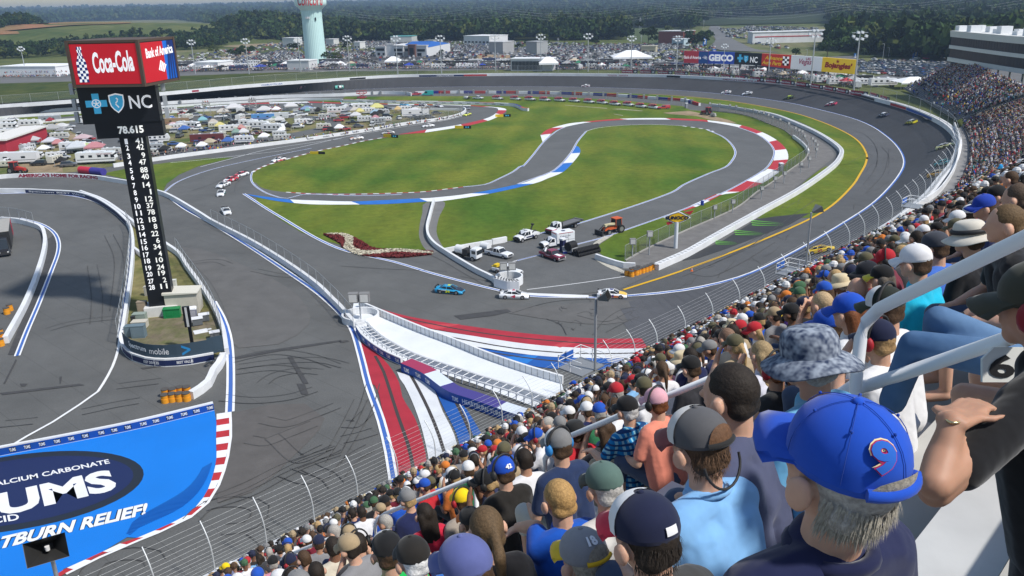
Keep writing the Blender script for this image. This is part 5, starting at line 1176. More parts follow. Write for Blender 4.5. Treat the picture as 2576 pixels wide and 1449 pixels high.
# --- water tower ---
def watertower():
 p=G(796,161,ZO);k=depth(p)/F;root=empty('water_tower',p,0,'huge pale mint water tower with fluted shaft and red script','water tower')
 zt=zat(783,26,p)-ZO;b=MB();n=72;vs=[];R=26.5*k*.97
 prof=[(0,1.03),(zt*.5,.98),(zt*.85,.96),(zt,1.0)]
 for z,r in prof:
  for j in range(n):rr=R*r*(1 if j%2 else.985);a=2*pi*j/n;vs.append((rr*cos(a),rr*sin(a),z))
 b.add(vs,[(i*n+j,i*n+(j+1)%n,(i+1)*n+(j+1)%n,(i+1)*n+j)for i in range(3)for j in range(n)],0,False);MT=mat('tower_mint',(.5,.7,.68),rough=.5,noise=.04,scale=.1);b.build('shaft',MT,root)
 b=MB();vs=[];pr=[(zt,.98),(zt+2.2,1.25),(zt+3.6,1.48),(zt+5.5,1.5),(zt+10,1.5),(zt+14,1.2),(zt+16,.4)];n=48
 for z,r in pr:vs+=[(R*r*cos(2*pi*j/n),R*r*sin(2*pi*j/n),z)for j in range(n)]
 b.add(vs,[(i*n+j,i*n+(j+1)%n,(i+1)*n+(j+1)%n,(i+1)*n+j)for i in range(6)for j in range(n)],0,True);b.build('tank',mat('tower_mint_light',(.6,.78,.74),rough=.5,noise=.05,scale=.1),root)
 rr=R*1.5+.25;az=atan2(-p.x,p.y)
 zb_=zat(780,14,p)-ZO;hh=12*k
 def cv(u,v):
  a=-pi/2-atan2(p.x,p.y)*1.0+(u-.5)*1.75;return V3((rr*cos(a),rr*sin(a),zb_+v*hh*2.1))
 m_=MB();text_into(m_,'Concord',(0,0,0),(1,0,0),(0,1,0),curve=cv,bold=.01,shear=.3);m_.build('lettering',mat('script_red',(.5,.03,.04)),root)
 m_=MB();a=-pi/2-.35
 for i in range(3):m_.box((R*1.03*cos(a+i*.16),R*1.03*sin(a+i*.16),zt-5),(.9,.6,1.4))
 m_.box((R*1.02*cos(a+.9),R*1.02*sin(a+.9),zt-6),(.7,.7,2.2),1);m_.build('antenna',[WHITEW,BLACK],root)
watertower()
# --- billboards ---
def billboard():
 L,R_=G(1719,176,ZO),G(2147,210,ZO);xs=[1719,1792,1865,1936,2007,2077,2147];tops=[128,129,131,134.5,139,144,150.5];bots=[158,160,161.5,165,173,180,187]
 cols=[panel_mat('bill_red',(.5,.03,.05),.15),panel_mat('bill_blue',(.02,.07,.42),.15),panel_mat('bill_black',(.01,.012,.018),.0),panel_mat('bill_scarlet',(.6,.03,.015),.15),panel_mat('bill_white',(.8,.8,.82),.15),panel_mat('bill_yellow',(.85,.55,.015),.15)]
 names=['red and blue bank billboard, leftmost of the row','blue insurance billboard with white capitals','black health insurance billboard with cyan cross and shield','red auto parts billboard with yellow lettering','white billboard with magenta script','yellow billboard with dark red script, rightmost of the row']
 for i in range(6):
  a=L.lerp(R_,(xs[i]-1719)/428);b_=L.lerp(R_,(xs[i+1]-1719)/428)
  def P(x,y,base):return V3((base.x,base.y,zat(x,y,base)))
  tl_,tr_,bl,br=P(xs[i],tops[i],a),P(xs[i+1],tops[i+1],b_),P(xs[i],bots[i],a),P(xs[i+1],bots[i+1],b_)
  nrm=(b_-a).cross(V3((0,0,1))).normalized();
  if nrm.y>0:nrm=-nrm
  root=empty('billboard',a,0,names[i],'billboard','billboards in a row above the turn');o0=a
  bk=-nrm*1.2
  mb=MB();f=[bl,br,tr_,tl_];mb.add([v-o0 for v in f]+[v-o0+bk for v in f],[(0,1,2,3),(7,6,5,4),(0,4,5,1),(1,5,6,2),(2,6,7,3),(3,7,4,0)]);mb.build('panel',[cols[i]],root)
  mb=MB()
  for t in(.2,.8):q_=a.lerp(b_,t)-o0+bk*.5;mb.tube([q_,q_+V3((0,0,bl.z-ZO+1))],.45,8)
  mb.build('support_post',FRM,root)
  lf=nrm*.15
  def U(u,v):return bl.lerp(br,u).lerp(tl_.lerp(tr_,u),v)-o0+lf
  def tx(s,u0,u1,v0,v1,m_,bold=.02,sh=0):mb=MB();text_into(mb,s,(0,0,0),(1,0,0),(0,1,0),curve=lambda u,v:U(u0+(u1-u0)*u,v0+(v1-v0)*v)+nrm*.1,bold=bold,shear=sh);return mb.build('lettering',m_,root)
  def quad(pts,m_,n_='emblem'):mb=MB();mb.add([U(*q_)for q_ in pts],[tuple(range(len(pts)))]);return mb.build(n_,m_,root)
  W_=PWHT
  if i==0:quad([(.62,0),(1,0),(1,1),(.62,1)],panel_mat('bill_royal',(.01,.09,.33),.05));tx('Bank of America',.03,.72,.35,.62,W_);[quad([(.76+.05*k,.5-.04*k),(.8+.05*k,.42-.04*k),(.9+.03*k,.62-.05*k),(.87+.03*k,.68-.05*k)],W_)for k in range(4)]
  if i==1:tx('GEICO',.03,.97,.22,.78,W_,.05)
  if i==2:
   for q_ in([(.12,.42),(.32,.42),(.32,.62),(.12,.62)],[(.18,.2),(.26,.2),(.26,.84),(.18,.84)]):quad(q_,PCY)
   quad([(.36,.75),(.52,.75),(.52,.4),(.44,.18),(.36,.4)],PCY);quad([(.425,.66),(.455,.66),(.455,.3),(.425,.3)],W_);tx('NC',.6,.87,.2,.7,W_)
  if i==3:tx('Advance',.12,.72,.55,.85,cols[5],.03,.25);tx('Auto Parts',.03,.7,.15,.45,cols[5],.03,.25);[quad([(.73+.07*(k%3),.2+.17*(k//3)),(.8+.07*(k%3),.2+.17*(k//3)),(.8+.07*(k%3),.37+.17*(k//3)),(.73+.07*(k%3),.37+.17*(k//3))],W_ if k%2 else FRM)for k in range(12)]
  if i==4:tx('Vegas',.28,.68,.3,.8,mat('script_magenta',(.5,.02,.12)),.01,.3);tx('LAS',.5,.64,.72,.92,mat('script_magenta',(.5,.02,.12)),.02)
  if i==5:tx("Bojangles'",.1,.92,.2,.72,mat('script_maroon',(.42,.03,.02)),.05,.15);quad([(.42,.84),(.46,.84),(.475,.95),(.49,.84),(.53,.84),(.5,.76),(.51,.66),(.475,.72),(.44,.66),(.45,.76)],mat('script_maroon',(.42,.03,.02)))
billboard()
# bank banners on the fence of the turn
BR=[q1('c2',1655,1105),q1('c2',2080,1112),q1('c2',2576,1132)]+Q('b4',140,70,560,100,980,140,1400,180,1810,230,2200,290,2576,360)+Q('b5',200,380,390,430,560,480)
BL=[G(x,y,5.9)for x,y in BR];BP=catmull(BL,3);tot=sum((b-a).length for a,b in zip(BP,BP[1:]));nb=18;
BPr=resample(BP,nb*8+1);
pr_=None
for i in range(nb):
 seg=BPr[i*8:i*8+8];D=away_dirs(seg);n=len(seg)
 root=empty('fence_banner',seg[0],0,'dark red bank banner on the outer fence, %s'%['leftmost','second from left','third from left','fourth from left','fifth from left','sixth from left','seventh from left','eighth from left','ninth from left','tenth from left','eleventh from left','twelfth from left','thirteenth from left','fourteenth from left','fifteenth from left','third from the right end','second from the right end','last before the stands'][i],'banner','bank banners along the outer fence of the turn')
 a=[p-seg[0]for p in seg];k=n-3;h=1.9
 for nm,s0,s1,m_ in(('panel',0,k+1,mat('banner_maroon',(.3,.025,.05),rough=.6)),('panel',k,n,mat('banner_black',(.03,.03,.04),rough=.6))):
  mb=MB();q_=a[s0:s1];c=len(q_);mb.add(q_+[p+V3((0,0,h))for p in q_]+[p+D[0]*.06 for p in q_]+[p+D[0]*.06+V3((0,0,h))for p in q_],[(j,j+1,c+j+1,c+j)for j in range(c-1)]+[(2*c+j,2*c+j+1,3*c+j+1,3*c+j)for j in range(c-1)]+[(c+j,c+j+1,3*c+j+1,3*c+j)for j in range(c-1)]);mb.build(nm,m_,root)
 def cv(u,v,a=a,k=k,D=D):t=.4+u*(k-.8);j=min(k-1,int(t));return a[j].lerp(a[j+1],t-j)-D[0]*.08+V3((0,0,.6+.75*v))
 mb=MB();text_into(mb,'Bank of America',(0,0,0),(1,0,0),(0,1,0),curve=cv,bold=.03);mb.build('lettering',LWHT,root)
 e=a[k].lerp(a[n-1],.5)-D[0]*.09;t=(a[n-1]-a[k]).normalized();mb=MB();mb.add([e-t*.9+V3((0,0,.9)),e+V3((0,0,.45)),e+t*.9+V3((0,0,1.0)),e+V3((0,0,1.5))],[(0,1,2,3)]);mb.build('emblem',LWHT,root)
# fuel brand sign on a pole
def sunoco():
 p=g1_('c4',2468,850);z0=zat(*q1('c4',2480,470),p);z1=zat(*q1('c4',2500,300),p);k=depth(p+V3((0,0,8)))/F/1.0
 root=empty('pole_sign',p,rad(-6),'yellow diamond fuel sign with navy letters on a white pole','sign')
 b=MB();b.tube([(0,0,0),(0,0,z0+.3)],.38,12);b.build('pole',mat('pole_white',(.62,.65,.68),rough=.4),root)
 c=(z0+z1)/2;hh=(z1-z0)/2;w=31*k
 def dia(s):return[(-w*s,0),(-w*.45*s,hh*.62*s),(w*.1*s,hh*s),(w*.5*s,hh*.62*s),(w*s,0),(w*.5*s,-hh*.6*s),(0,-hh*s),(-w*.5*s,-hh*.6*s)]
 mb=MB();P=dia(1.08);vs=[(x,-.2,z+c)for x,z in P]+[(x,.2,z+c)for x,z in P];n=len(P);mb.add(vs,[tuple(range(n))[::-1],tuple(range(n,2*n))]+[(j,(j+1)%n,n+(j+1)%n,n+j)for j in range(n)]);mb.build('frame',WHITEW,root)
 polyface(root,'panel',dia(.98),-.22,NAVY,c);polyface(root,'panel',dia(.88),-.24,mat('sign_yellow',(.75,.45,.01),rough=.5),c)
 text('lettering','SUNOCO',(-w*.93,-.3,c-hh*.33),(w*.93,-.3,c-hh*.27),(-w*.93,-.3,c+hh*.3),NAVYD,root,bold=.06,shear=.15)
 mb=MB();mb.prism([(w*.55,hh*.9),(w*1.3,hh*1.25),(w*1.05,hh*.5)],-.1,.1);mb.prism([(-w*.85,-hh*.9),(-w*.45,-hh*.6),(-w*.3,-hh*1.0),(-w*.75,-hh*1.35)],-.1,.1);o=mb.build('arrow',RED,root);o.location=(0,0,c)
sunoco()
# ================= vehicles =================
from mathutils.bvhtree import BVHTree
GLASS=mat('car_glass',(.02,.025,.03),rough=.12,spec=.6);CHROME=mat('chrome',(.55,.56,.58),rough=.25,metal=.8);RIM=mat('rim',(.3,.3,.31),rough=.4,metal=.5)
BODY=mat('car_paint',(1,1,1),rough=.35,spec=.5,objcol=True,coat=.4);TRIM=mat('dark_trim',(.03,.03,.032),rough=.6);LAMP=mat('head_lamp',(.7,.7,.68),rough=.2);TAIL=mat('tail_lamp',(.35,.01,.01),rough=.3)
CANV=mat('canvas',(1,1,1),rough=.8,objcol=True,noise=.06,scale=.5);PLAIN=mat('painted_panel',(1,1,1),rough=.55,objcol=True)
def setc(o,c):o.color=(*c,1);return o
bt=bpy.data.objects['banked_track'];BV=BVHTree.FromPolygons([bt.matrix_world@v.co for v in bt.data.vertices],[tuple(p.vertices)for p in bt.data.polygons])
def surf(x,y):
 r=ray(x,y).normalized();h=BV.ray_cast(V3((0,0,H)),r)
 g=G(x,y,0)
 if h[0]is not None and h[0].z>.1:
  n=h[1]if h[1].z>0 else-h[1];return h[0],n
 return g,V3((0,0,1))
def loft(mb,secs,mi=0,smooth=True,capmi=None):
 """secs: list of (x, [(y,z)...]) half outlines mirrored"""
 n=len(secs[0][1]);vs=[]
 for x,o in secs:
  vs+=[(x,y,z)for y,z in o]+[(x,-y,z)for y,z in reversed(o)]
 w=2*n;fs=[]
 for i in range(len(secs)-1):
  for j in range(w):fs.append((i*w+j,i*w+(j+1)%w,(i+1)*w+(j+1)%w,(i+1)*w+j))
 mb.add(vs,fs,mi,smooth);c=mi if capmi is None else capmi
 mb.add(vs[:w],[tuple(range(w))],c);mb.add(vs[-w:],[tuple(range(w))],c)
def wheels(root,xs,w,r,wd=.25,n=14,group=None):
 first=None
 for x in xs:
  for sy in(-1,1):
   if first is None:
    b=MB();b.cyl((0,0,0),r,wd,n,0,axis='y');b.cyl((0,0,0),r*.6,wd+.02,10,1,axis='y');first=b.build('wheel',[TYRE,RIM],root);o=first
   else:o=first.copy();LK(o);o.parent=root
   o.location=(x,sy*w,r)
def copy_tree(o,parent=None):
 c=o.copy();LK(c)
 if parent:c.parent=parent
 for ch in o.children:copy_tree(ch,c)
 return c
def place(root,p,d,n=V3((0,0,1))):
 x=(d-n*d.dot(n)).normalized();y=n.cross(x);root.matrix_world=Matrix(((x.x,y.x,n.x,p.x),(x.y,y.y,n.y,p.y),(x.z,y.z,n.z,p.z),(0,0,0,1)));return root
def put(root,a,b_):
 """stand on the surface with rear foot at photo point a and nose at b_"""
 (pa,n1),(pb,n2)=surf(*a),surf(*b_);return place(root,(pa+pb)/2,(pb-pa),(n1+n2).normalized())
RC={}
def race_car(label,a,b_,body,hood=None,side=None,num=None,numc=(.8,.8,.8),txt=None,roof=None):
 root=bpy.data.objects.new('race_car',None);LK(root);tag(root,label,'race car','stock cars racing on the course')
 if not RC:
  b=MB();loft(b,[(-2.4,[(.0,.25),(.86,.25),(.9,.55),(.86,.84),(.0,.88)]),(-2.25,[(0,.16),(.95,.18),(.98,.55),(.92,.9),(0,.95)]),(-1.3,[(0,.12),(.98,.14),(1.0,.6),(.93,.93),(0,.97)]),(0,[(0,.12),(.96,.14),(.98,.55),(.92,.86),(0,.9)]),(1.2,[(0,.12),(.98,.14),(1.0,.55),(.92,.8),(0,.86)]),(2.0,[(0,.1),(.95,.12),(.96,.42),(.8,.64),(0,.7)]),(2.45,[(0,.1),(.82,.12),(.8,.35),(.6,.5),(0,.54)])]);RC['body']=b.build('body',BODY).data
  b=MB();loft(b,[(-1.75,[(0,.9),(.75,.9),(.72,.93),(0,.94)]),(-.85,[(0,.88),(.84,.88),(.66,1.25),(0,1.3)]),(.25,[(0,.86),(.85,.86),(.64,1.28),(0,1.33)]),(1.15,[(0,.82),(.84,.82),(.8,.85),(0,.88)])]);RC['glass']=b.build('windows',GLASS).data
  b=MB();loft(b,[(-1.0,[(0,1.2),(.66,1.17),(.64,1.24),(0,1.285)]),(-.4,[(0,1.25),(.68,1.2),(.65,1.28),(0,1.335)]),(.3,[(0,1.25),(.67,1.2),(.64,1.28),(0,1.345)])]);
  for s in(-1,1):b.tube([(-1.7,s*.74,.92),(-.95,s*.67,1.22)],.05,4);b.tube([(.3,s*.66,1.24),(1.1,s*.82,.86)],.04,4);b.tube([(-.3,s*.85,.88),(-.35,s*.67,1.24)],.05,4)
  RC['roof']=b.build('roof',BODY).data
  b=MB();b.box((-2.38,0,1.08),(.05,1.5,.24));b.box((-2.3,.74,1.0),(.25,.03,.25));b.box((-2.3,-.74,1.0),(.25,.03,.25));RC['spoiler']=b.build('spoiler',TRIM).data
  b=MB();b.add([(1.0,-.74,.875),(1.9,-.68,.73),(1.9,.68,.73),(1.0,.74,.875)],[(0,1,2,3)]);b.add([(1.9,-.68,.73),(2.4,-.5,.56),(2.4,.5,.56),(1.9,.68,.73)],[(0,1,2,3)]);RC['hood']=b.build('hood',BODY).data
  b=MB();b.box((2.46,0,.28),(.04,.9,.16));b.box((2.4,0,.12),(.25,1.6,.05));RC['grille']=b.build('grille',TRIM).data
  b=MB()
  for s in(-1,1):b.add([(-1.9,s*1.006,.25),(1.9,s*1.006,.25),(1.9,s*1.006,.5),(-1.9,s*1.006,.75)],[(0,1,2,3)])
  RC['side']=b.build('side_panel',BODY).data
  for o in list(C.objects):
   if o.data in RC.values()and o.parent is None:bpy.data.objects.remove(o)
 setc(obj('body',RC['body'],root),body);obj('windows',RC['glass'],root);setc(obj('roof',RC['roof'],root),roof or body);obj('spoiler',RC['spoiler'],root);obj('grille',RC['grille'],root)
 if hood:setc(obj('hood',RC['hood'],root),hood).location=(0,0,.012)
 if side:setc(obj('side_panel',RC['side'],root),side)
 wheels(root,(-1.4,1.45),.88,.36,.3)
 if num:
  m_=mat('number_%s'%str(numc),numc,rough=.5)
  mb=MB();
  text_into(mb,num,(-.45,-1.02,.3),(.4,-1.02,.3),(-.55,-1.0,.8),bold=.05,shear=.2);text_into(mb,num,(.35,1.02,.3),(-.45,1.02,.3),(.35,1.0,.8),bold=.05);text_into(mb,num,(-.35,.35,1.36),(-.35,-.35,1.36),(.25,.35,1.36),bold=.05)
  mb.build('race_number',m_,root)
 if txt:text('lettering',txt,(-1.6,-1.03,.62),(-.3,-1.03,.58),(-1.6,-1.02,.82),LWHT,root,bold=.04)
 return put(root,a,b_)
wt=(.75,.76,.78);bk=(.03,.03,.035);rd=(.5,.03,.04)
q1=lambda t,x,y:Q(t,x,y)[0]
for lb,t,x0,y0,x1,y1,kw in[('sky blue and black race car with yellow number thirty four nearing the white ring','a11',735,752,905,765,dict(body=(.02,.3,.55),hood=(.02,.02,.03),side=(.015,.02,.03),num='34',numc=(.65,.7,.02),txt='K-LOVE')),('white race car with a red number four just below the white crash pad','a11',1215,795,1395,798,dict(body=wt,num='4',numc=(.45,.02,.06))),('white and orange race car with yellow nose behind the horn loudspeaker','a11',1950,788,2135,795,dict(body=wt,hood=(.8,.5,.05),side=(.6,.14,.02),num='24',numc=(.02,.03,.2))),('yellow race car climbing the banking close to the crowd',
'a21',975,470,1110,441,dict(body=(.75,.5,.01),side=(.7,.45,.01),num='22',numc=(.35,.02,.03))),('grey race car on the banking beside the far loudspeaker platform','c5',850,968,975,915,dict(body=(.3,.32,.33),num='95',numc=wt)),('orange yellow race car high on the banking below the fence','c5',1235,510,1345,480,dict(body=(.7,.36,.04),roof=(.7,.6,.4),num='18',numc=wt)),('turquoise race car high on the banking at the near end of the turn','c5',1325,345,1430,325,dict(body=(.03,.38,.4),num='43',numc=wt)),('white and pale yellow race car high on the banking at the bend of the wall','b5',1345,1165,1425,
1140,dict(body=(.6,.6,.3),roof=wt,num='38',numc=bk)),('bright yellow race car with white roof near the slotted wall','b5',945,785,810,785,dict(body=(.7,.62,.03),roof=wt,num='2',numc=bk)),('dark blue race car with white roof in the middle of the turn','b5',525,675,395,678,dict(body=(.06,.07,.12),roof=wt,num='7',numc=wt)),('red and white race car in the turn, fifth from the billboards','b4',2305,505,2180,520,dict(body=(.55,.05,.12),roof=wt,hood=wt,num='14',numc=wt)),('black race car with lime roof on the banking below the billboards','b4',1670,405,1545,422,dict(body=(.05,.06,.04),roof=(.45,.6,.05),
num='48',numc=(.6,.7,.1))),('white and black race car following another below the billboards','b4',1035,340,915,358,dict(body=wt,side=bk,num='6',numc=wt)),('white race car leading the pair below the billboards','b4',720,325,595,340,dict(body=wt,side=(.3,.3,.4),num='21',numc=rd)),('pink and white race car alone at the middle of the far banking','b3',1170,228,1055,240,dict(body=(.55,.5,.52),roof=wt,side=(.4,.1,.15),num='1',numc=wt)),('mint green race car on the far banking right of the pylon','b1',2600,240,2490,245,dict(body=(.15,.5,.42),roof=wt,num='47',numc=wt)),('dusty pink and grey race car on the far banking, ahead of the mint one',
'b1',2025,250,1915,257,dict(body=(.35,.15,.18),roof=(.3,.3,.3),num='13',numc=wt)),('white and yellow race car just round the hairpin','b2',1940,660,1855,683,dict(body=(.65,.7,.1),roof=wt,num='9',numc=bk)),('dark grey race car entering the hairpin','b2',1870,560,1935,590,dict(body=(.2,.2,.22),num='10',numc=wt)),('white and black race car before the hairpin, behind the flag','b2',1425,535,1525,548,dict(body=wt,side=bk,num='12',numc=rd)),('white and pink race car on the top road behind the scaffold','b2',1190,520,1285,530,dict(body=wt,side=(.5,.2,.25),num='3',numc=bk)),('light blue race car on the top road of the loop',
'b2',905,522,1015,528,dict(body=(.12,.42,.65),roof=wt,num='5',numc=wt)),('grey white race car on the top road, left of the light blue one','b2',405,515,515,522,dict(body=(.6,.6,.6),side=(.3,.3,.3),num='8',numc=bk)),('plain white race car on the top road left of the grey white one','b2',60,520,180,524,dict(body=wt,num='17',numc=rd)),('lime and white race car on the top road behind the blue canopy','b1',1885,522,2010,528,dict(body=(.4,.5,.25),roof=wt,num='11',numc=bk)),('white race car at the start of the white kerb near the display boxes','b1',375,555,485,558,dict(body=wt,side=(.6,.3,.35),num='32',
numc=bk)),('red and white race car at the far left behind the campground','a00',70,910,145,908,dict(body=wt,side=(.55,.12,.14),num='20',numc=rd)),('white race car coming out of the hairpin beside the white kerb','b2',1385,838,1235,850,dict(body=wt,side=(.55,.56,.57),num='31',numc=bk)),('black and white race car with red numbers by the yellow marker board','b2',790,945,625,955,dict(body=(.5,.5,.5),side=(.06,.05,.05),num='23',numc=rd)),('orange and white race car with black tail on the left loop','b2',320,1025,145,1040,dict(body=wt,hood=(.75,.25,.05),side=(.6,.5,.4),num='66',numc=bk)),('white race car with red trim alone on the left loop',
'b1',1715,1345,1545,1378,dict(body=wt,side=(.6,.15,.15),num='42',numc=rd)),('red and white race car, last of the four entering the bend','a00',1850,1322,1790,1338,dict(body=wt,hood=(.5,.04,.05),roof=(.55,.08,.1),num='41',numc=wt)),('red race car with pink sides, third of the four in the bend','a00',1768,1360,1712,1376,dict(body=(.5,.05,.07),hood=wt,num='88',numc=wt)),('white race car, second of the four in the bend','a00',1712,1398,1658,1418,dict(body=wt,num='19',numc=bk)),('white race car with teal side, first of the four in the bend','a01',1680,2,1660,42,dict(body=wt,side=(.1,.45,.42),num='37',
numc=bk)),('silver white race car alone below the bend on the run to the wedge','a01',1690,130,1730,190,dict(body=wt,side=(.4,.41,.42),num='16',numc=bk)),]:
 race_car(lb,q1(t,x0,y0),q1(t,x1,y1),**kw)
# ---- service vehicles, local +x forward, origin on the ground ----
def pbox(root,name,c,d,m,col=None,taper=(1,1),sh=(0,0)):
 b=MB();b.box(c,d,0,taper=taper,top_shift=sh);o=b.build(name,m,root)
 if col:setc(o,col)
 return o
def bevel(o,w=.06,s=2):
 bm=bmesh.new();bm.from_mesh(o.data);bmesh.ops.bevel(bm,geom=list(bm.edges),offset=w,segments=s,affect='EDGES',clamp_overlap=True);bm.to_mesh(o.data);bm.free();return o
def pickup(label,cat='pickup',group=None,col=wt,bed=True,cap=None,L=5.8,low=None,name='pickup_truck'):
 r=bpy.data.objects.new(name,None);LK(r);tag(r,label,cat,group)
 h=L/2
 b=MB();loft(b,[(-h,[(0,.5),(.95,.5),(.98,.8),(.96,1.02),(0,1.02)]),(-.55,[(0,.45),(.98,.45),(1.0,.8),(.97,1.05),(0,1.05)]),(h-1.9,[(0,.45),(.98,.45),(1.0,.8),(.97,1.08),(0,1.12)]),(h-.5,[(0,.5),(.97,.5),(.98,.8),(.92,1.03),(0,1.08)]),(h-.05,[(0,.5),(.92,.5),(.93,.75),(.84,.96),(0,.98)])],smooth=False);setc(b.build('body',BODY,r),col)
 if bed:pbox(r,'bed',(-h+1.0,0,1.03),(1.75,1.6,.06),TRIM)
 b=MB();loft(b,[(-.75,[(0,1.03),(.93,1.03),(.78,1.66),(0,1.7)]),(.55,[(0,1.03),(.93,1.05),(.78,1.68),(0,1.72)]),(1.15,[(0,1.06),(.9,1.08),(.86,1.12),(0,1.14)])],smooth=False);b.build('windows',GLASS,r)
 b=MB();b.box((-.1,0,1.73),(1.35,1.55,.1),taper=(.92,.94));
 for x,y,x2 in((-.75,.9,-.7),(.1,.9,.1),(1.12,.88,.55)):
  for s in(-1,1):b.tube([(x,s*y,1.05),(x2,s*.78,1.7)],.045,4,smooth=False)
 setc(b.build('roof',BODY,r),col)
 pbox(r,'grille',(h-.02,0,.8),(.08,1.3,.25),TRIM);pbox(r,'bumper',(h,0,.52),(.18,1.85,.2),CHROME)
 for s in(-1,1):pbox(r,'headlight',(h-.06,s*.75,.82),(.1,.3,.2),LAMP)
 if low:b=MB();b.box((0,.99,.62),(L*.8,.03,.3));b.box((0,-.99,.62),(L*.8,.03,.3));setc(b.build('lower_panel',PLAIN,r),low)
 if cap:b=MB();b.box((-h+1.15,0,1.42),(2.2,1.85,.75),taper=(.9,.85));setc(b.build('bed_cover',BODY,r),cap)
 wheels(r,(-h+1.2,h-1.05),.86,.4,.26);return r
# red support pickups in a line
proto=pickup('','pickup','red and white support pickups in a line on the far grass',wt,cap=(.5,.03,.04),low=wt)
setc([c for c in proto.children if c.name.startswith('roof')][0],(.5,.03,.04))
b=MB();b.box((-.3,0,2.0),(3.6,.9,.22));setc(b.build('roof_rack_load',BODY,proto),(.55,.04,.05))
b=MB();b.box((3.6,0,.5),(.9,1.2,.35));b.box((3.1,0,.4),(.6,.1,.1));b.build('front_brush',TRIM,proto)
xs=[(50,438),(268,443),(490,452),(715,457),(935,467),(1158,481),(1358,494),(1550,514),(1752,524),(1945,548),(2135,564)]
pl=[('b2',2355,432)]+[('b3',x,y)for x,y in xs]
for k,(t,x,y)in enumerate(pl):
 o=proto if k==0 else copy_tree(proto)
 put(o,q1(t,x-70,y-6),q1(t,x+75,y+4+k*.9));o['label']='red and white pickup on the far grass, '+['leftmost of the line','second from left','third from left','fourth from left','fifth from left','sixth from left','seventh from left','eighth from left','ninth from left','tenth from left','eleventh from left','last covered one on the right'][k]
put(pickup('open red utility truck parked across the right end of the pickup line','truck',None,(.5,.04,.04),cap=(.5,.04,.05)),q1('b3',2360,572),q1('b3',2215,575))
put(pickup('white crew cab pickup towing a trailer left of the red pickups','pickup',None,wt),q1('b2',1990,422),q1('b2',2140,428))
r=empty('utility_trailer',(0,0,0),0,'small flat trailer with white load behind the white crew cab','trailer');pbox(r,'deck',(0,0,.6),(4,1.8,.15),TRIM);pbox(r,'load',(-.6,0,1.1),(1.8,1.4,.9),WHITEW);pbox(r,'load',(1.1,0,.9),(1.0,1.4,.5),TRIM);wheels(r,(-.3,),.9,.3);put(r,q1('b2',1820,425),q1('b2',1975,430))
def van(label,col,L=6,Hh=2.7,cat='van',box=None,name='van'):
 r=bpy.data.objects.new(name,None);LK(r);tag(r,label,cat);h=L/2
 b=MB();loft(b,[(-h,[(0,.4),(.95,.4),(.98,1.2),(.9,Hh),(0,Hh+.05)]),(h-1.7,[(0,.4),(.98,.4),(1.0,1.2),(.9,Hh-.1),(0,Hh)]),(h-.9,[(0,.4),(.98,.4),(.98,1.2),(.9,1.4),(0,1.5)]),(h,[(0,.4),(.9,.4),(.9,.9),(.8,1.1),(0,1.12)])],smooth=False);setc(b.build('body',BODY,r),col)
 b=MB();b.add([(h-1.65,-.8,Hh-.25),(h-1.65,.8,Hh-.25),(h-.93,.85,1.5),(h-.93,-.85,1.5)],[(0,1,2,3)]);
 for s in(-1,1):b.add([(h-1.8,s*1.0,Hh-.4),(h-2.8,s*1.0,Hh-.4),(h-2.8,s*1.01,1.35),(h-1.25,s*1.01,1.35)],[(0,1,2,3)])
 o=b.build('windows',GLASS,r);
 for v in o.data.vertices:v.co.x+=.03;v.co.z+=.02
 wheels(r,(-h+1.1,h-1.1),.88,.38,.25);return r
put(van('teal high roof van parked by the gate in the striped barrier',(.02,.3,.3)),q1('b2',1385,368),q1('b2',1230,372))
put(pickup('red pickup left of the teal van at the gate','pickup',None,(.4,.03,.05)),q1('b2',1160,362),q1('b2',1095,368))
def lift(label,t,x,y):
 r=empty('scissor_lift',G(*Q(t,x,y)[0]),.3,label,'lift');b=MB();
 for s in(-1,1):b.tube([(-2,s,.6),(2,s,2.6)],.1,4);b.tube([(2,s,.6),(-2,s,2.6)],.1,4)
 b.build('scissor_arms',mat('lift_red',(.35,.04,.05)),r);pbox(r,'chassis',(0,0,.5),(4.8,2.2,.7),MAT['lift_red']);b=MB();b.box((0,0,2.7),(5.4,2.4,.2))
 for x_ in(-2.6,-1,1,2.6):
  for s in(-1,1):b.tube([(x_,s*1.1,2.7),(x_,s*1.1,3.9)],.07,4)
 for s in(-1,1):b.tube([(-2.6,s*1.1,3.9),(2.6,s*1.1,3.9)],.07,4)
 b.build('platform',MAT['lift_red'],r);wheels(r,(-1.7,1.7),1.0,.4);return r
lift('red scissor lift parked on the grass left of the striped barrier gate','b2',312,412)
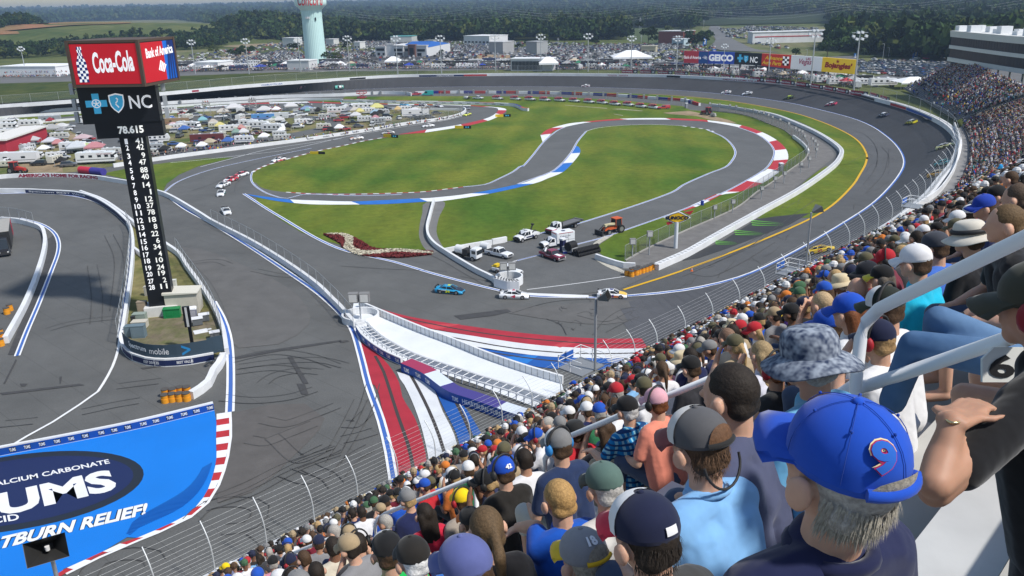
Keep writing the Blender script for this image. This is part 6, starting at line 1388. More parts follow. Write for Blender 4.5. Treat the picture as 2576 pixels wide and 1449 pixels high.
def tractor(label,col,a,b_,s=1.0,loader=True):
 r=bpy.data.objects.new('tractor',None);LK(r);tag(r,label,'tractor');
 b=MB();loft(b,[(-1.4,[(0,.8),(.45,.8),(.45,1.3),(0,1.4)]),(.3,[(0,.8),(.45,.8),(.45,1.6),(0,1.7)]),(2.1,[(0,.7),(.4,.7),(.36,1.3),(0,1.35)])],smooth=False);setc(b.build('body',PLAIN,r),col)
 b=MB();b.box((-.8,0,2.0),(1.5,1.4,1.2),taper=(.85,.85));b.build('cab_glass',GLASS,r);b=MB();b.box((-.8,0,2.68),(1.6,1.5,.14));
 for x in(-1.5,-.1):
  for s_ in(-1,1):b.tube([(x,s_*.7,1.4),(x*.9-.1,s_*.62,2.65)],.06,4)
 setc(b.build('cab_frame',PLAIN,r),col)
 wheels(r,(-1.2,),.85,.75,.45,16);wheels(r,(1.5,),.8,.5,.35,14)
 if loader:b=MB();b.box((3.2,0,.5),(.3,2.2,.9));b.box((3.6,-.6,.15),(1.0,.12,.08));b.box((3.6,.6,.15),(1.0,.12,.08));b.tube([(-.2,.55,1.5),(1.6,.55,1.7),(3.1,.55,.6)],.1,5);b.tube([(-.2,-.55,1.5),(1.6,-.55,1.7),(3.1,-.55,.6)],.1,5);b.build('loader',TRIM,r)
 put(r,a,b_);r.scale=(s,s,s);return r
tractor('dark red tractor towing a grey roller on the dirt track at the loop',(.3,.03,.03),q1('b4',420,670),q1('b4',290,655),1.2,False)
r=empty('trailer_cart',(0,0,0),0,'grey cart behind the dark red tractor on the dirt track','trailer');pbox(r,'body',(0,0,1),(2.4,1.8,1.2),mat('cart_grey',(.3,.3,.28)),taper=(.7,.8));wheels(r,(0,),1,.4);put(r,q1('b4',500,695),q1('b4',415,690))
tractor('red tractor on the campground dirt, far left',(.42,.04,.03),q1('b6',150,1080),q1('b6',400,1085),1.3,False)
# telehandler
t_=tractor('orange telehandler with pallet forks on the return road',(.55,.1,.03),q1('c4',1640,590),q1('c4',1400,640),1.15);b=MB();b.box((.9,.3,1.75),(2.6,.5,.45));setc(b.build('boom_cover',PLAIN,t_),(.55,.48,.3))
def truckcab(r,x,col,Hh=2.0,crew=False,L=2.2):
 b=MB();loft(b,[(x-L*.5,[(0,.6),(1.0,.6),(1.02,1.2),(.85,Hh),(0,Hh+.06)]),(x+.1,[(0,.6),(1.02,.6),(1.04,1.2),(.85,Hh),(0,Hh+.06)]),(x+.75,[(0,.6),(1.02,.6),(1.02,1.2),(.95,1.3),(0,1.36)]),(x+2.0,[(0,.55),(.98,.55),(.98,1.0),(.8,1.2),(0,1.22)])],smooth=False);setc(b.build('cab',BODY,r),col)
 b=MB();b.add([(x+.16,-.8,Hh-.06),(x+.16,.8,Hh-.06),(x+.76,.92,1.36),(x+.76,-.92,1.36)],[(0,1,2,3)])
 for s in(-1,1):b.add([(x-.4,s*.9,Hh-.1),(x+.1,s*.9,Hh-.1),(x+.6,s*1.03,1.3),(x-.4,s*1.05,1.3)],[(0,1,2,3)]);
 if crew:
  for s in(-1,1):b.add([(x-1.0,s*.9,Hh-.1),(x-.5,s*.9,Hh-.1),(x-.5,s*1.05,1.3),(x-1.0,s*1.05,1.3)],[(0,1,2,3)])
 b.build('windows',GLASS,r);pbox(r,'bumper',(x+2.05,0,.7),(.2,2.0,.4),TRIM);pbox(r,'grille',(x+2.0,0,1.0),(.08,1.1,.3),TRIM)
 for s in(-1,1):pbox(r,'headlight',(x+1.98,s*.75,1.0),(.1,.3,.22),LAMP);pbox(r,'mirror',(x+.75,s*1.2,1.45),(.12,.18,.3),TRIM)
def mk(name,label,cat):r=bpy.data.objects.new(name,None);LK(r);return tag(r,label,cat)
def chassis(r,x0,x1,xs,rr=.48,z=.75):pbox(r,'chassis',((x0+x1)/2,0,z),(x1-x0,.9,.3),TRIM);wheels(r,xs,.92,rr,.32,16)
r=mk('tow_truck','white tow truck with black boom at the edge of the grass','tow truck');truckcab(r,.6,wt,2.05,True,3.0);chassis(r,-2.9,2.4,(-1.9,1.9));pbox(r,'side_box',(-2.0,0,1.05),(2.0,2.1,.5),WHITEW);b=MB();b.tube([(-1.2,0,1.3),(-2.0,0,2.9)],.16,5);b.tube([(-1.2,.5,1.3),(-2.6,0,1.6),(-3.1,0,1.3)],.12,5);b.box((-2.0,0,2.95),(.35,.6,.3));b.build('boom',TRIM,r);b=MB();b.box((.1,0,2.2),(.25,1.3,.14));b.build('light_bar',LAMP,r);text('lettering','2',(.5,.4,2.14),(.5,-.2,2.14),(.05,.4,2.14),NAVYD,r,bold=.03);b=MB();b.box((-.3,1.05,.9),(2.2,.03,.25));b.box((-.3,-1.05,.9),(2.2,.03,.25));b.build('navy_stripe',
NAVY,r);put(r,q1('c4',330,690),q1('c4',85,760))
r=mk('flatbed_truck','white and red flatbed recovery truck with empty deck','truck');truckcab(r,2.6,wt,2.2,False,2.0);chassis(r,-5.2,4.4,(-3.0,3.9),.5);b=MB();b.box((-1.9,0,1.3),(7.2,2.4,.14));b.box((-5.4,0,1.25),(.4,2.3,.5));b.build('deck',mat('deck_grey',(.13,.13,.135),rough=.6),r);b=MB()
for s in(-1,1):b.box((-1.9,s*1.2,1.38),(7.2,.08,.12))
b.build('deck_rail',TRIM,r);pbox(r,'headboard',(1.5,0,1.75),(.12,2.3,.9),TRIM);b=MB();b.box((4.0,0,.95),(1.3,2.04,.4));setc(b.build('red_skirt',PLAIN,r),(.5,.04,.1));text('lettering','3',(2.6,.4,2.28),(2.6,-.2,2.28),(2.1,.4,2.28),NAVYD,r,bold=.03);put(r,q1('c4',985,505),q1('c4',545,650))
r=mk('ambulance','white ambulance with blue emblem on its roof beside the tyre stack','ambulance');truckcab(r,1.6,wt,2.05,False,1.6);chassis(r,-3.2,3.4,(-2.0,2.9));b=MB();b.box((-1.2,0,1.95),(4.1,2.35,2.2));bevel(b.build('box_body',mat('ambulance_white',(.7,.72,.74),rough=.4),r),.08);b=MB()
for i in range(3):b.box((-1.2,0,3.09),(.9,.14,.03),rz=rad(30+60*i))
b.build('emblem',NAVY,r);b=MB()
for i in range(5):b.box((.9,-.8+i*.4,2.85),(.06,.22,.14))
b.box((-1.2,1.19,2.9),(3.2,.04,.1));b.build('marker_lights',TAIL,r);
mb=MB();text_into(mb,'Cabarrus',(.1,1.2,2.2),(-2.2,1.2,2.2),(.1,1.2,2.45));text_into(mb,'EMS',(-.2,1.2,1.85),(-1.6,1.2,1.85),(-.2,1.2,2.1));mb.build('lettering',NAVY,r);b=MB();b.box((-1.2,1.19,1.5),(4.0,.02,.04));b.box((-1.8,1.19,1.9),(.04,.02,1.7));b.build('door_seams',GREY,r);put(r,q1('c4',880,790),q1('c4',500,850))
r=pickup('maroon crew cab pickup with white graphics facing the camera','pickup',None,(.22,.015,.045));b=MB();b.add([(1.1,-.5,1.17),(2.5,-.35,1.1),(2.5,.45,1.1),(1.1,.3,1.17)],[(0,1,2,3)]);b.build('hood_graphic',LWHT,r);text('lettering','Toyota',(.2,-1.02,.72),(-.8,-1.02,.72),(.2,-1.02,.95),LWHT,r);mb=MB();text_into(mb,'Toyota',(-.9,-1.03,.72),(.5,-1.03,.72),(-.9,-1.03,.98));text_into(mb,'Toyota',(.5,1.03,.72),(-.9,1.03,.72),(.5,1.03,.98));mb.build('lettering',LWHT,r);b=MB();b.tube([(-1.6,-.5,1.1),(-2.2,.3,1.5),(-2.6,.1,1.2)],.2,6);b.build('bed_load',WHITEW,r);put(r,q1('c4',480,960),q1('c4',740,
1050))
r=mk('mixer_truck','white cab over truck with a white tank parked inside the wall','truck');b=MB();b.box((2.0,0,1.5),(1.5,2.0,1.9));setc(bevel(b.build('cab',BODY,r),.1),wt);b=MB();b.box((2.77,0,1.75),(.04,1.7,.8));b.box((2.1,1.01,1.8),(.9,.04,.6));b.box((2.1,-1.01,1.8),(.9,.04,.6));b.build('windows',GLASS,r);chassis(r,-2.6,2.6,(-1.7,1.8));b=MB();b.cyl((-1.6,0,1.7),.85,1.8,14,axis='x');b.build('tank',WHITEW,r);b=MB();b.box((-.1,0,1.5),(1.2,1.6,1.1));b.tube([(0,.5,1.8),(.2,.5,2.5)],.15,6);b.box((-2.7,0,1),(.5,1.9,.6));b.build('pump',TRIM,r);put(r,q1('a11',870,490),q1('a11',1040,520))
r=pickup('white crew cab pickup towing a white blower beside the block wall','pickup',None,wt);put(r,q1('a11',1120,470),q1('a11',1262,503))
r=mk('blower_trailer','round white track blower trailer hitched behind a white pickup','trailer');b=MB();b.cyl((0,0,1.0),.75,1.8,14,axis='x');b.build('drum',WHITEW,r);b=MB();b.cyl((-.95,0,1),.5,.3,12,axis='x');b.box((-.6,.9,.6),(.8,.5,.5));b.build('nozzle',TRIM,r);wheels(r,(0,),.9,.33);put(r,q1('a11',1058,440),q1('a11',1120,452))
r=pickup('white pickup with open door and yellow gear near the round ring','pickup',None,wt);b=MB();b.box((-2.4,0,1.25),(.8,1.2,.5));b.box((-3.0,0,.8),(.6,1.0,.6));b.build('yellow_gear',mat('gear_yellow',(.65,.45,.02)),r);b=MB();b.box((.2,-1.4,.95),(.9,.08,1.0));setc(b.build('open_door',BODY,r),wt);put(r,q1('a11',1170,600),q1('a11',1340,640))
# tyre stack and drum
def tyres():
 r=empty('tyre_bundle',g1_('c4',1110,950),0,'black bundles of old tyres lying at the end of the white wall','tyres')
 a=g1_('c4',930,960)-r.location;d=(g1_('c4',1250,880)-r.location-a).normalized();s=V3((d.y,-d.x,0))
 proto_=None
 for row,(off,zz,n)in enumerate(((-.2,.36,9),(.65,.36,9),(1.5,.36,8),(.2,1.0,9),(1.1,1.0,8))):
  b=MB()
  for k in range(n*2):
   c=a+d*(.35*k)+s*off+V3((0,0,zz));rr=.36
   vs=[];n_=12
   for x_,r_ in((-.15,rr*.8),(-.1,rr),(.1,rr),(.15,rr*.8)):
    for j in range(n_):w=2*pi*j/n_;vs.append(c+d*x_+s*(r_*cos(w))+V3((0,0,r_*sin(w))))
   b.add(vs,[(i*n_+j,i*n_+(j+1)%n_,(i+1)*n_+(j+1)%n_,(i+1)*n_+j)for i in range(3)for j in range(n_)]+[tuple(range(n_)),tuple(range(3*n_,4*n_))],0,False)
  b.build('tyre_row',TYRE,r)
tyres()
r=mk('gate_machine','dark blue machine with a black roller drum beside the ambulance','machine');pbox(r,'post',(-1.6,0,1.2),(.9,.9,2.4),mat('machine_blue',(.015,.02,.07)));pbox(r,'hood',(-1.6,0,2.5),(1.0,1.2,.3),WHITEW);b=MB();b.cyl((.5,0,1.5),.9,1.9,16,axis='y');b.build('roller',TYRE,r);pbox(r,'frame',(.2,0,.8),(2.6,1.6,.9),mat('machine_grey',(.3,.31,.32)));put(r,q1('c4',790,900),q1('c4',930,935))
simple('cooler','blue cooler on the asphalt next to the roller machine','cooler',g1_('c4',802,930),.2,lambda b:(b.box((0,0,.25),(.8,.5,.5)),b.box((0,0,.53),(.84,.54,.08),1)),[mat('cooler_blue',(.02,.05,.35)),WHITEW])
# orange water barrels
ORG=mat('barrel_orange',(.72,.3,.02),rough=.55);LID=mat('barrel_lid',(.08,.075,.07),rough=.7)
bp_=None
def barrel(p,label,group):
 global bp_
 if bp_ is None:
  bp_=empty('crash_barrel',p,0,label,'barrel',group);b=MB();b.cyl((0,0,.28),.50,.56,16,r2=.5);b.cyl((0,0,.78),.44,.5,16,r2=.47);b.build('drum',ORG,bp_);b=MB();b.cyl((0,0,1.07),.5,.08,16);b.build('lid',LID,bp_);return bp_
 r=copy_tree(bp_);r.location=p;r['label']=label;r['group']=group;return r
for k,(x,y)in enumerate([(1738,1262),(1804,1278),(1872,1255),(1802,1235),(1848,1225),(1912,1240),(1900,1205),(1968,1222),(2018,1205),(2068,1185),(2114,1165)]):
 barrel(G(*Q('c4',x,y)[0]),'orange crash barrel at the wall end by the track, %s'%['front left corner','front middle','front right','second row left','second row middle','second row right','third row left','third row right','third from the wall','second from the wall','touching the white wall'][k],'orange barrels at the end of the inner wall')
for k,(x,y)in enumerate([(1250,138),(1303,130),(1358,126),(1412,124),(1253,95),(1310,92),(1362,78),(1415,76)]):
 barrel(G(*Q('a02',x,y)[0]),'orange crash barrel below the pylon island, %s'%['front row leftmost','front row second','front row third','front row by the wall','back row leftmost','back row second','back row third','back row by the wall'][k],'orange barrels below the pylon island')
for k,(x,y)in enumerate([(55,920),(78,895),(5,1085),(20,1115),(10,1160),(-12,1130)]):
 barrel(G(*Q('a01',x,y)[0]),'orange crash barrel at the far left pit wall, %s'%['front of the upper pair','back of the upper pair','top of the lower group','right of the lower group','bottom of the lower group','cut by the frame edge'][k],'orange barrels at the left pit wall')
# hauler at the left edge
r=mk('race_hauler','black and red hauler truck parked behind the left pit wall','truck');b=MB();b.box((-4.5,0,2.3),(13,2.6,3.4));b.build('trailer_box',mat('hauler_black',(.03,.03,.032),rough=.35),r);b=MB();b.box((-4.5,0,4.03),(13,2.6,.06));b.build('trailer_roof',mat('hauler_roof',(.35,.33,.3),rough=.5,noise=.05,scale=1),r);b=MB();b.box((-9.6,1.31,2.3),(2.6,.04,3.2));b.box((-11.02,0,2.3),(.04,2.5,3.2));b.box((-9.6,-1.31,2.3),(2.6,.04,3.2));setc(b.build('red_panel',PLAIN,r),(.4,.03,.05));truckcab(r,5.2,(.02,.02,.025),3.2,False,3.5);chassis(r,-10,7,(-9,-7.8,4,6.3),.52);put(r,q1('a01',60,290),q1('a01',
25,590))
tag(simple('track_sign','yellow and black marker board on the grass left of the loop kerb','sign',g1_('a00',2400,1163),-.3,lambda b:(b.box((-1.4,0,.45),(3.0,.15,.8),0),b.box((1.4,0,.45),(2.4,.15,.8),1)),[mat('marker_yellow',(.7,.5,.02)),BLACK]))
for lb,t,x,y,rz in(('yellow and black marker board beside the dark race car','b2',750,1003,-.5),('yellow and black marker board at the white kerb','b2',1840,868,-.25),('yellow and black marker board right of the hairpin kerb','b2',2445,692,0)):
 simple('track_sign',lb,'sign',G(*Q(t,x,y)[0]),rz,lambda b:(b.box((-1.7,0,.6),(3.4,.2,1.1),0),b.box((1.7,0,.6),(3.0,.2,1.1),1),b.box((1.2,-.12,.6),(.5,.05,.5),2),b.box((2.1,-.12,.6),(.5,.05,.5),2)),[MAT['marker_yellow'],BLACK,PCY])
simple('track_cone','orange cone on the track below the green claws','cone',g1_('a21',68,597),0,lambda b:(b.box((0,0,.03),(.45,.45,.06)),b.cyl((0,0,.4),.17,.7,10,r2=.04),b.cyl((0,0,.42),.12,.14,10,1,r2=.1)),[mat('cone_orange',(.7,.15,.03)),WHITEW])
simple('rubbish_bin','blue bin beside the lower red kerb','bin',g1_('a21',147,100),0,lambda b:(b.cyl((0,0,.5),.38,1.0,12),b.cyl((0,0,1.03),.4,.06,12)),mat('bin_blue',(.01,.04,.3)))
# flower bed
def flowers():
 outer=Q('a01',2445,325,2576,400)+Q('a11',0,410,100,470,200,490,430,500,685,475);inner=Q('a01',2470,322,2576,320)+Q('a11',20,320,150,375,250,430,450,440,690,455)
 A=resample(gpath(outer,step=1),60);B=resample(gpath(inner,step=1),60)
 P=[V3((p.x,p.y,.06))for p in A]+[V3((p.x,p.y,.06))for p in reversed(B)];tr=tessellate_polygon([P]);mb=MB();mb.add(P,tr);o=mb.build('flower_soil',mat('bed_soil',(.08,.04,.03),rough=1));o['kind']='structure'
 R1=random.Random(3);Qr,Qw=[],[]
 for k in range(9000):
  u=R1.random()*59;v=R1.random();i=min(58,int(u));p=A[i].lerp(A[i+1],u-i).lerp(B[i].lerp(B[i+1],u-i),v)
  wv=.5+.42*sin(u*.16+.3);white=abs(v-wv)<.27
  s=.16;c=np.array([p.x,p.y,.12+R1.random()*.22]);a=np.array([R1.gauss(0,1),R1.gauss(0,1),R1.gauss(0,.5)]);a/=np.linalg.norm(a);b=np.cross(a,[R1.gauss(0,.4),R1.gauss(0,.4),1]);b/=max(1e-3,np.linalg.norm(b))
  (Qw if white else Qr).append(np.stack([c-a*s-b*s,c+a*s-b*s,c+a*s+b*s,c-a*s+b*s]))
 o=quads_obj('white_flowers',np.array(Qw),mat('petal_cream',(.5,.46,.36),rough=.9,noise=.25,scale=2));tag(o,'cream white flowers winding through the bed at the grass edge','flowers',kind='stuff')
 o=quads_obj('red_flowers',np.array(Qr),mat('petal_maroon',(.13,.02,.02),rough=.9,noise=.3,scale=2));tag(o,'dark red flowers filling both edges of the bed','flowers',kind='stuff')
flowers()
# ================= near grandstand and its crowd =================
RW_=V3((.7,.714,0)).normalized();EH=V3((-.714,.7,0)).normalized();FOOT=V3((0,0,44.25));TD,TR=.8,.6
def seat(k,s,h=0):return FOOT+EH*(k*TD)+V3((0,0,-k*TR+h))+RW_*s
AISLE=[(5.0,6.2),(-8.6,-7.4),(18.6,19.8),(32.2,33.4),(45.8,47)]
def in_aisle(s):return any(a<=s<=b for a,b in AISLE)
SY=atan2(EH.y,EH.x)
def stand():
 r=empty('grandstand',FOOT,SY,'steep pale concrete grandstand full of spectators in the foreground','grandstand')
 b=MB();L0,L1=-62,26
 for k in range(-3,28):b.box((k*TD,(L0+L1)/2,-k*TR-.3),(TD,L1-L0,.6))
 b.build('steps',mat('stand_concrete',(.42,.41,.38),rough=.8,noise=.1,scale=1.2),r)
 b=MB();seg=[-62,-47,-45.8,-33.4,-32.2,-19.8,-18.6,-6.2,-5.0,7.4,8.6,26]
 for k in range(-3,28):
  for a,c in zip(seg[::2],seg[1::2]):b.box((k*TD-.22,(a+c)/2,-k*TR+.41),(.28,c-a,.05));
 b.build('benches',mat('bench_alu',(.55,.55,.54),rough=.5,metal=.2,noise=.08,scale=3),r)
 b=MB();b.box((27.5*TD+.3,(L0+L1)/2,-27*TR-12),(.3,L1-L0,24));b.build('front_wall',CONC,r)
 b=MB()
 for k in range(12):b.box((10,L0+k*8,-22),(20,.5,14))
 b.build('supports',CONC,r)
stand()
RAILM=mat('rail_white',(.8,.81,.82),rough=.35,spec=.5)
def hrail(label,k0,k1,s,drop=.0):
 r=empty('handrail',seat(k0,s),0,label,'handrail','white handrails down the aisles');o=r.location
 def P(k,h):return seat(k,s,h)-o
 b=MB();e=(k1-k0);top=[P(k0,1.14),P(k1-.35,1.14),P(k1-.12,1.1),P(k1,1.0),P(k1,.72),P(k1,-.05)]
 pts=[P(k0,0),P(k0,1.0),P(k0+.12,1.12)]+top[1:]if drop==0 else top
 b.tube(pts,.029,10);b.build('top_rail',RAILM,r);b=MB();b.tube([P(k0,.5),P(k1,.5)],.024,8);b.build('mid_rail',RAILM,r)
r=empty('handrail',GD(2600,590,2.7),0,'nearest thick white handrail across the right edge, in front of the jeans','handrail','white handrails down the aisles')
for nm,pp in(('top_rail',((2720,530,2.4),(2600,588,2.7),(2260,752,3.3),(2212,776,3.42),(2180,808,3.48),(2165,850,3.5),(2153,960,3.5),(2150,1060,3.5))),('mid_rail',((2720,790,2.4),(2576,838,2.75),(2190,968,3.5),(2156,976,3.5)))):b=MB();b.tube([GD(*q_)-r.location for q_ in pp],.027,12);b.build(nm,RAILM,r)
hrail('white handrail beside the plaid shirt man, second from the camera',3.6,6.15,5.45)
hrail('white handrail below the yellow cap, third from the camera',7.7,10.4,5.6)
hrail('white handrail at the bottom edge, fourth from the camera',11.6,14.2,5.6)
for j,k in enumerate((4,9,14)):hrail('white handrail in the upper right crowd, %s'%['highest of them','middle one','lowest one'][j],k,k+3,19.2)
# front rail with posts and mesh
FR=[seat(27.5,s)for s in range(-26,63,2)]
def frontrail():
 r=empty('front_railing',FR[0],0,'long white pipe railing along the front edge of the grandstand','railing');o=FR[0]
 for h in(1.05,.62):b=MB();b.tube([p-o+V3((0,0,h))for p in FR],.035,6);b.build('rail',RAILM,r)
 b=MB();b.add([p-o+V3((0,0,h))for h in(.05,1.0)for p in FR],[(i,i+1,len(FR)+i+1,len(FR)+i)for i in range(len(FR)-1)]);b.build('mesh_panel',MESHD,r)
 pb=MB();pb.tube([(0,0,0),(0,0,1.05)],.03,6);f=pb.build('post',RAILM,r)
 for k,p in enumerate(FR):
  q_=f if k==0 else f.copy()
  if k:LK(q_);q_.parent=r
  q_.location=p-o
frontrail()
zr=FR[0].z
def platform(label,px,s=1):
 p=G(px[0],px[1],zr);r=empty('camera_platform',p,SY,label,'platform')
 b=MB();b.box((1.2,0,-.1),(2.6,3.0,.12));b.build('deck',GREY,r)
 b=MB();c=[(0,-1.5),(2.5,-1.5),(2.5,1.5),(0,1.5)]
 for h in(.55,1.1):b.tube([(x,y,h)for x,y in c],.04,6)
 for x,y in c[1:3]+[(1.2,-1.5),(1.2,1.5)]:b.tube([(x,y,-.1),(x,y,1.1)],.04,6)
 for k in range(5):b.tube([(0,-1.6-k*.12,.9-k*.2),(-.2,-4.2-k*.1,-.2-k*.2)],.035,5)
 b.build('rails',RAILM,r);r.scale=(.62,.62,.62);b=MB();b.box((2.56,.3,.6),(.05,1.7,.7));b.build('blue_sign',mat('platform_blue',(.02,.1,.4)),r)
 return p
for lb,px,top,hd in(('small railed platform on the front rail below the middle loudspeaker',(1490,930),(1500,752),(1,-.35,0)),('small railed platform on the front rail at the yellow car',(2020,690),(2043,535),(1,.3,0)),('small railed platform on the front rail in the upper right',(2322,520),(2326,503),(1,0,0))):
 p=platform(lb,px)
 if top[0]<2300:horn_pole('grey horn loudspeaker on a tall pole at the front rail, %s'%('left of the orange car' if top[0]<1600 else 'above the yellow car'),p+RW_*.1-EH*.1,zat(top[0],top[1],p),hd,.62,r=.07)
p=GD(142,1449,22);horn_pole('large black horn loudspeaker at the lower left over the blue run-off',p-V3((0,0,6)),GD(121,1352,22).z+.1,(.55,-1,0),.85,r=.055)
# ---------- figures ----------
def cap_(mb,a,b,ra,rb=None,n=10,sc=None):
 """capsule with round ends"""
 rb=ra if rb is None else rb;a,b=V3(a),V3(b);t=(b-a);L=t.length;t=t.normalized()if L>1e-5 else V3((0,0,1))
 pts=[];rs=[]
 for w in(-80,-50,-22):pts.append(a+t*ra*sin(rad(w)));rs.append(ra*cos(rad(w)))
 pts.append(a);rs.append(ra);pts.append(b);rs.append(rb)
 for w in(22,50,80):pts.append(b+t*rb*sin(rad(w)));rs.append(rb*cos(rad(w)))
 k=len(pts);up=V3((0,0,1))if abs(t.z)<.9 else V3((1,0,0));u=t.cross(up).normalized();v=t.cross(u);vs=[]
 for p,r in zip(pts,rs):
  for j in range(n):w=2*pi*j/n;vs.append(p+u*(r*cos(w))+v*(r*sin(w)))
 mb.add(vs,[(i*n+j,(i+1)*n+j,(i+1)*n+(j+1)%n,i*n+(j+1)%n)for i in range(k-1)for j in range(n)]+[tuple(range(n)),tuple(range((k-1)*n,k*n))[::-1]])
def ell_(mb,c,r,n=14,m=9,rot=None,zmin=-1):
 vs=[];c=V3(c)
 for i in range(m+1):
  ph=-pi/2+pi*i/m;
  if sin(ph)<zmin:ph=asin(zmin)
  for j in range(n):
   th=2*pi*j/n;p=V3((r[0]*cos(ph)*cos(th),r[1]*cos(ph)*sin(th),r[2]*sin(ph)))
   if rot:p=rot@p
   vs.append(c+p)
 mb.add(vs,[(i*n+j,i*n+(j+1)%n,(i+1)*n+(j+1)%n,(i+1)*n+j)for i in range(m)for j in range(n)]+[tuple(range(n))[::-1],tuple(range(m*n,(m+1)*n))],0,True)
def remesh(mb,vox,smooth=2):
 me=bpy.data.meshes.new('r');me.from_pydata(mb.v,[],mb.f);o=bpy.data.objects.new('r',me);LK(o)
 bm=bmesh.new();bm.from_mesh(me);bmesh.ops.recalc_face_normals(bm,faces=bm.faces);bm.to_mesh(me);bm.free()
 m=o.modifiers.new('r','REMESH');m.mode='VOXEL';m.voxel_size=vox
 if smooth:s=o.modifiers.new('s','SMOOTH');s.iterations=smooth;s.factor=.6
 dg=bpy.context.evaluated_depsgraph_get();dg.update();out=bpy.data.meshes.new_from_object(o.evaluated_get(dg));bpy.data.objects.remove(o)
 for p in out.polygons:p.use_smooth=True
 return out
SKIN=mat('skin',(1,1,1),rough=.55,objcol=True,noise=.08,scale=9);SKIN.node_tree.nodes['Principled BSDF'].inputs['Subsurface Weight'].default_value=.12;SKIN.node_tree.nodes['Principled BSDF'].inputs['Subsurface Scale'].default_value=.02
CLOTH=mat('cloth',(1,1,1),rough=.9,objcol=True,noise=.07,scale=5,bump=.55,detail=3,spec=.15,sheen=.2);HAIR=mat('hair',(1,1,1),rough=.7,objcol=True,noise=.3,scale=90,bump=.25);CAPM=mat('cap_fabric',(1,1,1),rough=.85,objcol=True,noise=.06,scale=25,spec=.2,sheen=.15)
CAMO=mat('camo',(.32,.36,.42),rough=.9,noise=1,scale=38,col2=(.03,.045,.09),detail=1);DENIM=mat('denim',(.055,.12,.24),rough=.95,noise=1,scale=3,col2=(.13,.23,.38),bump=1)
def plaid():
 m=mat('plaid',(.01,.2,.5),rough=.9);N=m.node_tree.nodes;L=m.node_tree.links;tc=N.new('ShaderNodeTexCoord');prev=None
 for ax,c in(('Y',(.25,.5,.6)),('Z',(.01,.05,.16))):
  w=N.new('ShaderNodeTexWave');w.bands_direction=ax;w.inputs['Scale'].default_value=6.5;L.new(tc.outputs['Object'],w.inputs[0]);mr=N.new('ShaderNodeMapRange');mr.inputs['From Min'].default_value=.6;mr.inputs['From Max'].default_value=.72;L.new(w.outputs['Fac'],mr.inputs[0])
  mx=N.new('ShaderNodeMix');mx.data_type='RGBA';mx.inputs[6].default_value=(.005,.17,.42,1);mx.inputs[7].default_value=(*c,1)
  if prev:L.new(prev,mx.inputs[6])
  L.new(mr.outputs[0],mx.inputs[0]);prev=mx.outputs[2]
 L.new(prev,N['Principled BSDF'].inputs['Base Color']);return m
PLAID=plaid()
HC=V3((.125,0,.662))
def hand(mb,w,d,up,side=1):
 """palm, thumb and four bent fingers beyond wrist w along d"""
 d=d.normalized();s=d.cross(up).normalized();up=s.cross(d).normalized()
 for k in range(4):cap_(mb,w+d*.0+s*(-.026+k*.017),w+d*.085+s*(-.033+k*.021),.016,.013,8)
 for k,l in enumerate((.07,.08,.075,.06)):
  a=w+d*.085+s*(-.033+k*.021);b_=a+d*l*.55-up*.008;c=b_+d*l*.4-up*l*.3;cap_(mb,a,b_,.0105,.0095,7);cap_(mb,b_,c,.0095,.008,7)
 a=w+d*.025-s*side*.03;b_=a+(d*.6-s*side*.75).normalized()*.045;cap_(mb,a,b_,.0135,.011,7);cap_(mb,b_,b_+(d*.9-s*side*.3)*.03,.011,.009,7)
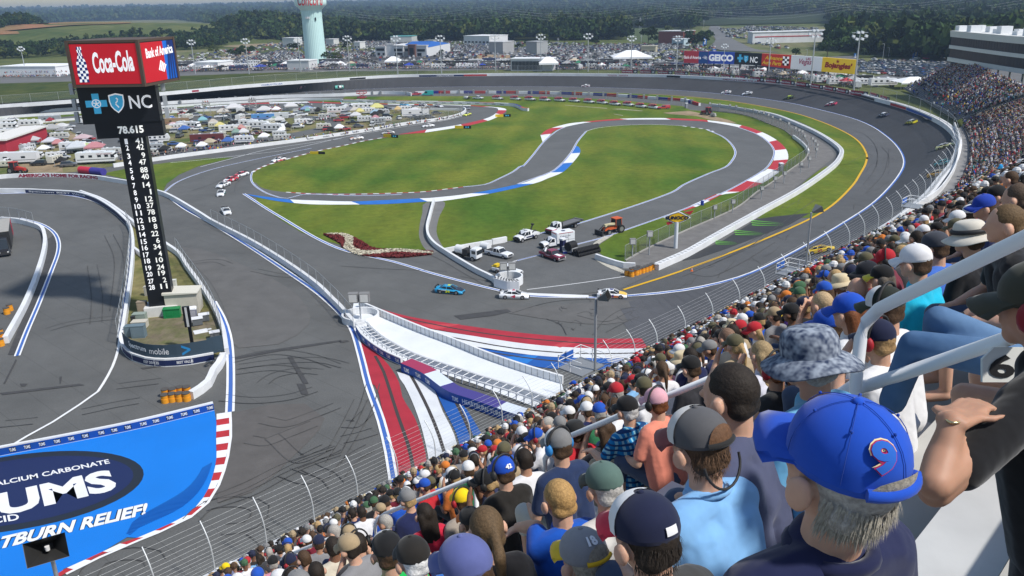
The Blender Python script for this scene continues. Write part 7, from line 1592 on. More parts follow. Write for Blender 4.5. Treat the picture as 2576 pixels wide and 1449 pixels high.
def figure_mesh(vox=.014,arms='lap',hair='short',pose='sit',lean=.0,female=False,kid=1.0,hands=False):
 """returns dict of meshes in figure space; arms: 'lap','up','rail' or {side:[elbow,wrist,tip]}"""
 sh=.155 if female else.175
 ls=lambda p:V3(p)
 B,Sh,Tr,Hr=MB(),MB(),MB(),MB()
 up_=lambda z:.02+.16*max(0,z)
 cx=.07
 for s in(-1,1):
  cap_(B,(0,s*.075,.03),(cx,s*.085,.34),.10,.105);cap_(Sh,(-.005,s*.08,.0),(cx,s*.092,.35),.118,.118,12)
 cap_(B,(cx+.015,-sh+.03,.425),(cx+.015,sh-.03,.425),.068);cap_(Sh,(cx+.015,-sh+.025,.42),(cx+.015,sh-.025,.42),.083,.083,12)
 for s in(-1,1):cap_(B,(cx,s*.03,.475),(cx+.01,s*.12,.44),.05,.06);cap_(Sh,(cx,s*.03,.475),(cx+.01,s*.13,.44),.06,.074)
 cap_(Sh,(cx-.03,0,.25),(cx-.0,0,.44),.11,.075);cap_(Sh,(cx+.03,0,.46),(cx+.04,0,.49),.068,.062)
 cap_(B,(cx+.02,0,.45),(HC.x-.03,0,.60),.06,.056,10)
 ell_(B,HC,(.099,.077,.115));cap_(B,HC+V3((.045,0,-.06)),HC+V3((.055,0,-.085)),.05,.035);cap_(B,HC+V3((.092,0,.0)),HC+V3((.115,0,-.03)),.011,.015,6)
 for s in(-1,1):ell_(B,HC+V3((-.002,s*.096,-.022)),(.03,.017,.038),8,6);ell_(B,HC+V3((.085,s*.03,.015)),(.012,.016,.010),6,5)
 cap_(B,HC+V3((.088,-.02,-.052)),HC+V3((.088,.02,-.052)),.009,.009,6)
 for s in(-1,1):
  S0=V3((cx+.015,s*sh,.425))
  if isinstance(arms,dict)and s in arms:E,Wr,T=arms[s]
  elif arms=='up':E,Wr,T=V3((.24,s*.22,.28)),V3((.27,s*.10,.55)),V3((.25,s*.06,.63))
  elif arms=='rail':E,Wr,T=V3((.18,s*.26,.22)),V3((.40,s*.2,.22)),V3((.47,s*.19,.2))
  elif arms=='down':E,Wr,T=V3((.0,s*.24,.15)),V3((.08,s*.25,-.1)),V3((.1,s*.24,-.17))
  else:E,Wr,T=V3((.12,s*.235,.17)),V3((.33,s*.13,.09)),V3((.41,s*.10,.085))
  cap_(B,S0,E,.05,.042);cap_(B,E,E.lerp(Wr,.35),.041,.043);cap_(B,E.lerp(Wr,.35),Wr,.043,.028)
  if hands:hand(B,Wr,T-Wr,V3((0,0,1))if abs((T-Wr).normalized().z)<.8 else V3((-1,0,0)),s)
  else:cap_(B,Wr,T,.03,.024,8)
  if pose!='tank':cap_(Sh,S0,S0.lerp(E,.72),.066,.06,12)
 if pose in('stand',):
  for s in(-1,1):cap_(B,(0,s*.09,0),(.02,s*.1,-.42),.075,.055);cap_(B,(.02,s*.1,-.42),(0,s*.1,-.82),.055,.04);cap_(B,(0,s*.1,-.85),(.13,s*.1,-.88),.04,.035);cap_(Tr,(0,s*.09,.02),(.02,s*.1,-.42),.1,.072);cap_(Tr,(.02,s*.1,-.42),(0,s*.1,-.6),.072,.068)
  cap_(Tr,(0,-.05,.02),(0,.05,.02),.115)
 else:
  for s in(-1,1):cap_(B,(0,s*.09,-.01),(.42,s*.13,.02),.08,.058);cap_(B,(.42,s*.13,.02),(.40,s*.13,-.38),.055,.038);cap_(B,(.40,s*.13,-.42),(.55,s*.13,-.45),.042,.035);cap_(Tr,(0,s*.09,-.0),(.43,s*.13,.03),.098,.074);cap_(Tr,(.43,s*.13,.02),(.42,s*.13,-.12 if arms=='lap' else-.36),.073,.062)
  cap_(Tr,(0,-.06,.0),(0,.06,.0),.115)
 out={'body':remesh(B,vox),'shirt':remesh(Sh,vox*1.15,3),'trousers':remesh(Tr,vox*1.6,2)}
 if hair:
  ell_(Hr,HC+V3((-.014,0,.022)),(.101,.082,.1));cap_(Hr,HC+V3((-.055,-.03,-.035)),HC+V3((-.055,.03,-.035)),.048)
  if hair in('long','tail'):
   if hair=='long':
    for y in(-.055,-.02,.02,.055):cap_(Hr,HC+V3((-.05,y,.0)),HC+V3((-.115,y*1.15,-.26)),.05,.03)
   else:cap_(Hr,HC+V3((-.1,0,.04)),HC+V3((-.17,.01,-.06)),.026,.032);cap_(Hr,HC+V3((-.17,.01,-.06)),HC+V3((-.17,.0,-.26)),.032,.014)
  out['hair']=remesh(Hr,vox*1.1,1)
 return out
def cap_meshes(style='cap',vox=None):
 """crown, brim (and band) of headwear around HC"""
 c=MB();n=24;m=8;T=Matrix.Rotation(rad(9),3,'Y');cc=HC+V3((-.004,0,.028));R_=V3((.109,.09,.106))if style!='boonie' else V3((.112,.1,.105))
 vs=[]
 for i in range(m+1):
  ph=pi/2*i/m;bul=1+.03*sin(ph*2)if style!='boonie' else 1.0
  for j in range(n):
   th=2*pi*j/n;f=1+(.012*abs(cos(3*th))if style=='cap' else 0);
   cz=sin(ph)**.9 if style!='boonie' else min(1,sin(ph)**.55);cr_=cos(ph)**(1 if style=='cap' else.55)if ph<1.57 else 0
   vs.append(cc+T@V3((R_.x*bul*f*cr_*cos(th),R_.y*bul*f*cr_*sin(th),R_.z*cz)))
 c.add(vs,[(i*n+j,i*n+(j+1)%n,(i+1)*n+(j+1)%n,(i+1)*n+j)for i in range(m)for j in range(n)],0,True)
 vs2=[cc+T@V3((R_.x*1.0*cos(2*pi*j/n)*.97,R_.y*.97*sin(2*pi*j/n),-.012))for j in range(n)]
 c.add(vs[:n]+vs2,[(j,(j+1)%n,n+(j+1)%n,n+j)for j in range(n)],0,True)
 if style=='cap':ell_(c,cc+T@V3((0,0,R_.z)),(.011,.011,.007),8,5)
 b=MB()
 if style=='cap':
  k=9;top=[];bot=[]
  for i in range(k+1):
   a=-pi*.42+pi*.84*i/k;ix,iy=R_.x*cos(a)*.97,R_.y*sin(a)*.99
   ox,oy=.088+R_.x*cos(a)*.98,R_.y*sin(a)*.93*(1-.0*abs(a));dz=-.05*(sin(a)**2)
   for lst,h in((top,.004),(bot,-.003)):lst.append((cc+T@V3((ix,iy,h)),cc+T@V3(((ix+ox)/2,(iy+oy)/2*1.03,h+dz*.4+.002)),cc+T@V3((ox,oy*.9,h+dz*.8-.012))))
  V=[p for t in top for p in t]+[p for t in bot for p in t];w=3;o=(k+1)*3
  fs=[(i*w+j,i*w+j+1,(i+1)*w+j+1,(i+1)*w+j)for i in range(k)for j in range(2)];fs+=[tuple(o+x for x in f[::-1])for f in fs];fs+=[(i*w+2,(i+1)*w+2,o+(i+1)*w+2,o+i*w+2)for i in range(k)]
  b.add(V,fs,0,True)
 else:
  n2=28;rings=[(.98,0,.0),(1.35,-.018,.0),(1.7,-.045,.012)]if style=='boonie' else[(.98,0,0),(1.3,-.004,0),(1.5,.006,0)]
  V=[];
  for f,dz,wv in rings:V+=[cc+T@V3((R_.x*f*cos(2*pi*j/n2),R_.y*f*sin(2*pi*j/n2),dz+wv*sin(2*pi*j/n2*3)))for j in range(n2)]
  V+=[p-V3((0,0,.006))for p in V];o=3*n2
  fs=[(i*n2+j,i*n2+(j+1)%n2,(i+1)*n2+(j+1)%n2,(i+1)*n2+j)for i in range(2)for j in range(n2)];fs+=[tuple(o+x for x in f[::-1])for f in fs];fs+=[(2*n2+j,2*n2+(j+1)%n2,o+2*n2+(j+1)%n2,o+2*n2+j)for j in range(n2)];b.add(V,fs,0,True)
 return c,b,cc,T,R_
_cm={}
def headwear(root,style,col,brim=None,front=None,m=None):
 if style not in _cm:
  c,b,cc,T,R_=cap_meshes(style);a=c.build('cap',CAPM);d=b.build('brim',CAPM);_cm[style]=(a.data,d.data);bpy.data.objects.remove(a);bpy.data.objects.remove(d)
  if style=='cap':
   f=MB();n=24;cc_=HC+V3((-.004,0,.028));T_=Matrix.Rotation(rad(9),3,'Y');vs=[];K=9
   for i in range(8):
    ph=pi/2*i/8;bul=1+.03*sin(ph*2)
    for j in range(K):th=-pi*.42+pi*.84*j/(K-1);vs.append(cc_+T_@V3((.112*1.018*bul*cos(ph)*cos(th),.094*1.025*bul*cos(ph)*sin(th),.108*1.02*sin(ph)**.9)))
   f.add(vs,[(i*K+j,i*K+j+1,(i+1)*K+j+1,(i+1)*K+j)for i in range(7)for j in range(K-1)],0,True);q_=f.build('front_panel',CAPM);_cm['front']=q_.data;bpy.data.objects.remove(q_)
 a,d=_cm[style];c=obj('cap' if style=='cap' else 'hat',a,root);setc(c,col);b=obj('brim',d,c);setc(b,brim or col)
 if front:setc(obj('front_panel',_cm['front'],c),front)
 if m:
  for o in(c,b):o.material_slots[0].link='OBJECT';o.material_slots[0].material=m
 return c
_mf={}
def earmuffs(root,col,band=(.02,.02,.02)):
 if 'a' not in _mf:
  b=MB();cc=HC+V3((-.01,0,0));b.tube([cc+V3((-.0,.105*cos(t),.02+.135*sin(t)))for t in[pi*k/12 for k in range(13)]],.009,6);o=b.build('headband',TRIM);_mf['b']=o.data;bpy.data.objects.remove(o)
  b=MB();
  ell_(b,V3(),(.036,.026,.046),12,8)
  o=b.build('ear_cup',PLAIN);_mf['a']=o.data;bpy.data.objects.remove(o)
 r=obj('ear_defenders',_mf['b'],root)
 for s in(-1,1):c=obj('ear_cup',_mf['a'],r);setc(c,col);c.location=HC+V3((-.01,s*.098,-.005))
 return r
SK1,SK2,SK3=(.56,.33,.23),(.42,.23,.15),(.2,.1,.06)
HB,HD,HBL,HG,HA=(.07,.04,.022),(.022,.016,.012),(.42,.28,.13),(.36,.34,.31),(.16,.055,.02)
def assemble(label,M,mats,group,shirt,skin=SK1,hairc=HB,cap=None,muffs=None,trousers=(.05,.07,.12),shirtm=None,nohair=False,name='person',hair=None):
 body=obj(name,M['body']);tag(body,label,'person',group);setc(body,skin)
 s=obj('shirt',M['shirt'],body);setc(s,shirt)
 if shirtm:s.material_slots[0].link='OBJECT';s.material_slots[0].material=shirtm
 t=obj('trousers',M['trousers'],body);setc(t,trousers)
 hm=M.get('hair')
 if hm and not nohair:setc(obj('hair',hm,body),hairc)
 if cap:headwear(body,**cap)
 if muffs:earmuffs(body,muffs)
 return body
def fin(M):
 for k,me in M.items():
  me.materials.clear();me.materials.append({'body':SKIN,'shirt':CLOTH,'trousers':CLOTH,'hair':HAIR}[k])
 return M
def pose_at(o,hp,yaw,scale=1,pitch=0):
 R=Matrix.Rotation(yaw,4,'Z')@Matrix.Rotation(pitch,4,'Y')@Matrix.Scale(scale,4);o.matrix_world=Matrix.Translation(hp-(R@HC))@R;return o
heroes=[]
G1='spectators seated in the foreground grandstand'
def hero(label,x,y,d,yaw=125,pitch=4,vox=.011,arms='lap',hair='short',hands=False,scale=1,pose='sit',female=False,**kw):
 hp=GD(x,y,d);yw=rad(yaw if yaw in(118,125,130,165,170,175)else yaw-24)
 R=Matrix.Rotation(yw,4,'Z')@Matrix.Rotation(rad(pitch),4,'Y')@Matrix.Scale(scale,4);Mi=(Matrix.Translation(hp-(R@HC))@R).inverted()
 if isinstance(arms,dict):arms={s:[Mi@GD(*q_)for q_ in js]for s,js in arms.items()}
 Mh=fin(figure_mesh(vox,arms,hair,pose,female=female,hands=hands))
 o=assemble(label,Mh,None,G1,**kw);pose_at(o,hp,yw,scale,rad(pitch));heroes.append((hp,x,y,d));return o
CP=lambda col,brim=None,front=None,style='cap',m=None:dict(style=style,col=col,brim=brim,front=front,m=m)
RB=(.01,.07,.45);NV=(.012,.016,.045);BK=(.012,.012,.013);WT=(.7,.7,.71);TQ=(.01,.42,.62);LB=(.2,.42,.72)
h1=hero('man in royal blue cap with number nine and navy polo, nearest to the camera',2112,1180,1.47,arms='down',pose='stand',yaw=118,pitch=-13,vox=.007,hairc=HG,shirt=(.014,.018,.06),cap=CP(RB))
h2=hero('man at the right edge in black shirt, red ear defenders, arms crossed',2618,772,2.2,yaw=130,pose='stand',trousers=(.01,.01,.012),vox=.009,hands=True,arms={-1:[(2352,1215,1.95),(2402,1050,2.05),(2460,1015,2.1)],1:[(2352,1235,1.98),(2395,1060,2.0),(2480,1020,2.12)]},hairc=HB,skin=SK2,shirt=(.008,.008,.009),cap=CP((.05,.05,.035)),muffs=(.22,.01,.02))
hero('man in navy camouflage sun hat and light blue shirt',2035,905,3.05,yaw=150,vox=.010,hairc=HG,shirt=(.16,.45,.72),cap=CP((.3,.3,.3),style='boonie',m=CAMO))
h4=hero('man in grey mesh cap with maroon peak and pale blue fishing shirt',1757,1118,2.75,yaw=150,vox=.009,shirt=LB,cap=CP((.09,.09,.095),(.2,.05,.05),(.6,.58,.55)))
hero('bareheaded brown haired man in slate shirt behind the mesh cap',1836,990,2.95,yaw=160,vox=.010,shirt=(.075,.085,.15),hairc=HD)
h6=hero('man in navy, white and red baseball cap at the bottom',1622,1345,2.35,yaw=150,vox=.009,shirt=(.05,.05,.05),hairc=HD,cap=CP(NV,(.6,.02,.05),(.72,.72,.72)))
h7=hero('person in grey cap with number eighteen and yellow peak',1468,1405,3.2,yaw=150,vox=.010,shirt=(.5,.48,.42),hairc=(.4,.36,.28),cap=CP((.27,.27,.28),(.75,.5,.02)),scale=.97)
hero('man in washed denim cap cut by the bottom edge',1172,1432,2.95,yaw=160,vox=.011,shirt=(.15,.16,.2),cap=CP((.1,.12,.3)))
hero('white haired man in black cap and blue shirt at the bottom',1040,1405,4.5,yaw=150,shirt=(.02,.13,.45),hairc=(.75,.75,.74),cap=CP((.02,.018,.016)))
hero('person in black cap and bright green shirt beside the white haired man',975,1388,5.0,yaw=140,shirt=(.01,.4,.08),cap=CP(BK,BK,(.5,.5,.5)))
hero('woman with long brown ponytail in black top',1222,1330,3.9,yaw=140,hair='tail',female=True,shirt=(.01,.01,.012),hairc=(.11,.07,.035))
hero('blond boy in royal blue shirt stretching his arm out to the left',1405,1255,4.15,yaw=146,vox=.008,hands=True,arms={-1:[(1500,1400,4.0),(1480,1440,4.0),(1470,1460,4.0)],1:[(1350,1327,4.2),(1303,1326,4.35),(1272,1342,4.4)]},shirt=(.01,.08,.42),hairc=(.4,.24,.09),scale=.93)
hero('older man in faded green cap and white printed shirt',1520,1222,4.2,yaw=146,shirt=(.62,.6,.56),hairc=(.5,.48,.45),cap=CP((.09,.15,.13),(.06,.065,.05)))
hero('man in navy t-shirt and grey cap looking at a phone',1405,1120,5.9,yaw=150,shirt=(.02,.035,.09),trousers=(.5,.48,.42),hairc=HB,cap=CP((.18,.18,.18),(.2,.2,.2),(.7,.7,.7)),muffs=(.03,.2,.5))
h14=hero('man in blue cap with headset and black shirt with car print on its back',1265,1185,6.6,yaw=150,shirt=(.02,.018,.016),cap=CP(RB),muffs=(.03,.03,.03))
hero('grey haired man in black cap and blue plaid shirt',1578,1030,7.3,yaw=150,vox=.010,arms='rail',hands=True,shirt=(.02,.2,.5),shirtm=PLAID,hairc=(.5,.5,.5),cap=CP(BK),trousers=(.42,.36,.26))
hero('man in white cap and bright turquoise shirt',2302,660,5.6,yaw=150,vox=.011,shirt=TQ,cap=CP(WT),hairc=HB)
hero('man in charcoal cap and mid blue shirt behind the white cap',2352,622,6.5,yaw=150,shirt=(.05,.14,.5),cap=CP((.05,.055,.07)))
h18=hero('man in cream bucket hat with black band and black shirt',2437,598,5.9,yaw=150,vox=.011,shirt=(.012,.012,.014),cap=CP((.6,.56,.48),style='boonie'))
hero('man with curly brown hair and black shirt at the right edge',2527,562,4.9,yaw=165,shirt=(.014,.014,.016),hairc=(.12,.075,.035))
hero('man in black and white cap with red ear defenders and white race shirt',2226,775,4.7,yaw=150,shirt=WT,cap=CP((.02,.025,.02),(.04,.05,.03),(.6,.6,.6)),muffs=(.35,.02,.03))
hero('boy in navy cap with white front, red ear defenders, white t-shirt',2206,855,4.4,yaw=146,shirt=WT,scale=.9,cap=CP(NV,NV,(.7,.7,.7)),muffs=(.35,.02,.03),arms='up',hairc=(.35,.22,.1))
hero('woman in royal blue cap with long auburn hair',2135,785,5.3,yaw=155,hair='long',female=True,shirt=WT,hairc=HA,cap=CP(RB))
hero('person in royal blue cap in front of the auburn haired woman',2082,820,5.9,yaw=155,shirt=(.03,.03,.05),cap=CP((.012,.07,.42)))
hero('man with shaved blond hair holding a phone up',2067,765,7.4,yaw=150,arms='up',hands=True,shirt=(.05,.05,.06),hairc=(.45,.32,.18))
hero('bald man between the blue caps and the black caps',2158,728,7.8,yaw=150,shirt=(.1,.1,.11),nohair=True)
hero('man in black cap with yellow seam and long grey hair',2218,700,7.6,yaw=150,shirt=(.08,.07,.06),hairc=(.12,.1,.08),hair='long',cap=CP(BK,(.6,.5,.05)))
hero('man in black cap looking left, beside the yellow seamed cap',2180,688,8.2,yaw=175,shirt=(.2,.02,.03),cap=CP((.012,.014,.02)))
hero('woman in pink cap with headset and salmon shirt',1650,1012,6.9,yaw=150,female=True,shirt=(.75,.25,.17),hairc=HA,cap=CP((.65,.35,.4)),muffs=(.02,.02,.02))
hero('person in black fedora and red shirt behind the second handrail',1447,1088,8.2,yaw=150,shirt=(.45,.02,.03),cap=CP((.02,.02,.02),style='fedora'))
hero('woman with long dark brown hair left of the plaid shirt',1518,1078,8.0,yaw=150,hair='long',female=True,shirt=(.03,.03,.035),hairc=(.06,.035,.02),arms='up')
hero('woman with long blond hair in white top holding a red phone',1914,890,6.9,yaw=150,hair='long',female=True,shirt=(.6,.6,.68),hairc=(.32,.23,.12),arms='up')
hero('woman with red headset and curly auburn ponytail, bare shoulders',1946,930,5.9,yaw=150,hair='tail',female=True,pose='tank',shirt=(.03,.03,.03),skin=SK2,hairc=HA,muffs=(.3,.02,.03))
hero('man in black cap with mesh back, left of the brown haired man',1738,925,8.3,yaw=150,shirt=(.03,.03,.035),cap=CP((.015,.015,.015)))
hero('bald sunburnt man in dark grey shirt with yellow script',1828,850,9.2,yaw=150,shirt=(.06,.065,.07),skin=SK2,hairc=(.2,.12,.08))
hero('person in bright yellow cap with red ear defenders',1161,1258,8.2,yaw=150,shirt=(.35,.3,.25),cap=CP((.8,.55,.01)),muffs=(.35,.02,.03),skin=SK1)
hero('dark haired woman in red top above the third handrail',1068,1292,8.1,yaw=150,hair='long',female=True,shirt=(.5,.02,.05),hairc=HD)
hero('person in black and orange cap and striped grey shirt',1184,1312,6.8,yaw=150,shirt=(.08,.08,.085),cap=CP((.02,.02,.02),(.6,.15,.02)))
hero('balding brown haired man at the right edge, upper crowd',2556,498,6.6,yaw=160,shirt=(.1,.1,.1),hairc=(.09,.06,.04),skin=SK1)
hero('man in blue and green cap facing left in the upper right crowd',2474,520,8.3,yaw=170,shirt=(.04,.05,.12),cap=CP((.015,.05,.35),(.015,.05,.35)))
hero('man in black cap and purple shirt, upper right crowd',2506,492,10,yaw=165,shirt=(.06,.03,.18),cap=CP(BK))
hero('brown haired man above the white handrail, top right crowd',2541,450,12,yaw=160,shirt=(.02,.1,.3),hairc=HB)
# man in jeans across the aisle, with binoculars (only legs and arms show)
o=hero('man in jeans resting binoculars on his knee behind the nearest handrail',2668,640,3.35,yaw=160,pitch=6,vox=.010,hands=True,arms={-1:[(2505,795,3.35),(2440,790,3.45),(2405,800,3.5)],1:[(2530,800,3.3),(2448,812,3.35),(2412,815,3.4)]},shirt=(.62,.6,.68),skin=SK1)
bn=bpy.data.objects.new('binoculars',None);LK(bn);tag(bn,'black binoculars held on the jeans knee behind the handrail','binoculars');bn.location=GD(2392,815,3.42);bn.rotation_euler=(0,rad(20),rad(160));b=MB()
for s in(-1,1):b.cyl((0,s*.035,0),.028,.12,12,axis='x',r2=.022)
b.box((0,0,0),(.06,.05,.03));b.build('barrel',TRIM,bn)
# his legs reach forward: knees traced in the photo
for ch in list(o.children):
 if ch.name.startswith('trousers'):
  mb=MB();Mi=o.matrix_world.inverted()
  for hip,kn,an in(((2545,890,3.2),(2362,805,3.35),(2352,900,3.5)),((2520,905,3.1),(2300,868,3.3),(2245,1010,3.45))):
   a,c,e=[Mi@GD(*q_)for q_ in(hip,kn,an)];cap_(mb,a,c,.078,.062,12);cap_(mb,c,e,.062,.056,12)
  me=remesh(mb,.014,3);me.materials.clear();me.materials.append(DENIM);ch.data=me
# aisle number plate and step
def plate66():
 r=empty('seat_number_plate',GD(2545,925,2.8),0,'white rounded plate with black row number under the jeans man','number plate')
 r.rotation_euler=cam.rotation_euler if 0 else cam.matrix_world.to_euler()
 mb=MB();P=[(-.1,-.05),(.12,-.05),(.12,.04),(.09,.07),(-.06,.07),(-.1,.03)];vs=[(x,y,0)for x,y in P]+[(x,y,-.012)for x,y in P];k=len(P);mb.add(vs,[tuple(range(k)),tuple(range(k,2*k))[::-1]]+[(j,(j+1)%k,k+(j+1)%k,k+j)for j in range(k)]);mb.build('plate',mat('plate_white',(.6,.6,.56)),r)
 text('lettering','66',(-.08,-.035,.004),(.1,-.035,.004),(-.08,.045,.004),BLACK,r,bold=.03)
plate66()
# hero extras: cap number, logo patches, hair strands at the cap opening
def on_cap(cap_o,s,x0,x1,z0,z1,m,side='back',bold=.05,lift=1.03,th0=pi):
 cc=HC+V3((-.004,0,.028));T_=Matrix.Rotation(rad(9),3,'Y');mb=MB()
 def cv(u,v):
  th=th0+(x0+(x1-x0)*u);ph=z0+(z1-z0)*v;bul=(1+.03*sin(ph*2))*lift
  return cc+T_@V3((.112*bul*cos(ph)*cos(th),.094*bul*cos(ph)*sin(th),.108*lift*sin(ph)**.9))
 if s:
  v,f,_=glyph(s,bold);me=bpy.data.meshes.new('g');me.from_pydata([(a,b,0)for a,b in v],[],f);bm=bmesh.new();bm.from_mesh(me);bmesh.ops.triangulate(bm,faces=bm.faces);bmesh.ops.subdivide_edges(bm,edges=bm.edges,cuts=4,use_grid_fill=True)
  bm.verts.index_update();mb.add([cv(p.co.x,p.co.y)for p in bm.verts],[[q.index for q in p.verts]for p in bm.faces]);bm.free()
 else:
  K=6;mb.add([cv(i/K,j/K)for j in range(K+1)for i in range(K+1)],[(j*(K+1)+i,j*(K+1)+i+1,(j+1)*(K+1)+i+1,(j+1)*(K+1)+i)for i in range(K)for j in range(K)])
 return mb.build('number' if s else 'patch',m,cap_o)
def capof(h):return[c for c in h.children if c.name.startswith('cap')][0]
def arch(cap_o,hairc,strap,strapc):
 """hair showing through the opening above the strap"""
 cc=HC+V3((-.004,0,.028));T_=Matrix.Rotation(rad(9),3,'Y');mb=MB();vs=[];K=10
 for i in range(K+1):
  th=pi-.62+1.24*i/K;top=(.55 if cap_o.parent!=h1 else.2)*sqrt(max(0,1-((th-pi)/.63)**2))
  for j in range(4):ph=.04+top*j/3;bu=1.035*(1+.03*sin(ph*2));vs.append(cc+T_@V3((.112*bu*cos(ph)*cos(th),.094*bu*cos(ph)*sin(th),.108*1.02*sin(ph)**.9)))
 mb.add(vs,[(i*4+j,(i+1)*4+j,(i+1)*4+j+1,i*4+j+1)for i in range(K)for j in range(3)],0,True);o=mb.build('opening_hair',HAIR,cap_o);setc(o,hairc)
 mb=MB();mb.tube([cc+T_@V3((.112*1.03*cos(th),.094*1.03*sin(th),.002))for th in[pi-.66+1.32*i/8 for i in range(9)]],.011,6);o=mb.build('strap',CAPM,cap_o);setc(o,strapc)
for h,hc_,sc_ in((h1,(.3,.27,.22),RB),(h4,(.12,.06,.03),(.02,.02,.02)),(h7,(.3,.26,.2),(.7,.42,.02))):arch(capof(h),hc_,None,sc_)
cream=mat('embroidery_cream',(.75,.62,.35));on_cap(capof(h1),'9',-.71,-.17,.275,.845,cream,bold=.09,lift=1.035);on_cap(capof(h1),'9',-.69,-.19,.3,.82,mat('embroidery_red',(.4,.02,.1)),bold=.065,lift=1.045);on_cap(capof(h1),'9',-.67,-.21,.32,.8,mat('embroidery_blue',(.02,.12,.5)),bold=.04,lift=1.055)
on_cap(capof(h7),'18',-.45,.12,.62,1.0,LWHT,lift=1.04);on_cap(capof(h6),None,.15,-.25,.08,.3,LWHT,lift=1.03)
on_cap(capof(h14),'42',-.4,.2,.2,.55,LWHT,lift=1.04)
# seams and eyelets on the nearest cap
cc=HC+V3((-.004,0,.028));T_=Matrix.Rotation(rad(9),3,'Y');mb=MB()
for k in range(6):
 th=pi/6+k*pi/3+pi/6;mb.tube([cc+T_@V3((.112*1.008*(1+.03*sin(ph*2))*cos(ph)*cos(th),.094*1.008*(1+.03*sin(ph*2))*cos(ph)*sin(th),.108*1.006*sin(ph)**.9))for ph in[.62*(pi-th>9)+.05+1.45*i/8 for i in range(9)]],.0008,4)
o=mb.build('seams',CAPM,capof(h1));setc(o,(.006,.045,.3))
mb=MB()
for k in range(6):
 th=k*pi/3;ph=.85;c_=cc+T_@V3((.112*1.04*cos(ph)*cos(th),.094*1.04*cos(ph)*sin(th),.108*1.03*sin(ph)**.9));ell_(mb,c_,(.003,.003,.003),8,5)
o=mb.build('eyelets',CAPM,capof(h1));setc(o,(.006,.05,.33))
# loose hair and collars on the closest heads
c_=capof(h1);c_.scale=(1.03,1.03,1.1);c_.location=(-.004,0,-.067)
def strands(h,n,c,seed,z0=-.085,z1=.02,L=.045,spread=1.3):
 R1=random.Random(seed);mb=MB()
 for i in range(n):
  th=pi+R1.uniform(-spread,spread);z=R1.uniform(z0,z1);rr=sqrt(max(.05,1-(z/.125)**2));p=HC+V3((-.012+.101*rr*cos(th),.083*rr*sin(th),z));d=V3((cos(th)*.35,sin(th)*.35+R1.uniform(-.3,.3),-1)).normalized();q_=p+d*L*R1.uniform(.5,1.2);w=V3((-sin(th),cos(th),0))*.0014
  mb.add([p-w,p+w,q_],[(0,1,2)])
 o=mb.build('hair_strands',HAIR,h);setc(o,c)
strands(h1,900,(.34,.31,.25),1,z0=-.075,z1=-.0,L=.034);strands(h4,300,(.1,.055,.03),2,L=.025);strands(h7,300,(.4,.35,.26),3,L=.06);strands(h6,250,HD,4,L=.03)
mb=MB();mb.tube([V3((.085+.072*cos(t),.072*sin(t),.50-.02*cos(t)))for t in[2*pi*i/20 for i in range(21)]],.016,7);o=mb.build('collar',CLOTH,h1);setc(o,(.012,.015,.05))
mb=MB();mb.tube([V3((.085+.07*cos(t),.07*sin(t),.505-.02*cos(t)))for t in[2*pi*i/20 for i in range(21)]],.014,7);o=mb.build('collar',CLOTH,h4);setc(o,LB)
mb=MB();mb.tube([h2.matrix_world.inverted()@GD(2402+22*cos(t),1052+12*sin(t),2.0-.03*sin(t))for t in[2*pi*i/16 for i in range(17)]],.004,5);mb.build('bracelet',mat('gold',(.7,.55,.3),rough=.25,metal=.9),h2)
mb=MB();cc=HC;mb.tube([HC+V3((-.1-.03*sin(pi*t),.085*cos(pi*t),-.02-.09*sin(pi*t)))for t in[i/12 for i in range(13)]],.005,5);mb.build('glasses_strap',TRIM,h4)
mb=MB();R_=(.115,.103);mb.tube([HC+V3((-.004,0,.045))+Matrix.Rotation(rad(9),3,'Y')@V3((R_[0]*cos(t),R_[1]*sin(t),.008))for t in[2*pi*i/24 for i in range(25)]],.019,6);mb.build('hat_band',TRIM,[c for c in h18.children if c.name.startswith('hat')][0])
# print on the black shirt's back
mb=MB();mb.add([(-.075,.09,.12),(-.075,-.1,.12),(-.06,-.1,.33),(-.06,.09,.33)],[(0,1,2,3)]);
# ---------- the rest: individuals, then the mass ----------
def variants():
 V=[]
 for arms,hair,fem,pose in(('lap','short',False,'sit'),('up','short',False,'sit'),('lap','long',True,'sit'),('rail','short',False,'sit'),('up','tail',True,'sit')):
  V.append((fin(figure_mesh(.019,arms,hair,pose,female=fem)),hair))
 return V
VAR=variants()
SC=[('white',(.66,.66,.68)),('black',(.014,.014,.016)),('grey',(.22,.22,.23)),('red',(.45,.02,.03)),('navy',(.015,.02,.07)),('royal blue',(.015,.08,.42)),('light blue',(.2,.4,.65)),('orange',(.6,.16,.03)),('green',(.03,.16,.07)),('yellow',(.7,.5,.04)),('pink',(.6,.25,.33)),('charcoal',(.05,.05,.055)),('teal',(.02,.3,.32)),('tan',(.38,.29,.18)),('maroon',(.15,.015,.03)),('purple',(.1,.04,.22)),('cream',(.55,.5,.4))]
SW=[21,15,9,8,7,6,4,2,2,2,2,8,2,3,3,2,3]
HW=[('black cap',(.014,.014,.015)),('white cap',(.68,.68,.68)),('grey cap',(.2,.2,.2)),('red cap',(.42,.02,.03)),('blue cap',(.015,.08,.42)),('navy cap',(.015,.02,.05)),('tan cap',(.36,.27,.16)),('camouflage cap',(.1,.09,.05)),('brown hair',None),('dark hair',None),('blond hair',None),('grey hair',None),('orange cap',(.6,.18,.03)),('straw hat',(.6,.5,.32)),('green cap',(.05,.12,.06)),('dark headset',None)]
HWW=[14,15,7,5,5,6,4,5,7,6,3,4,1,2,2,5]
HCOL={'brown hair':HB,'dark hair':HD,'blond hair':HBL,'grey hair':HG,'dark headset':HD}
R2=random.Random(21);cand=[]
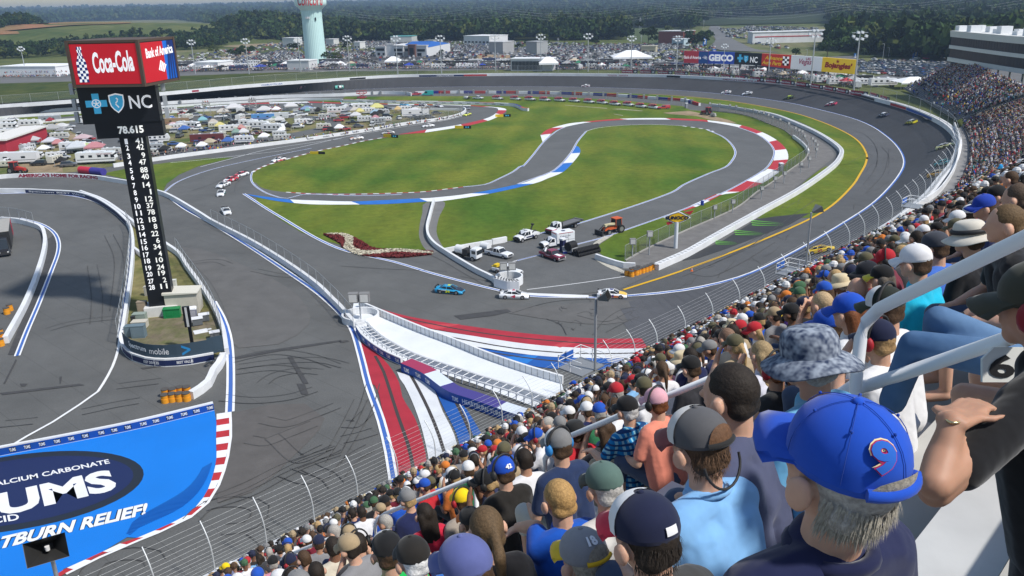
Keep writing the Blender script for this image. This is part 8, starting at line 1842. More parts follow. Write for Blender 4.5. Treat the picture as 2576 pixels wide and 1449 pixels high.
for k in range(4,28):
 s=-22.0+R2.random()*.4
 while s<58:
  s+=R2.uniform(.44,.56)
  if in_aisle(s)or R2.random()<.035:continue
  hp=seat(k-.22,s,1.16+R2.uniform(-.05,.07))+EH*R2.uniform(-.05,.12);x,y=pix(hp);d=depth(hp)
  if d<6.0 or x<-60 or x>2640 or y>1500 or y<-10:continue
  if any((hp-h[0]).length<.52 for h in heroes):continue
  if any(abs(x-h[1])<170/h[3]*1.15 and abs(y-h[2])<230/h[3]and d>h[3]and h[3]<9 and d<h[3]+2 for h in heroes):continue
  if d<8.2 and any(hypot(x-h[1],y-h[2])<520/h[3]for h in heroes if h[3]>d):continue
  cand.append((d,hp,x,y,k,s))
cand.sort(key=lambda c:c[0])
print('crowd candidates',len(cand))
used=set();NI=258
def place_words(x,y,k):
 if x<900:return 'at the lower left of the crowd'
 if x<1180:return 'near the third handrail'
 if x<1420:return 'in front of the car print shirt' if y>1120 else 'by the front rail, left'
 if x<1640:return 'between the second handrail and the front rail'
 if x<1850:return 'above the plaid shirt, centre of the crowd'
 if x<2080:return 'below the loudspeaker platform, centre right'
 if x<2300:return 'in front of the turquoise shirt'
 return 'in the upper right crowd'
cols=[];Tb=None
rest=[]
for c in cand:
 d,hp,x,y,k,s=c
 if len(used)>=NI:rest.append(c);continue
 pw_=place_words(x,y,k)
 for _ in range(60):
  si=R2.choices(range(len(SC)),SW)[0];hi=R2.choices(range(len(HW)),HWW)[0]
  if(si,hi,pw_)not in used:break
 used.add((si,hi,pw_));sn,scol=SC[si];hn,hcol=HW[hi]
 vi=R2.choices(range(5),[5,4,2,4,1])[0];M_,hr=VAR[vi]
 kw=dict(hairc=HCOL.get(hn,R2.choice([HB,HD,HG,HBL,HB])))
 if hcol:kw['cap']=CP(hcol,style='boonie' if 'straw' in hn else 'cap')
 if 'headset' in hn or R2.random()<.2:kw['muffs']=R2.choice([(.3,.02,.03),(.02,.02,.02),(.02,.02,.02)])
 o=assemble('spectator with %s and %s shirt, %s'%(hn,sn,pw_),M_,None,G1,scol,R2.choice([SK1,SK1,SK2,SK1,SK3]),trousers=R2.choice([(.05,.07,.13),(.3,.26,.2),(.03,.03,.03),(.1,.14,.22)]),**kw)
 pose_at(o,hp,rad(128+R2.gauss(0,24)),R2.uniform(.88,.98),rad(R2.uniform(0,10)))
# low-poly people for the mass: quads with a colour per face
def lowbody():
 F_=[];Ci=[]
 def ringloft(rings,ci,n=7,cap=True):
  V=[[(np.array([cx_+rx*cos(2*pi*j/n),cy_+ry*sin(2*pi*j/n),z]))for j in range(n)]for cx_,cy_,z,rx,ry in rings]
  for a,b in zip(V,V[1:]):
   for j in range(n):F_.append([a[j],a[(j+1)%n],b[(j+1)%n],b[j]]);Ci.append(ci)
  if cap:
   t=V[-1]
   for j in range(1,n-1,2):F_.append([t[0],t[j],t[min(j+1,n-1)],t[min(j+2,n-1)]]);Ci.append(ci)
 ringloft([(0,0,-.05,.13,.18),(.05,0,.2,.12,.18),(.08,0,.38,.11,.21),(.085,0,.46,.08,.19),(.09,0,.5,.05,.07)],1)
 ringloft([(.1,0,.48,.05,.055),(.11,0,.58,.055,.055),(.13,0,.61,.085,.07),(.135,0,.68,.1,.08)],0,7,False)
 ringloft([(.125,0,.685,.108,.09),(.12,0,.75,.1,.085),(.115,0,.80,.06,.05),(.115,0,.812,.02,.02)],2)
 F_.append([np.array(v)for v in((.21,-.075,.70),(.21,.075,.70),(.30,.05,.685),(.30,-.05,.685))]);Ci.append(2)
 for s in(-1,1):
  def limb(a,b,r,ci):
   a,b=np.array(a,float),np.array(b,float);t=b-a;t/=np.linalg.norm(t);u=np.cross(t,[0,0,1.0]);u/=max(1e-6,np.linalg.norm(u));v=np.cross(t,u)
   q4=[u+v,u-v,-u-v,-u+v]
   for j in range(4):F_.append([a+q4[j]*r,a+q4[(j+1)%4]*r,b+q4[(j+1)%4]*r*.8,b+q4[j]*r*.8]);Ci.append(ci)
  limb((.08,s*.2,.43),(.12,s*.25,.18),.05,1);limb((.12,s*.25,.18),(.36,s*.14,.1),.036,0);limb((0,s*.1,0),(.45,s*.13,.02),.075,3);limb((.45,s*.13,.02),(.42,s*.13,-.42),.06,3)
 return np.array(F_),np.array(Ci)
LBf,LBc=lowbody()
def face_color_mat():
 m=bpy.data.materials.new('crowd_colours');m.use_nodes=True;N=m.node_tree.nodes;a=N.new('ShaderNodeAttribute');a.attribute_name='Col';m.node_tree.links.new(a.outputs['Color'],N['Principled BSDF'].inputs['Base Color']);N['Principled BSDF'].inputs['Roughness'].default_value=.85;return m
CROWDM=face_color_mat()
def mass(name,label,items,R,kind='stuff',cat='crowd'):
 """items: (hip position, yaw, scale)"""
 Fs=[];Cs=[]
 for p,yw,sc in items:
  c,s=cos(yw)*sc,sin(yw)*sc;M=np.array([[c,-s,0],[s,c,0],[0,0,sc]]);Fs.append(LBf@M.T+np.array([p.x,p.y,p.z]))
  sh=R.choices(SC,SW)[0][1];h=R.choices(HW,HWW)[0];hc=h[1]or HCOL.get(h[0],HB);pal=np.array([R.choice([SK1,SK2,SK1,SK3]),sh,hc,R.choice([(.05,.07,.13),(.3,.26,.2),(.03,.03,.03)])])
  Cs.append(pal[LBc])
 Fs=np.concatenate(Fs);Cs=np.concatenate(Cs);o=quads_obj(name,Fs,CROWDM);at=o.data.attributes.new('Col','FLOAT_COLOR','FACE');at.data.foreach_set('color',np.concatenate([Cs,np.ones((len(Cs),1))],1).ravel().astype('f'));tag(o,label,cat,kind=kind);return o
mass('crowd','packed rows of small spectators down to the front rail of the near stand',[(c[1]-V3((0,0,.69)),rad(130+R2.gauss(0,17)),R2.uniform(.93,1.04))for c in rest],R2)
# people standing at the front rail
for i,(lb,x,y,d,sh,hr,cp,sk)in enumerate([('bald man in royal blue tank top standing outside the front rail',1233,1080,33,(.01,.12,.5),False,None,SK1),('child in blue shirt and tan cap standing at the front rail',1063,1172,30,(.02,.08,.4),True,CP((.3,.25,.15)),SK1),('woman with black headset in maroon top at the front rail',1112,1170,30,(.15,.02,.04),True,None,SK2),('person in blue cap and blue vest standing right of the striped apron',1923,735,47,(.03,.1,.35),True,CP(RB),SK1),('photographer in black behind the front rail, centre right',1890,750,45,(.01,.01,.01),True,CP(BK),SK1),('person in salmon shirt standing high in the upper right crowd',
2232,590,36,(.8,.28,.16),True,CP(BK),SK1),('man in bright blue shirt standing in the upper right stand',2517,405,42,(.01,.25,.55),True,None,SK1),('man in white shirt standing right of the bright blue shirt',2541,402,42,(.6,.58,.6),True,None,SK1),('person in orange shirt standing at the right edge of the upper stand',2560,400,42,(.75,.25,.04),True,None,SK1),('man in bright yellow cap below the lower left railing',568,1428,20,(.15,.17,.3),True,CP((.8,.55,.01)),SK1),('man in white print shirt and blue cap standing beside the wedge fence',1443,965,32,(.55,.55,.55),True,CP(RB),SK1)]):
 M_=fin(figure_mesh(.02,'down' if i%2 else 'rail','short','stand'))if i<2 else M_keep[i%2]
 if i==0:M_keep=[M_,None]
 if i==1:M_keep[1]=M_
 o=assemble(lb,M_,None,'people standing at the edges of the stand',sh,sk,cap=cp,nohair=not hr,trousers=(.04,.05,.1));pose_at(o,GD(x,y,d),rad(R2.uniform(120,165)),1,0)
# ================= beyond the wall: buildings, stands, lots, campground =================
ZL=ZO+.25;R3=random.Random(9)
def building(label,a,b_,dep,h,wc,rc,band=None,z=ZL,name='building',over=.6,p=None,extra=None):
 A,B=G(a[0],a[1],z),G(b_[0],b_[1],z);r=empty(name,A,atan2(B.y-A.y,B.x-A.x),label,'building');w=(B-A).length
 b=MB();b.box((w/2,dep/2,h/2),(w,dep,h));b.build('wall',mat('wall_'+str(wc),wc,rough=.8,noise=.05,scale=.2),r)
 b=MB();b.box((w/2,dep/2,h+.25),(w+over,dep+over,.5));b.build('roof',mat('roof_'+str(rc),rc,rough=.6),r)
 if band:
  for k in range(band):
   b=MB();n=max(2,int(w/5))
   for i in range(n):b.box((w*(i+.5)/n,-.03,h*(.28+.45*k)),(w/n*.6,.1,h*.2))
   b.build('window',GLASS,r)
 return r,w
# office with blue roof
A,B,C_=g1_('c1',530,852,ZL),g1_('c1',1300,855,ZL),g1_('c1',1645,775,ZL)
r=empty('office_building',A,atan2(B.y-A.y,B.x-A.x),'large white office building with bright blue roof beyond the track','building');W1=(B-A).length;D1=(C_-B).length*1.0;hh=8.0
ang=atan2((C_-B).y,(C_-B).x)-atan2(B.y-A.y,B.x-A.x);dx,dy=D1*cos(ang),D1*sin(ang)
b=MB();P=[(0,0),(W1,0),(W1+dx,dy),(dx*1.0,dy)];b.add([(x,y,0)for x,y in P]+[(x,y,hh-1)for x,y in P],[(0,1,5,4),(1,2,6,5),(2,3,7,6),(3,0,4,7),(4,5,6,7)]);b.build('wall',mat('office_white',(.62,.63,.64),rough=.7),r)
b=MB();m0,m1=W1*.42,W1*1.0;b.add([(m0,3,hh-.9),(m1,1,hh-.9),(W1+dx,dy,hh-.9),(dx+m0*.7,dy,hh-.9),(m0+dx*.55+3,dy*.5,hh+2.4),(m1-8+dx*.55,dy*.55,hh+2.4)],[(0,1,5,4),(1,2,5),(2,3,4,5),(3,0,4)]);b.build('roof',mat('roof_blue',(.012,.1,.38),rough=.5),r)
for x0,x1,y0,h in((0,.2,-1,hh),(.2,.36,1,hh+1.5),(.36,.56,-1.5,hh+.6),(.56,.68,0,hh+.2),(.66,.8,-2.5,hh+1.3),(.8,1.0,-1,hh+.6)):b=MB();b.box((W1*(x0+x1)/2,y0+1.5,h/2),(W1*(x1-x0),3,h));b.box((W1*(x0+x1)/2,y0+1.4,h+.2),(W1*(x1-x0)+.8,4,.5));b.build('facade_block',mat('facade_%.2f'%x0,(.36,.1,.08)if x0==.66 and 0 else(.6,.6,.6)if x0!=.66 else(.2,.11,.09),rough=.7),r)
for x0,x1,z0,z1,y in((.02,.18,4.6,6.6,-1.1),(.04,.09,1,3,-1.1),(.14,.18,1,3,-1.1),(.22,.25,3.5,6,.9),(.31,.35,3.5,6,.9),(.38,.54,4.2,6.4,-1.6),(.4,.54,.8,3.2,-1.6),(.57,.65,4.2,6.2,-.1),(.69,.77,.5,7,-2.6),(.82,.97,4,6,-1.1),(.82,.9,.6,3,-1.1)):b=MB();b.box((W1*(x0+x1)/2,y,(z0+z1)/2),(W1*(x1-x0),.12,z1-z0));b.build('window',GLASS,r)
for args in(('small white shed left of the office lot',q1('c1',195,735),q1('c1',285,735),10,6,(.6,.6,.6),(.7,.7,.7),1),('warehouse with teal roof behind the office car park',q1('c1',745,655),q1('c1',1065,650),25,7,(.45,.46,.45),(.08,.28,.28),None),('long white warehouse right of the blue roof',q1('c1',1850,665),q1('c1',2235,672),30,8,(.62,.62,.64),(.7,.71,.72),1),('tiny grey hut above the blue roof',q1('c1',1262,655),q1('c1',1385,655),8,3,(.45,.46,.45),(.4,.42,.42),None),('grey flat service block beside the light mast',q1('c1',2230,805),q1('c1',2440,808),18,9,(.33,.33,.33),
(.5,.5,.5),None),('second grey service block behind the glass pavilion',q1('c2',215,815),q1('c2',375,820),14,9.5,(.3,.31,.32),(.34,.35,.36),None),('low beige building with three windows in the right lot',q1('c2',1945,800),q1('c2',2165,800),8,5,(.42,.38,.28),(.45,.42,.33),1),('red brick building with white canopy at the road',q1('c2',2205,655),q1('c2',2580,660),25,11,(.22,.07,.055),(.5,.5,.5),None),('pale blue low building right of the brick one',q1('c2',2410,690),q1('c2',2590,695),8,6,(.4,.5,.55),(.5,.55,.6),1),('glass fronted white hospitality pavilion at the fence',Q('c1',2560,
1070)[0],q1('c2',600,1070),12,7,(.58,.58,.6),(.74,.75,.76),None),('long white hospitality tent at the far left',q1('a00',0,580),q1('a00',430,580),25,6.5,(.75,.76,.78),(.8,.81,.83),None),('white hospitality tent right of the display boxes',q1('a00',1480,535),q1('a00',1650,535),18,5.5,(.7,.7,.7),(.78,.79,.8),None),('pale hospitality tent in front of the water tower',q1('a00',2170,530),q1('a00',2335,530),12,6,(.55,.56,.56),(.72,.73,.72),None),('white house by the water tower on the left',q1('a00',2135,345),q1('a00',2225,345),14,8,(.55,.56,.56),(.7,.7,.7),None),('white shed right of the water tower',
q1('a00',2460,340),q1('a00',2520,340),10,6,(.55,.55,.54),(.65,.65,.65),None)):
 building(*args)
# pavilion glazing
a,b_=g1_('c1',2560,1070,ZL),g1_('c2',600,1070,ZL);pv=[o for o in bpy.data.objects if o.get('label','').startswith('glass fronted')][0];w=(b_-a).length;b=MB()
for i in range(22):b.box((w*(.04+.034*i),-.1,3.2),(w*.028,.1,5.2))
b.build('glazing',GLASS,pv)
p=gterr(1990,107);r=empty('long_trailer',p,.05,'very long white trailer building in the far meadow','building');b=MB();b.box((0,0,5),(78,14,10));b.build('wall',WHITEW,r);b=MB();b.box((0,0,10.2),(80,15,.6));b.build('roof',WHITE,r);b=MB();b.box((0,-7.1,6),(74,.2,.8));b.build('red_stripe',RED,r)
p=gterr(1540,66);r=empty('hillside_house',p,.2,'white house among trees on the hill, centre right','building');b=MB();b.box((0,0,6),(24,12,12));b.build('wall',WHITE,r);b=MB();b.prism([(-13,12),(13,12),(0,17)],-7,7);b.build('roof',GREY,r)
# peaked marquees
def marquee(label,x,y,w,d,h,col=(.78,.79,.8),t='c2',rz=0,z=ZL,grp='canopies and marquees'):
 k=empty('marquee',G(*Q(t,x,y)[0],z),rz,label,'tent',grp);b=MB()
 for i in(-1,1):
  for j in(-1,1):b.tube([(i*w/2,j*d/2,0),(i*w/2,j*d/2,h*.6)],.08,4)
 b.build('pole',GALV,k);b=MB();b.add([(-w/2,-d/2,h*.6),(w/2,-d/2,h*.6),(w/2,d/2,h*.6),(-w/2,d/2,h*.6),(-w*.12,0,h),(w*.12,0,h)],[(0,1,5,4),(1,2,5),(2,3,4,5),(3,0,4)]);b.add([(-w/2,-d/2,h*.48),(w/2,-d/2,h*.48),(w/2,-d/2,h*.6),(-w/2,-d/2,h*.6)],[(0,1,2,3)]);setc(b.build('canopy',CANV,k),col);return k
marquee('big white peaked marquee behind the haulers, right of centre',1790,985,25,17,9.5);marquee('white peaked tent left of the spectator deck',790,1010,11,10,7,t='c1');marquee('white peaked tent at the far right of the glass pavilion',550,1070,12,12,8.5)
marquee('flat white awning beside the motorhome next to the far stand',890,1330,16,12,5,t='c3')
# ---- far stands ----
def bleacher(label,F0,F1,B0,B1,rows,fill,seed,lab2):
 """rows between a front edge and a back edge (3-D polylines)"""
 r=empty('grandstand',F0[0],0,label,'grandstand');n=max(len(F0),2);Rr=random.Random(seed);o0=F0[0]
 Fp=resample(F0,40);Bp=resample(F1,40);b=MB();bb=MB();items=[]
 for k in range(rows):
  t0,t1=k/rows,(k+1)/rows;z0=Fp[0].z+(Bp[0].z-Fp[0].z)*t1
  A=[f.lerp(g,t0)for f,g in zip(Fp,Bp)];Bq=[f.lerp(g,t1)for f,g in zip(Fp,Bp)]
  for i in range(39):
   za,zb=(A[i].z+Bq[i].z)/2,(A[i+1].z+Bq[i+1].z)/2
   q_=[V3((A[i].x,A[i].y,za)),V3((A[i+1].x,A[i+1].y,zb)),V3((Bq[i+1].x,Bq[i+1].y,zb)),V3((Bq[i].x,Bq[i].y,za))];dn_=V3((0,0,-(Bp[0].z-Fp[0].z)/rows))
   b.add([v-o0 for v in q_]+[q_[0]+dn_-o0,q_[1]+dn_-o0],[(0,1,2,3),(4,5,1,0)])
   if i%8!=7:c=[q_[0].lerp(q_[3],.45),q_[1].lerp(q_[2],.45),q_[1].lerp(q_[2],.85),q_[0].lerp(q_[3],.85)];bb.add([v-o0+V3((0,0,.45))for v in c],[(0,1,2,3)])
  L=sum((p2-p1).length for p1,p2 in zip(A,A[1:]));s=0
  mid=[p1.lerp(p2,.6)for p1,p2 in zip(A,Bq)]
  while s<L:
   s+=Rr.uniform(.5,.75);t=s/L*39
   if t>=38.9:break
   i=int(t)
   if i%8==7 or Rr.random()>fill(i/39,k/rows):continue
   p=mid[i].lerp(mid[i+1],t-i);d=(Fp[i]-Bp[i]);items.append((p+V3((Rr.uniform(-.35,.35),Rr.uniform(-.35,.35),Rr.uniform(.6,.95))),atan2(d.y,d.x)+Rr.gauss(0,.25),Rr.uniform(1.05,1.25)))
 b.build('steps',mat('far_steps',(.17,.17,.175),rough=.8),r);bb.build('benches',mat('far_bench',(.27,.28,.3),rough=.5),r)
 if items:mass('crowd',lab2,items,Rr)
 return r
A0,A1=G(2272,222,6.8),G(2407,303,6.8);B0,B1=G(2425,158,19.5),G(2600,236,19.5)
bleacher('far grandstand under the suites with bare benches at its front',[A0,A1],[B0,B1],None,None,30,lambda u,v:min(.95,max(.05,(v*1.5-.05))),4,'reddish crowd filling the upper rows of the far grandstand')
FL=[(2421,313),(2436,345),(2440,380),(2434,420),(2418,455),(2392,490),(2350,520),(2300,556)]
Fb=catmull([G(x,y,6.8)for x,y in FL],4);Dv=[]
for i,p in enumerate(Fb):
 u=i/len(Fb);d=V3((.97,.1,0)).lerp(V3((.7,-.72,0)),min(1,u*1.8)).normalized();Dv.append(d)
bleacher('lower grandstand packed with people round the near end of the turn',Fb,[p+d*46+V3((0,0,17))for p,d in zip(Fb,Dv)],None,None,44,lambda u,v:.5 if v<.05 else(.6 if(u<.2 and v<.25)else.95),5,'dense crowd in the lower grandstand beside the end of the turn')
b=MB();a,c=Fb[0]+V3((0,0,.9)),Fb[0]+Dv[0]*46+V3((0,0,18));b.add([a,c,c+V3((0,0,1.1)),a+V3((0,0,1.1)),a+V3((0,.4,0)),c+V3((0,.4,0)),c+V3((0,.4,1.1)),a+V3((0,.4,1.1))],[(0,1,2,3),(4,5,6,7),(3,2,6,7)]);b.add([a-V3((0,0,1)),c,V3((c.x,c.y,2)),V3((a.x,a.y,2))],[(0,1,2,3)]);tag(b.build('end_wall',mat('end_grey',(.25,.25,.26))),'grey end wall between the two far grandstands','wall')
# walkway and low wall between fence and lower stand
WK=[p+V3((0,0,-.3))for p in Fb];i4=max(i for i,p in enumerate(WBs)if p.z>4.3);strip('walkway',[V3((p.x,p.y,6.3))for p in WBs[i0-6:i4:3]],[V3((p.x,p.y,6.3))for p in Fb],mat('walkway_concrete',(.2,.2,.2),rough=.9,noise=.15,scale=.2))
WF_=[p-d*2.5 for p,d in zip(Fb,Dv)];o=wallmesh('barrier_wall',WF_,1.1,.25,[WHITEW],zoff=-.3);tag(o,'pale low wall between the walkway and the lower grandstand','wall')
# suite building above the far stand
P0,P1=GD(2386,151,330),GD(2576,187.5,272);zb=20.0;P0.z=zb;P1.z=zb;P2=P1+(P1-P0)*.9+V3((6,-10,0));hgt=zat(2392,77,P0)-zb
r=empty('suite_building',P0,0,'curved pale suite building with two dark window bands above the far stand','building');pts=catmull([P0,P1,P2],6);Dd=[-d for d in away_dirs(pts)]
def sb_(z0,z1,o0,o1,m,nm,lean=0):
 n=len(pts);b=MB();f=[p-P0-d*o0*-1+V3((0,0,z0))for p,d in zip(pts,Dd)];g=[p-P0+d*(o0+lean)+V3((0,0,z1))for p,d in zip(pts,Dd)];h=[p-P0-d*o1+V3((0,0,z1))for p,d in zip(pts,Dd)];k=[p-P0-d*o1+V3((0,0,z0))for p,d in zip(pts,Dd)]
 vs=f+g+h+k;b.add(vs,[(i,i+1,n+i+1,n+i)for i in range(n-1)]+[(n+i,n+i+1,2*n+i+1,2*n+i)for i in range(n-1)]+[(i,i+1,3*n+i+1,3*n+i)for i in range(n-1)]+[(0,n,2*n,3*n)]);return b.build(nm,m,r)
SU=mat('suite_white',(.66,.66,.63),rough=.6,noise=.03,scale=.2);H_=hgt
sb_(0,.13*H_,.6,14,SU,'floor_band');sb_(.13*H_,.42*H_,0,14,mat('suite_glass',(.012,.012,.02),rough=.3,spec=.3),'window_band');sb_(.42*H_,.53*H_,.6,14,SU,'floor_band');sb_(.53*H_,.8*H_,.1,14,MAT['suite_glass'],'window_band');sb_(.8*H_,H_,.7,14,SU,'parapet',.3)
b=MB()
for p,d in zip(resample(pts,60),[-x for x in away_dirs(resample(pts,60))]):
 for z0,z1 in((.13,.42),(.53,.8)):q_=p-P0+d*.15;b.tube([q_+V3((0,0,z0*H_)),q_+V3((0,0,z1*H_))],.05,4)
b.build('mullions',mat('mullion',(.1,.1,.11)),r)
b=MB();
for p,d in zip(resample(pts,16),[-x for x in away_dirs(resample(pts,16))]):q_=p-P0-d*1;b.tube([q_,q_-V3((0,0,9))],.3,6)
b.build('columns',mat('column_grey',(.33,.34,.34)),r)
b=MB()
for i,p in enumerate(resample(pts,20)):d=Dd[0];w=R3.uniform(1.5,6);hb_=R3.uniform(1.2,3);b.box(((p-P0-d*R3.uniform(2,9)).x,(p-P0-d*R3.uniform(2,9)).y,H_+hb_/2),(w,3,hb_))
b.build('roof_units',WHITE,r)
# ---- parked cars ----
def carmesh(kind):
 b=MB();
 if kind==0:loft(b,[(-2.3,[(0,.35),(.8,.35),(.86,.7),(.75,.95),(0,1.0)]),(.9,[(0,.3),(.88,.3),(.9,.65),(.82,.95),(0,1.0)]),(2.25,[(0,.3),(.78,.3),(.8,.6),(.65,.75),(0,.8)])],0,False);loft(b,[(-1.9,[(0,.95),(.76,.95),(.72,.98),(0,1.0)]),(-1.1,[(0,.95),(.8,.95),(.6,1.38),(0,1.42)]),(.2,[(0,.95),(.8,.95),(.6,1.42),(0,1.46)]),(1.1,[(0,.93),(.78,.93),(.74,.97),(0,1.0)])],1,False);b.box((-.45,0,1.44),(1.4,1.15,.06),0)
 elif kind==1:loft(b,[(-2.4,[(0,.4),(.9,.4),(.94,.9),(.86,1.1),(0,1.15)]),(1.1,[(0,.4),(.94,.4),(.96,.9),(.88,1.1),(0,1.15)]),(2.4,[(0,.4),(.86,.4),(.88,.8),(.74,1.0),(0,1.02)])],0,False);loft(b,[(-2.35,[(0,1.1),(.84,1.1),(.84,1.12),(0,1.13)]),(-2.1,[(0,1.1),(.86,1.1),(.7,1.7),(0,1.75)]),(.3,[(0,1.1),(.86,1.1),(.7,1.72),(0,1.77)]),(1.3,[(0,1.1),(.82,1.1),(.8,1.13),(0,1.16)])],1,False);b.box((-.9,0,1.76),(2.4,1.4,.07),0)
 else:loft(b,[(-2.8,[(0,.5),(.92,.5),(.94,.9),(.92,1.05),(0,.95)]),(-.6,[(0,.5),(.94,.5),(.96,.9),(.92,1.1),(0,1.05)]),(1.2,[(0,.5),(.94,.5),(.96,.9),(.9,1.12),(0,1.18)]),(2.8,[(0,.5),(.9,.5),(.9,.8),(.8,1.02),(0,1.06)])],0,False);loft(b,[(-.7,[(0,1.05),(.86,1.05),(.74,1.7),(0,1.75)]),(.5,[(0,1.05),(.88,1.05),(.72,1.72),(0,1.77)]),(1.3,[(0,1.1),(.84,1.1),(.8,1.13),(0,1.16)])],1,False);b.box((-.1,0,1.76),(1.2,1.4,.07),0);b.box((-1.8,0,1.02),(1.8,1.5,.05),2)
 for x in(-1.45,1.45):
  for s in(-1,1):b.cyl((x,s*.82,.34),.34,.22,8,2,axis='y')
 o=b.build('parked_car',[BODY,GLASS,TYRE]);me=o.data;bpy.data.objects.remove(o);return me
CM=[carmesh(0),carmesh(1),carmesh(2)]
CC=[('white',(.72,.73,.74),10),('silver',(.42,.43,.45),9),('black',(.02,.02,.022),7),('dark grey',(.09,.09,.1),7),('red',(.35,.025,.03),2),('blue',(.03,.08,.25),4),('tan',(.32,.28,.2),3),('maroon',(.12,.02,.03),1),('dark green',(.02,.06,.04),1)]
spots=[]
def lot(poly,ang,dens,where,dx=2.9,dy=5.8,far=False):
 V=[gterr(*p)if far else G(p[0],p[1],ZL)for p in poly];c,s=cos(ang),sin(ang);U=[(p.x*c+p.y*s,-p.x*s+p.y*c)for p in V];x0,x1=min(u[0]for u in U),max(u[0]for u in U);y0,y1=min(u[1]for u in U),max(u[1]for u in U)
 y=y0;rn=0
 while y<y1:
  x=x0
  while x<x1:
   if in_poly(x,y,U)and R3.random()<dens:wx,wy=x*c-y*s,x*s+y*c;spots.append((V3((wx+R3.uniform(-.3,.3),wy+R3.uniform(-.3,.3),terr(wx,wy)+.3 if far else ZL)),ang+pi/2+(pi if R3.random()<.3 else 0)+R3.gauss(0,.04),where))
   x+=dx
  rn+=1;y+=dy if rn%2 else dy+3.5
lot([(2160,162),(2205,153),(2385,158),(2425,186),(2380,203),(2290,196),(2230,190),(2160,183)],.15,.95,'in the car park left of the far grandstand',3.2,5.6)
lot([(1378,168),(1432,168),(1455,129),(1400,129)],1.2,.93,'in the diagonal rows behind the glass pavilion')
lot([(1290,160),(1375,158),(1385,138),(1310,140)],.9,.93,'in the rows left of the glass pavilion lot')
lot([(1300,131),(1720,124),(1720,112),(1340,118)],.05,.93,'in the long band before the trees');lot([(1115,128),(1290,133),(1290,116),(1130,113)],.1,.93,'behind the blue roofed office')
lot([(925,122),(1050,117),(1040,105),(912,106)],.1,.93,'above the office, to its left');lot([(560,168),(740,158),(765,136),(700,128),(600,150)],.2,.93,'right of the display boxes');lot([(425,168),(560,165),(560,153),(425,157)],.1,.93,'next to the display boxes')
lot([(825,150),(930,147),(930,131),(840,134)],.1,.93,'left of the office building');lot([(1560,152),(1790,150),(1800,129),(1560,134)],.1,.4,'in the open lot left of the billboards');lot([(140,182),(200,178),(205,168),(150,170)],.1,.93,'beside the long white tent')
lot([(1100,149),(1230,136),(1280,128),(1120,132)],.2,.5,'right of the office building');lot([(2150,150),(2240,145),(2380,149),(2390,152),(2160,158)],.1,.08,'on the road before the dark wood')
lot([(430,170),(860,166),(1180,165),(1800,176),(1800,114),(900,101),(600,122),(430,145)],.12,.3,'in the open lots below the woods')
lot([(1850,80),(2040,90),(2060,71),(1880,66)],.1,.5,'far meadow',3.4,6.6,True);lot([(1805,72),(1870,74),(1880,100),(1830,96)],.1,.35,'far meadow',3.4,6.6,True);lot([(1870,108),(1935,122),(1990,126),(1990,118),(1900,104)],.1,.35,'far meadow',3.4,6.6,True);lot([(640,118),(860,108),(860,98),(700,104)],.1,.35,'far meadow',3.4,7,True)
# campground cars
camp=[('b1',85,935,1,1,.1),('b1',540,715,5,0,.2),('b1',760,705,0,2,.1),('b1',980,705,2,1,0),('b1',1130,680,1,1,.1),('b1',1290,690,7,0,.1),('b1',1780,680,0,2,.1),('b1',1930,660,0,1,.1),('b1',2115,800,0,2,1.4),('b1',1930,860,1,1,.1),('b1',1290,965,7,2,.2),('b1',870,1040,1,2,.1),('b1',2320,660,6,0,.1),('b1',2410,700,2,2,.2),('b1',2390,900,4,1,.1),('b1',2540,760,4,0,.1),('b1',60,1120,5,0,.1),('b2',700,700,2,1,0),('b2',170,800,2,2,0),('b2',260,850,3,0,0),('b2',60,890,4,0,0),('b2',1100,720,3,2,.1),('b2',1440,650,2,0,.2),('b2',950,640,5,1,1.4),('b2',1200,730,2,2,.1),('b2',580,810,1,0,0),('b2',60,720,
4,1,0),('b2',120,700,1,1,.3),('b2',1330,720,3,1,.2),('b6',540,545,0,2,.1),('b6',720,540,7,2,.1),('b6',1290,640,0,2,.1),('b6',1430,680,0,2,.2),('b6',1010,440,0,0,.3),('b6',400,440,0,1,.1),('b6',170,470,1,1,.1),('b6',1050,400,1,1,.2),('b6',940,610,3,0,.1),('b6',1820,760,8,0,.2),('b6',860,380,2,2,.1),('b6',110,380,0,1,.1),('b6',690,400,0,0,.1),('b6',520,660,3,0,1.3),('b6',1330,590,4,2,.1),('b6',2470,740,0,2,.1),('b6',2360,640,1,1,.2),('b6',90,330,2,1,0),('b6',1000,790,3,0,.3),('b6',960,860,1,0,.2),('b6',1050,980,3,1,.2)]
placed=[]
for t,x,y,ci,k,rz in camp:
 cn,cc,_=CC[ci];o=obj('parked_car',CM[k]);setc(o,cc);o.location=G(*Q(t,x,y)[0],.1);o.rotation_euler=(0,0,rz+.15);side='left part' if t=='b6' else('middle' if t=='b1' else 'right end');tag(o,'%s %s parked in the %s of the campground, %s'%(cn,['car','van','pickup'][k],side,'near its back edge' if y<700 else 'near the white wall' if y>850 else 'among the canopies'),'car','vehicles parked in the campground')
spots.sort(key=lambda s:s[0].length);vis=[s for s in spots if-20<pix(s[0])[0]<2600];NC=250
print('cars',len(vis))
for p,rz,wh in vis[:NC]:
 cn,cc,_=R3.choices(CC,[c[2]for c in CC])[0];k=R3.choice([0,0,1,1,2]);o=obj('parked_car',CM[k]);setc(o,cc);o.location=p;o.rotation_euler=(0,0,rz);tag(o,'%s %s parked %s'%(cn,['car','sport utility car','pickup'][k],wh),'car','cars parked beyond the wall')
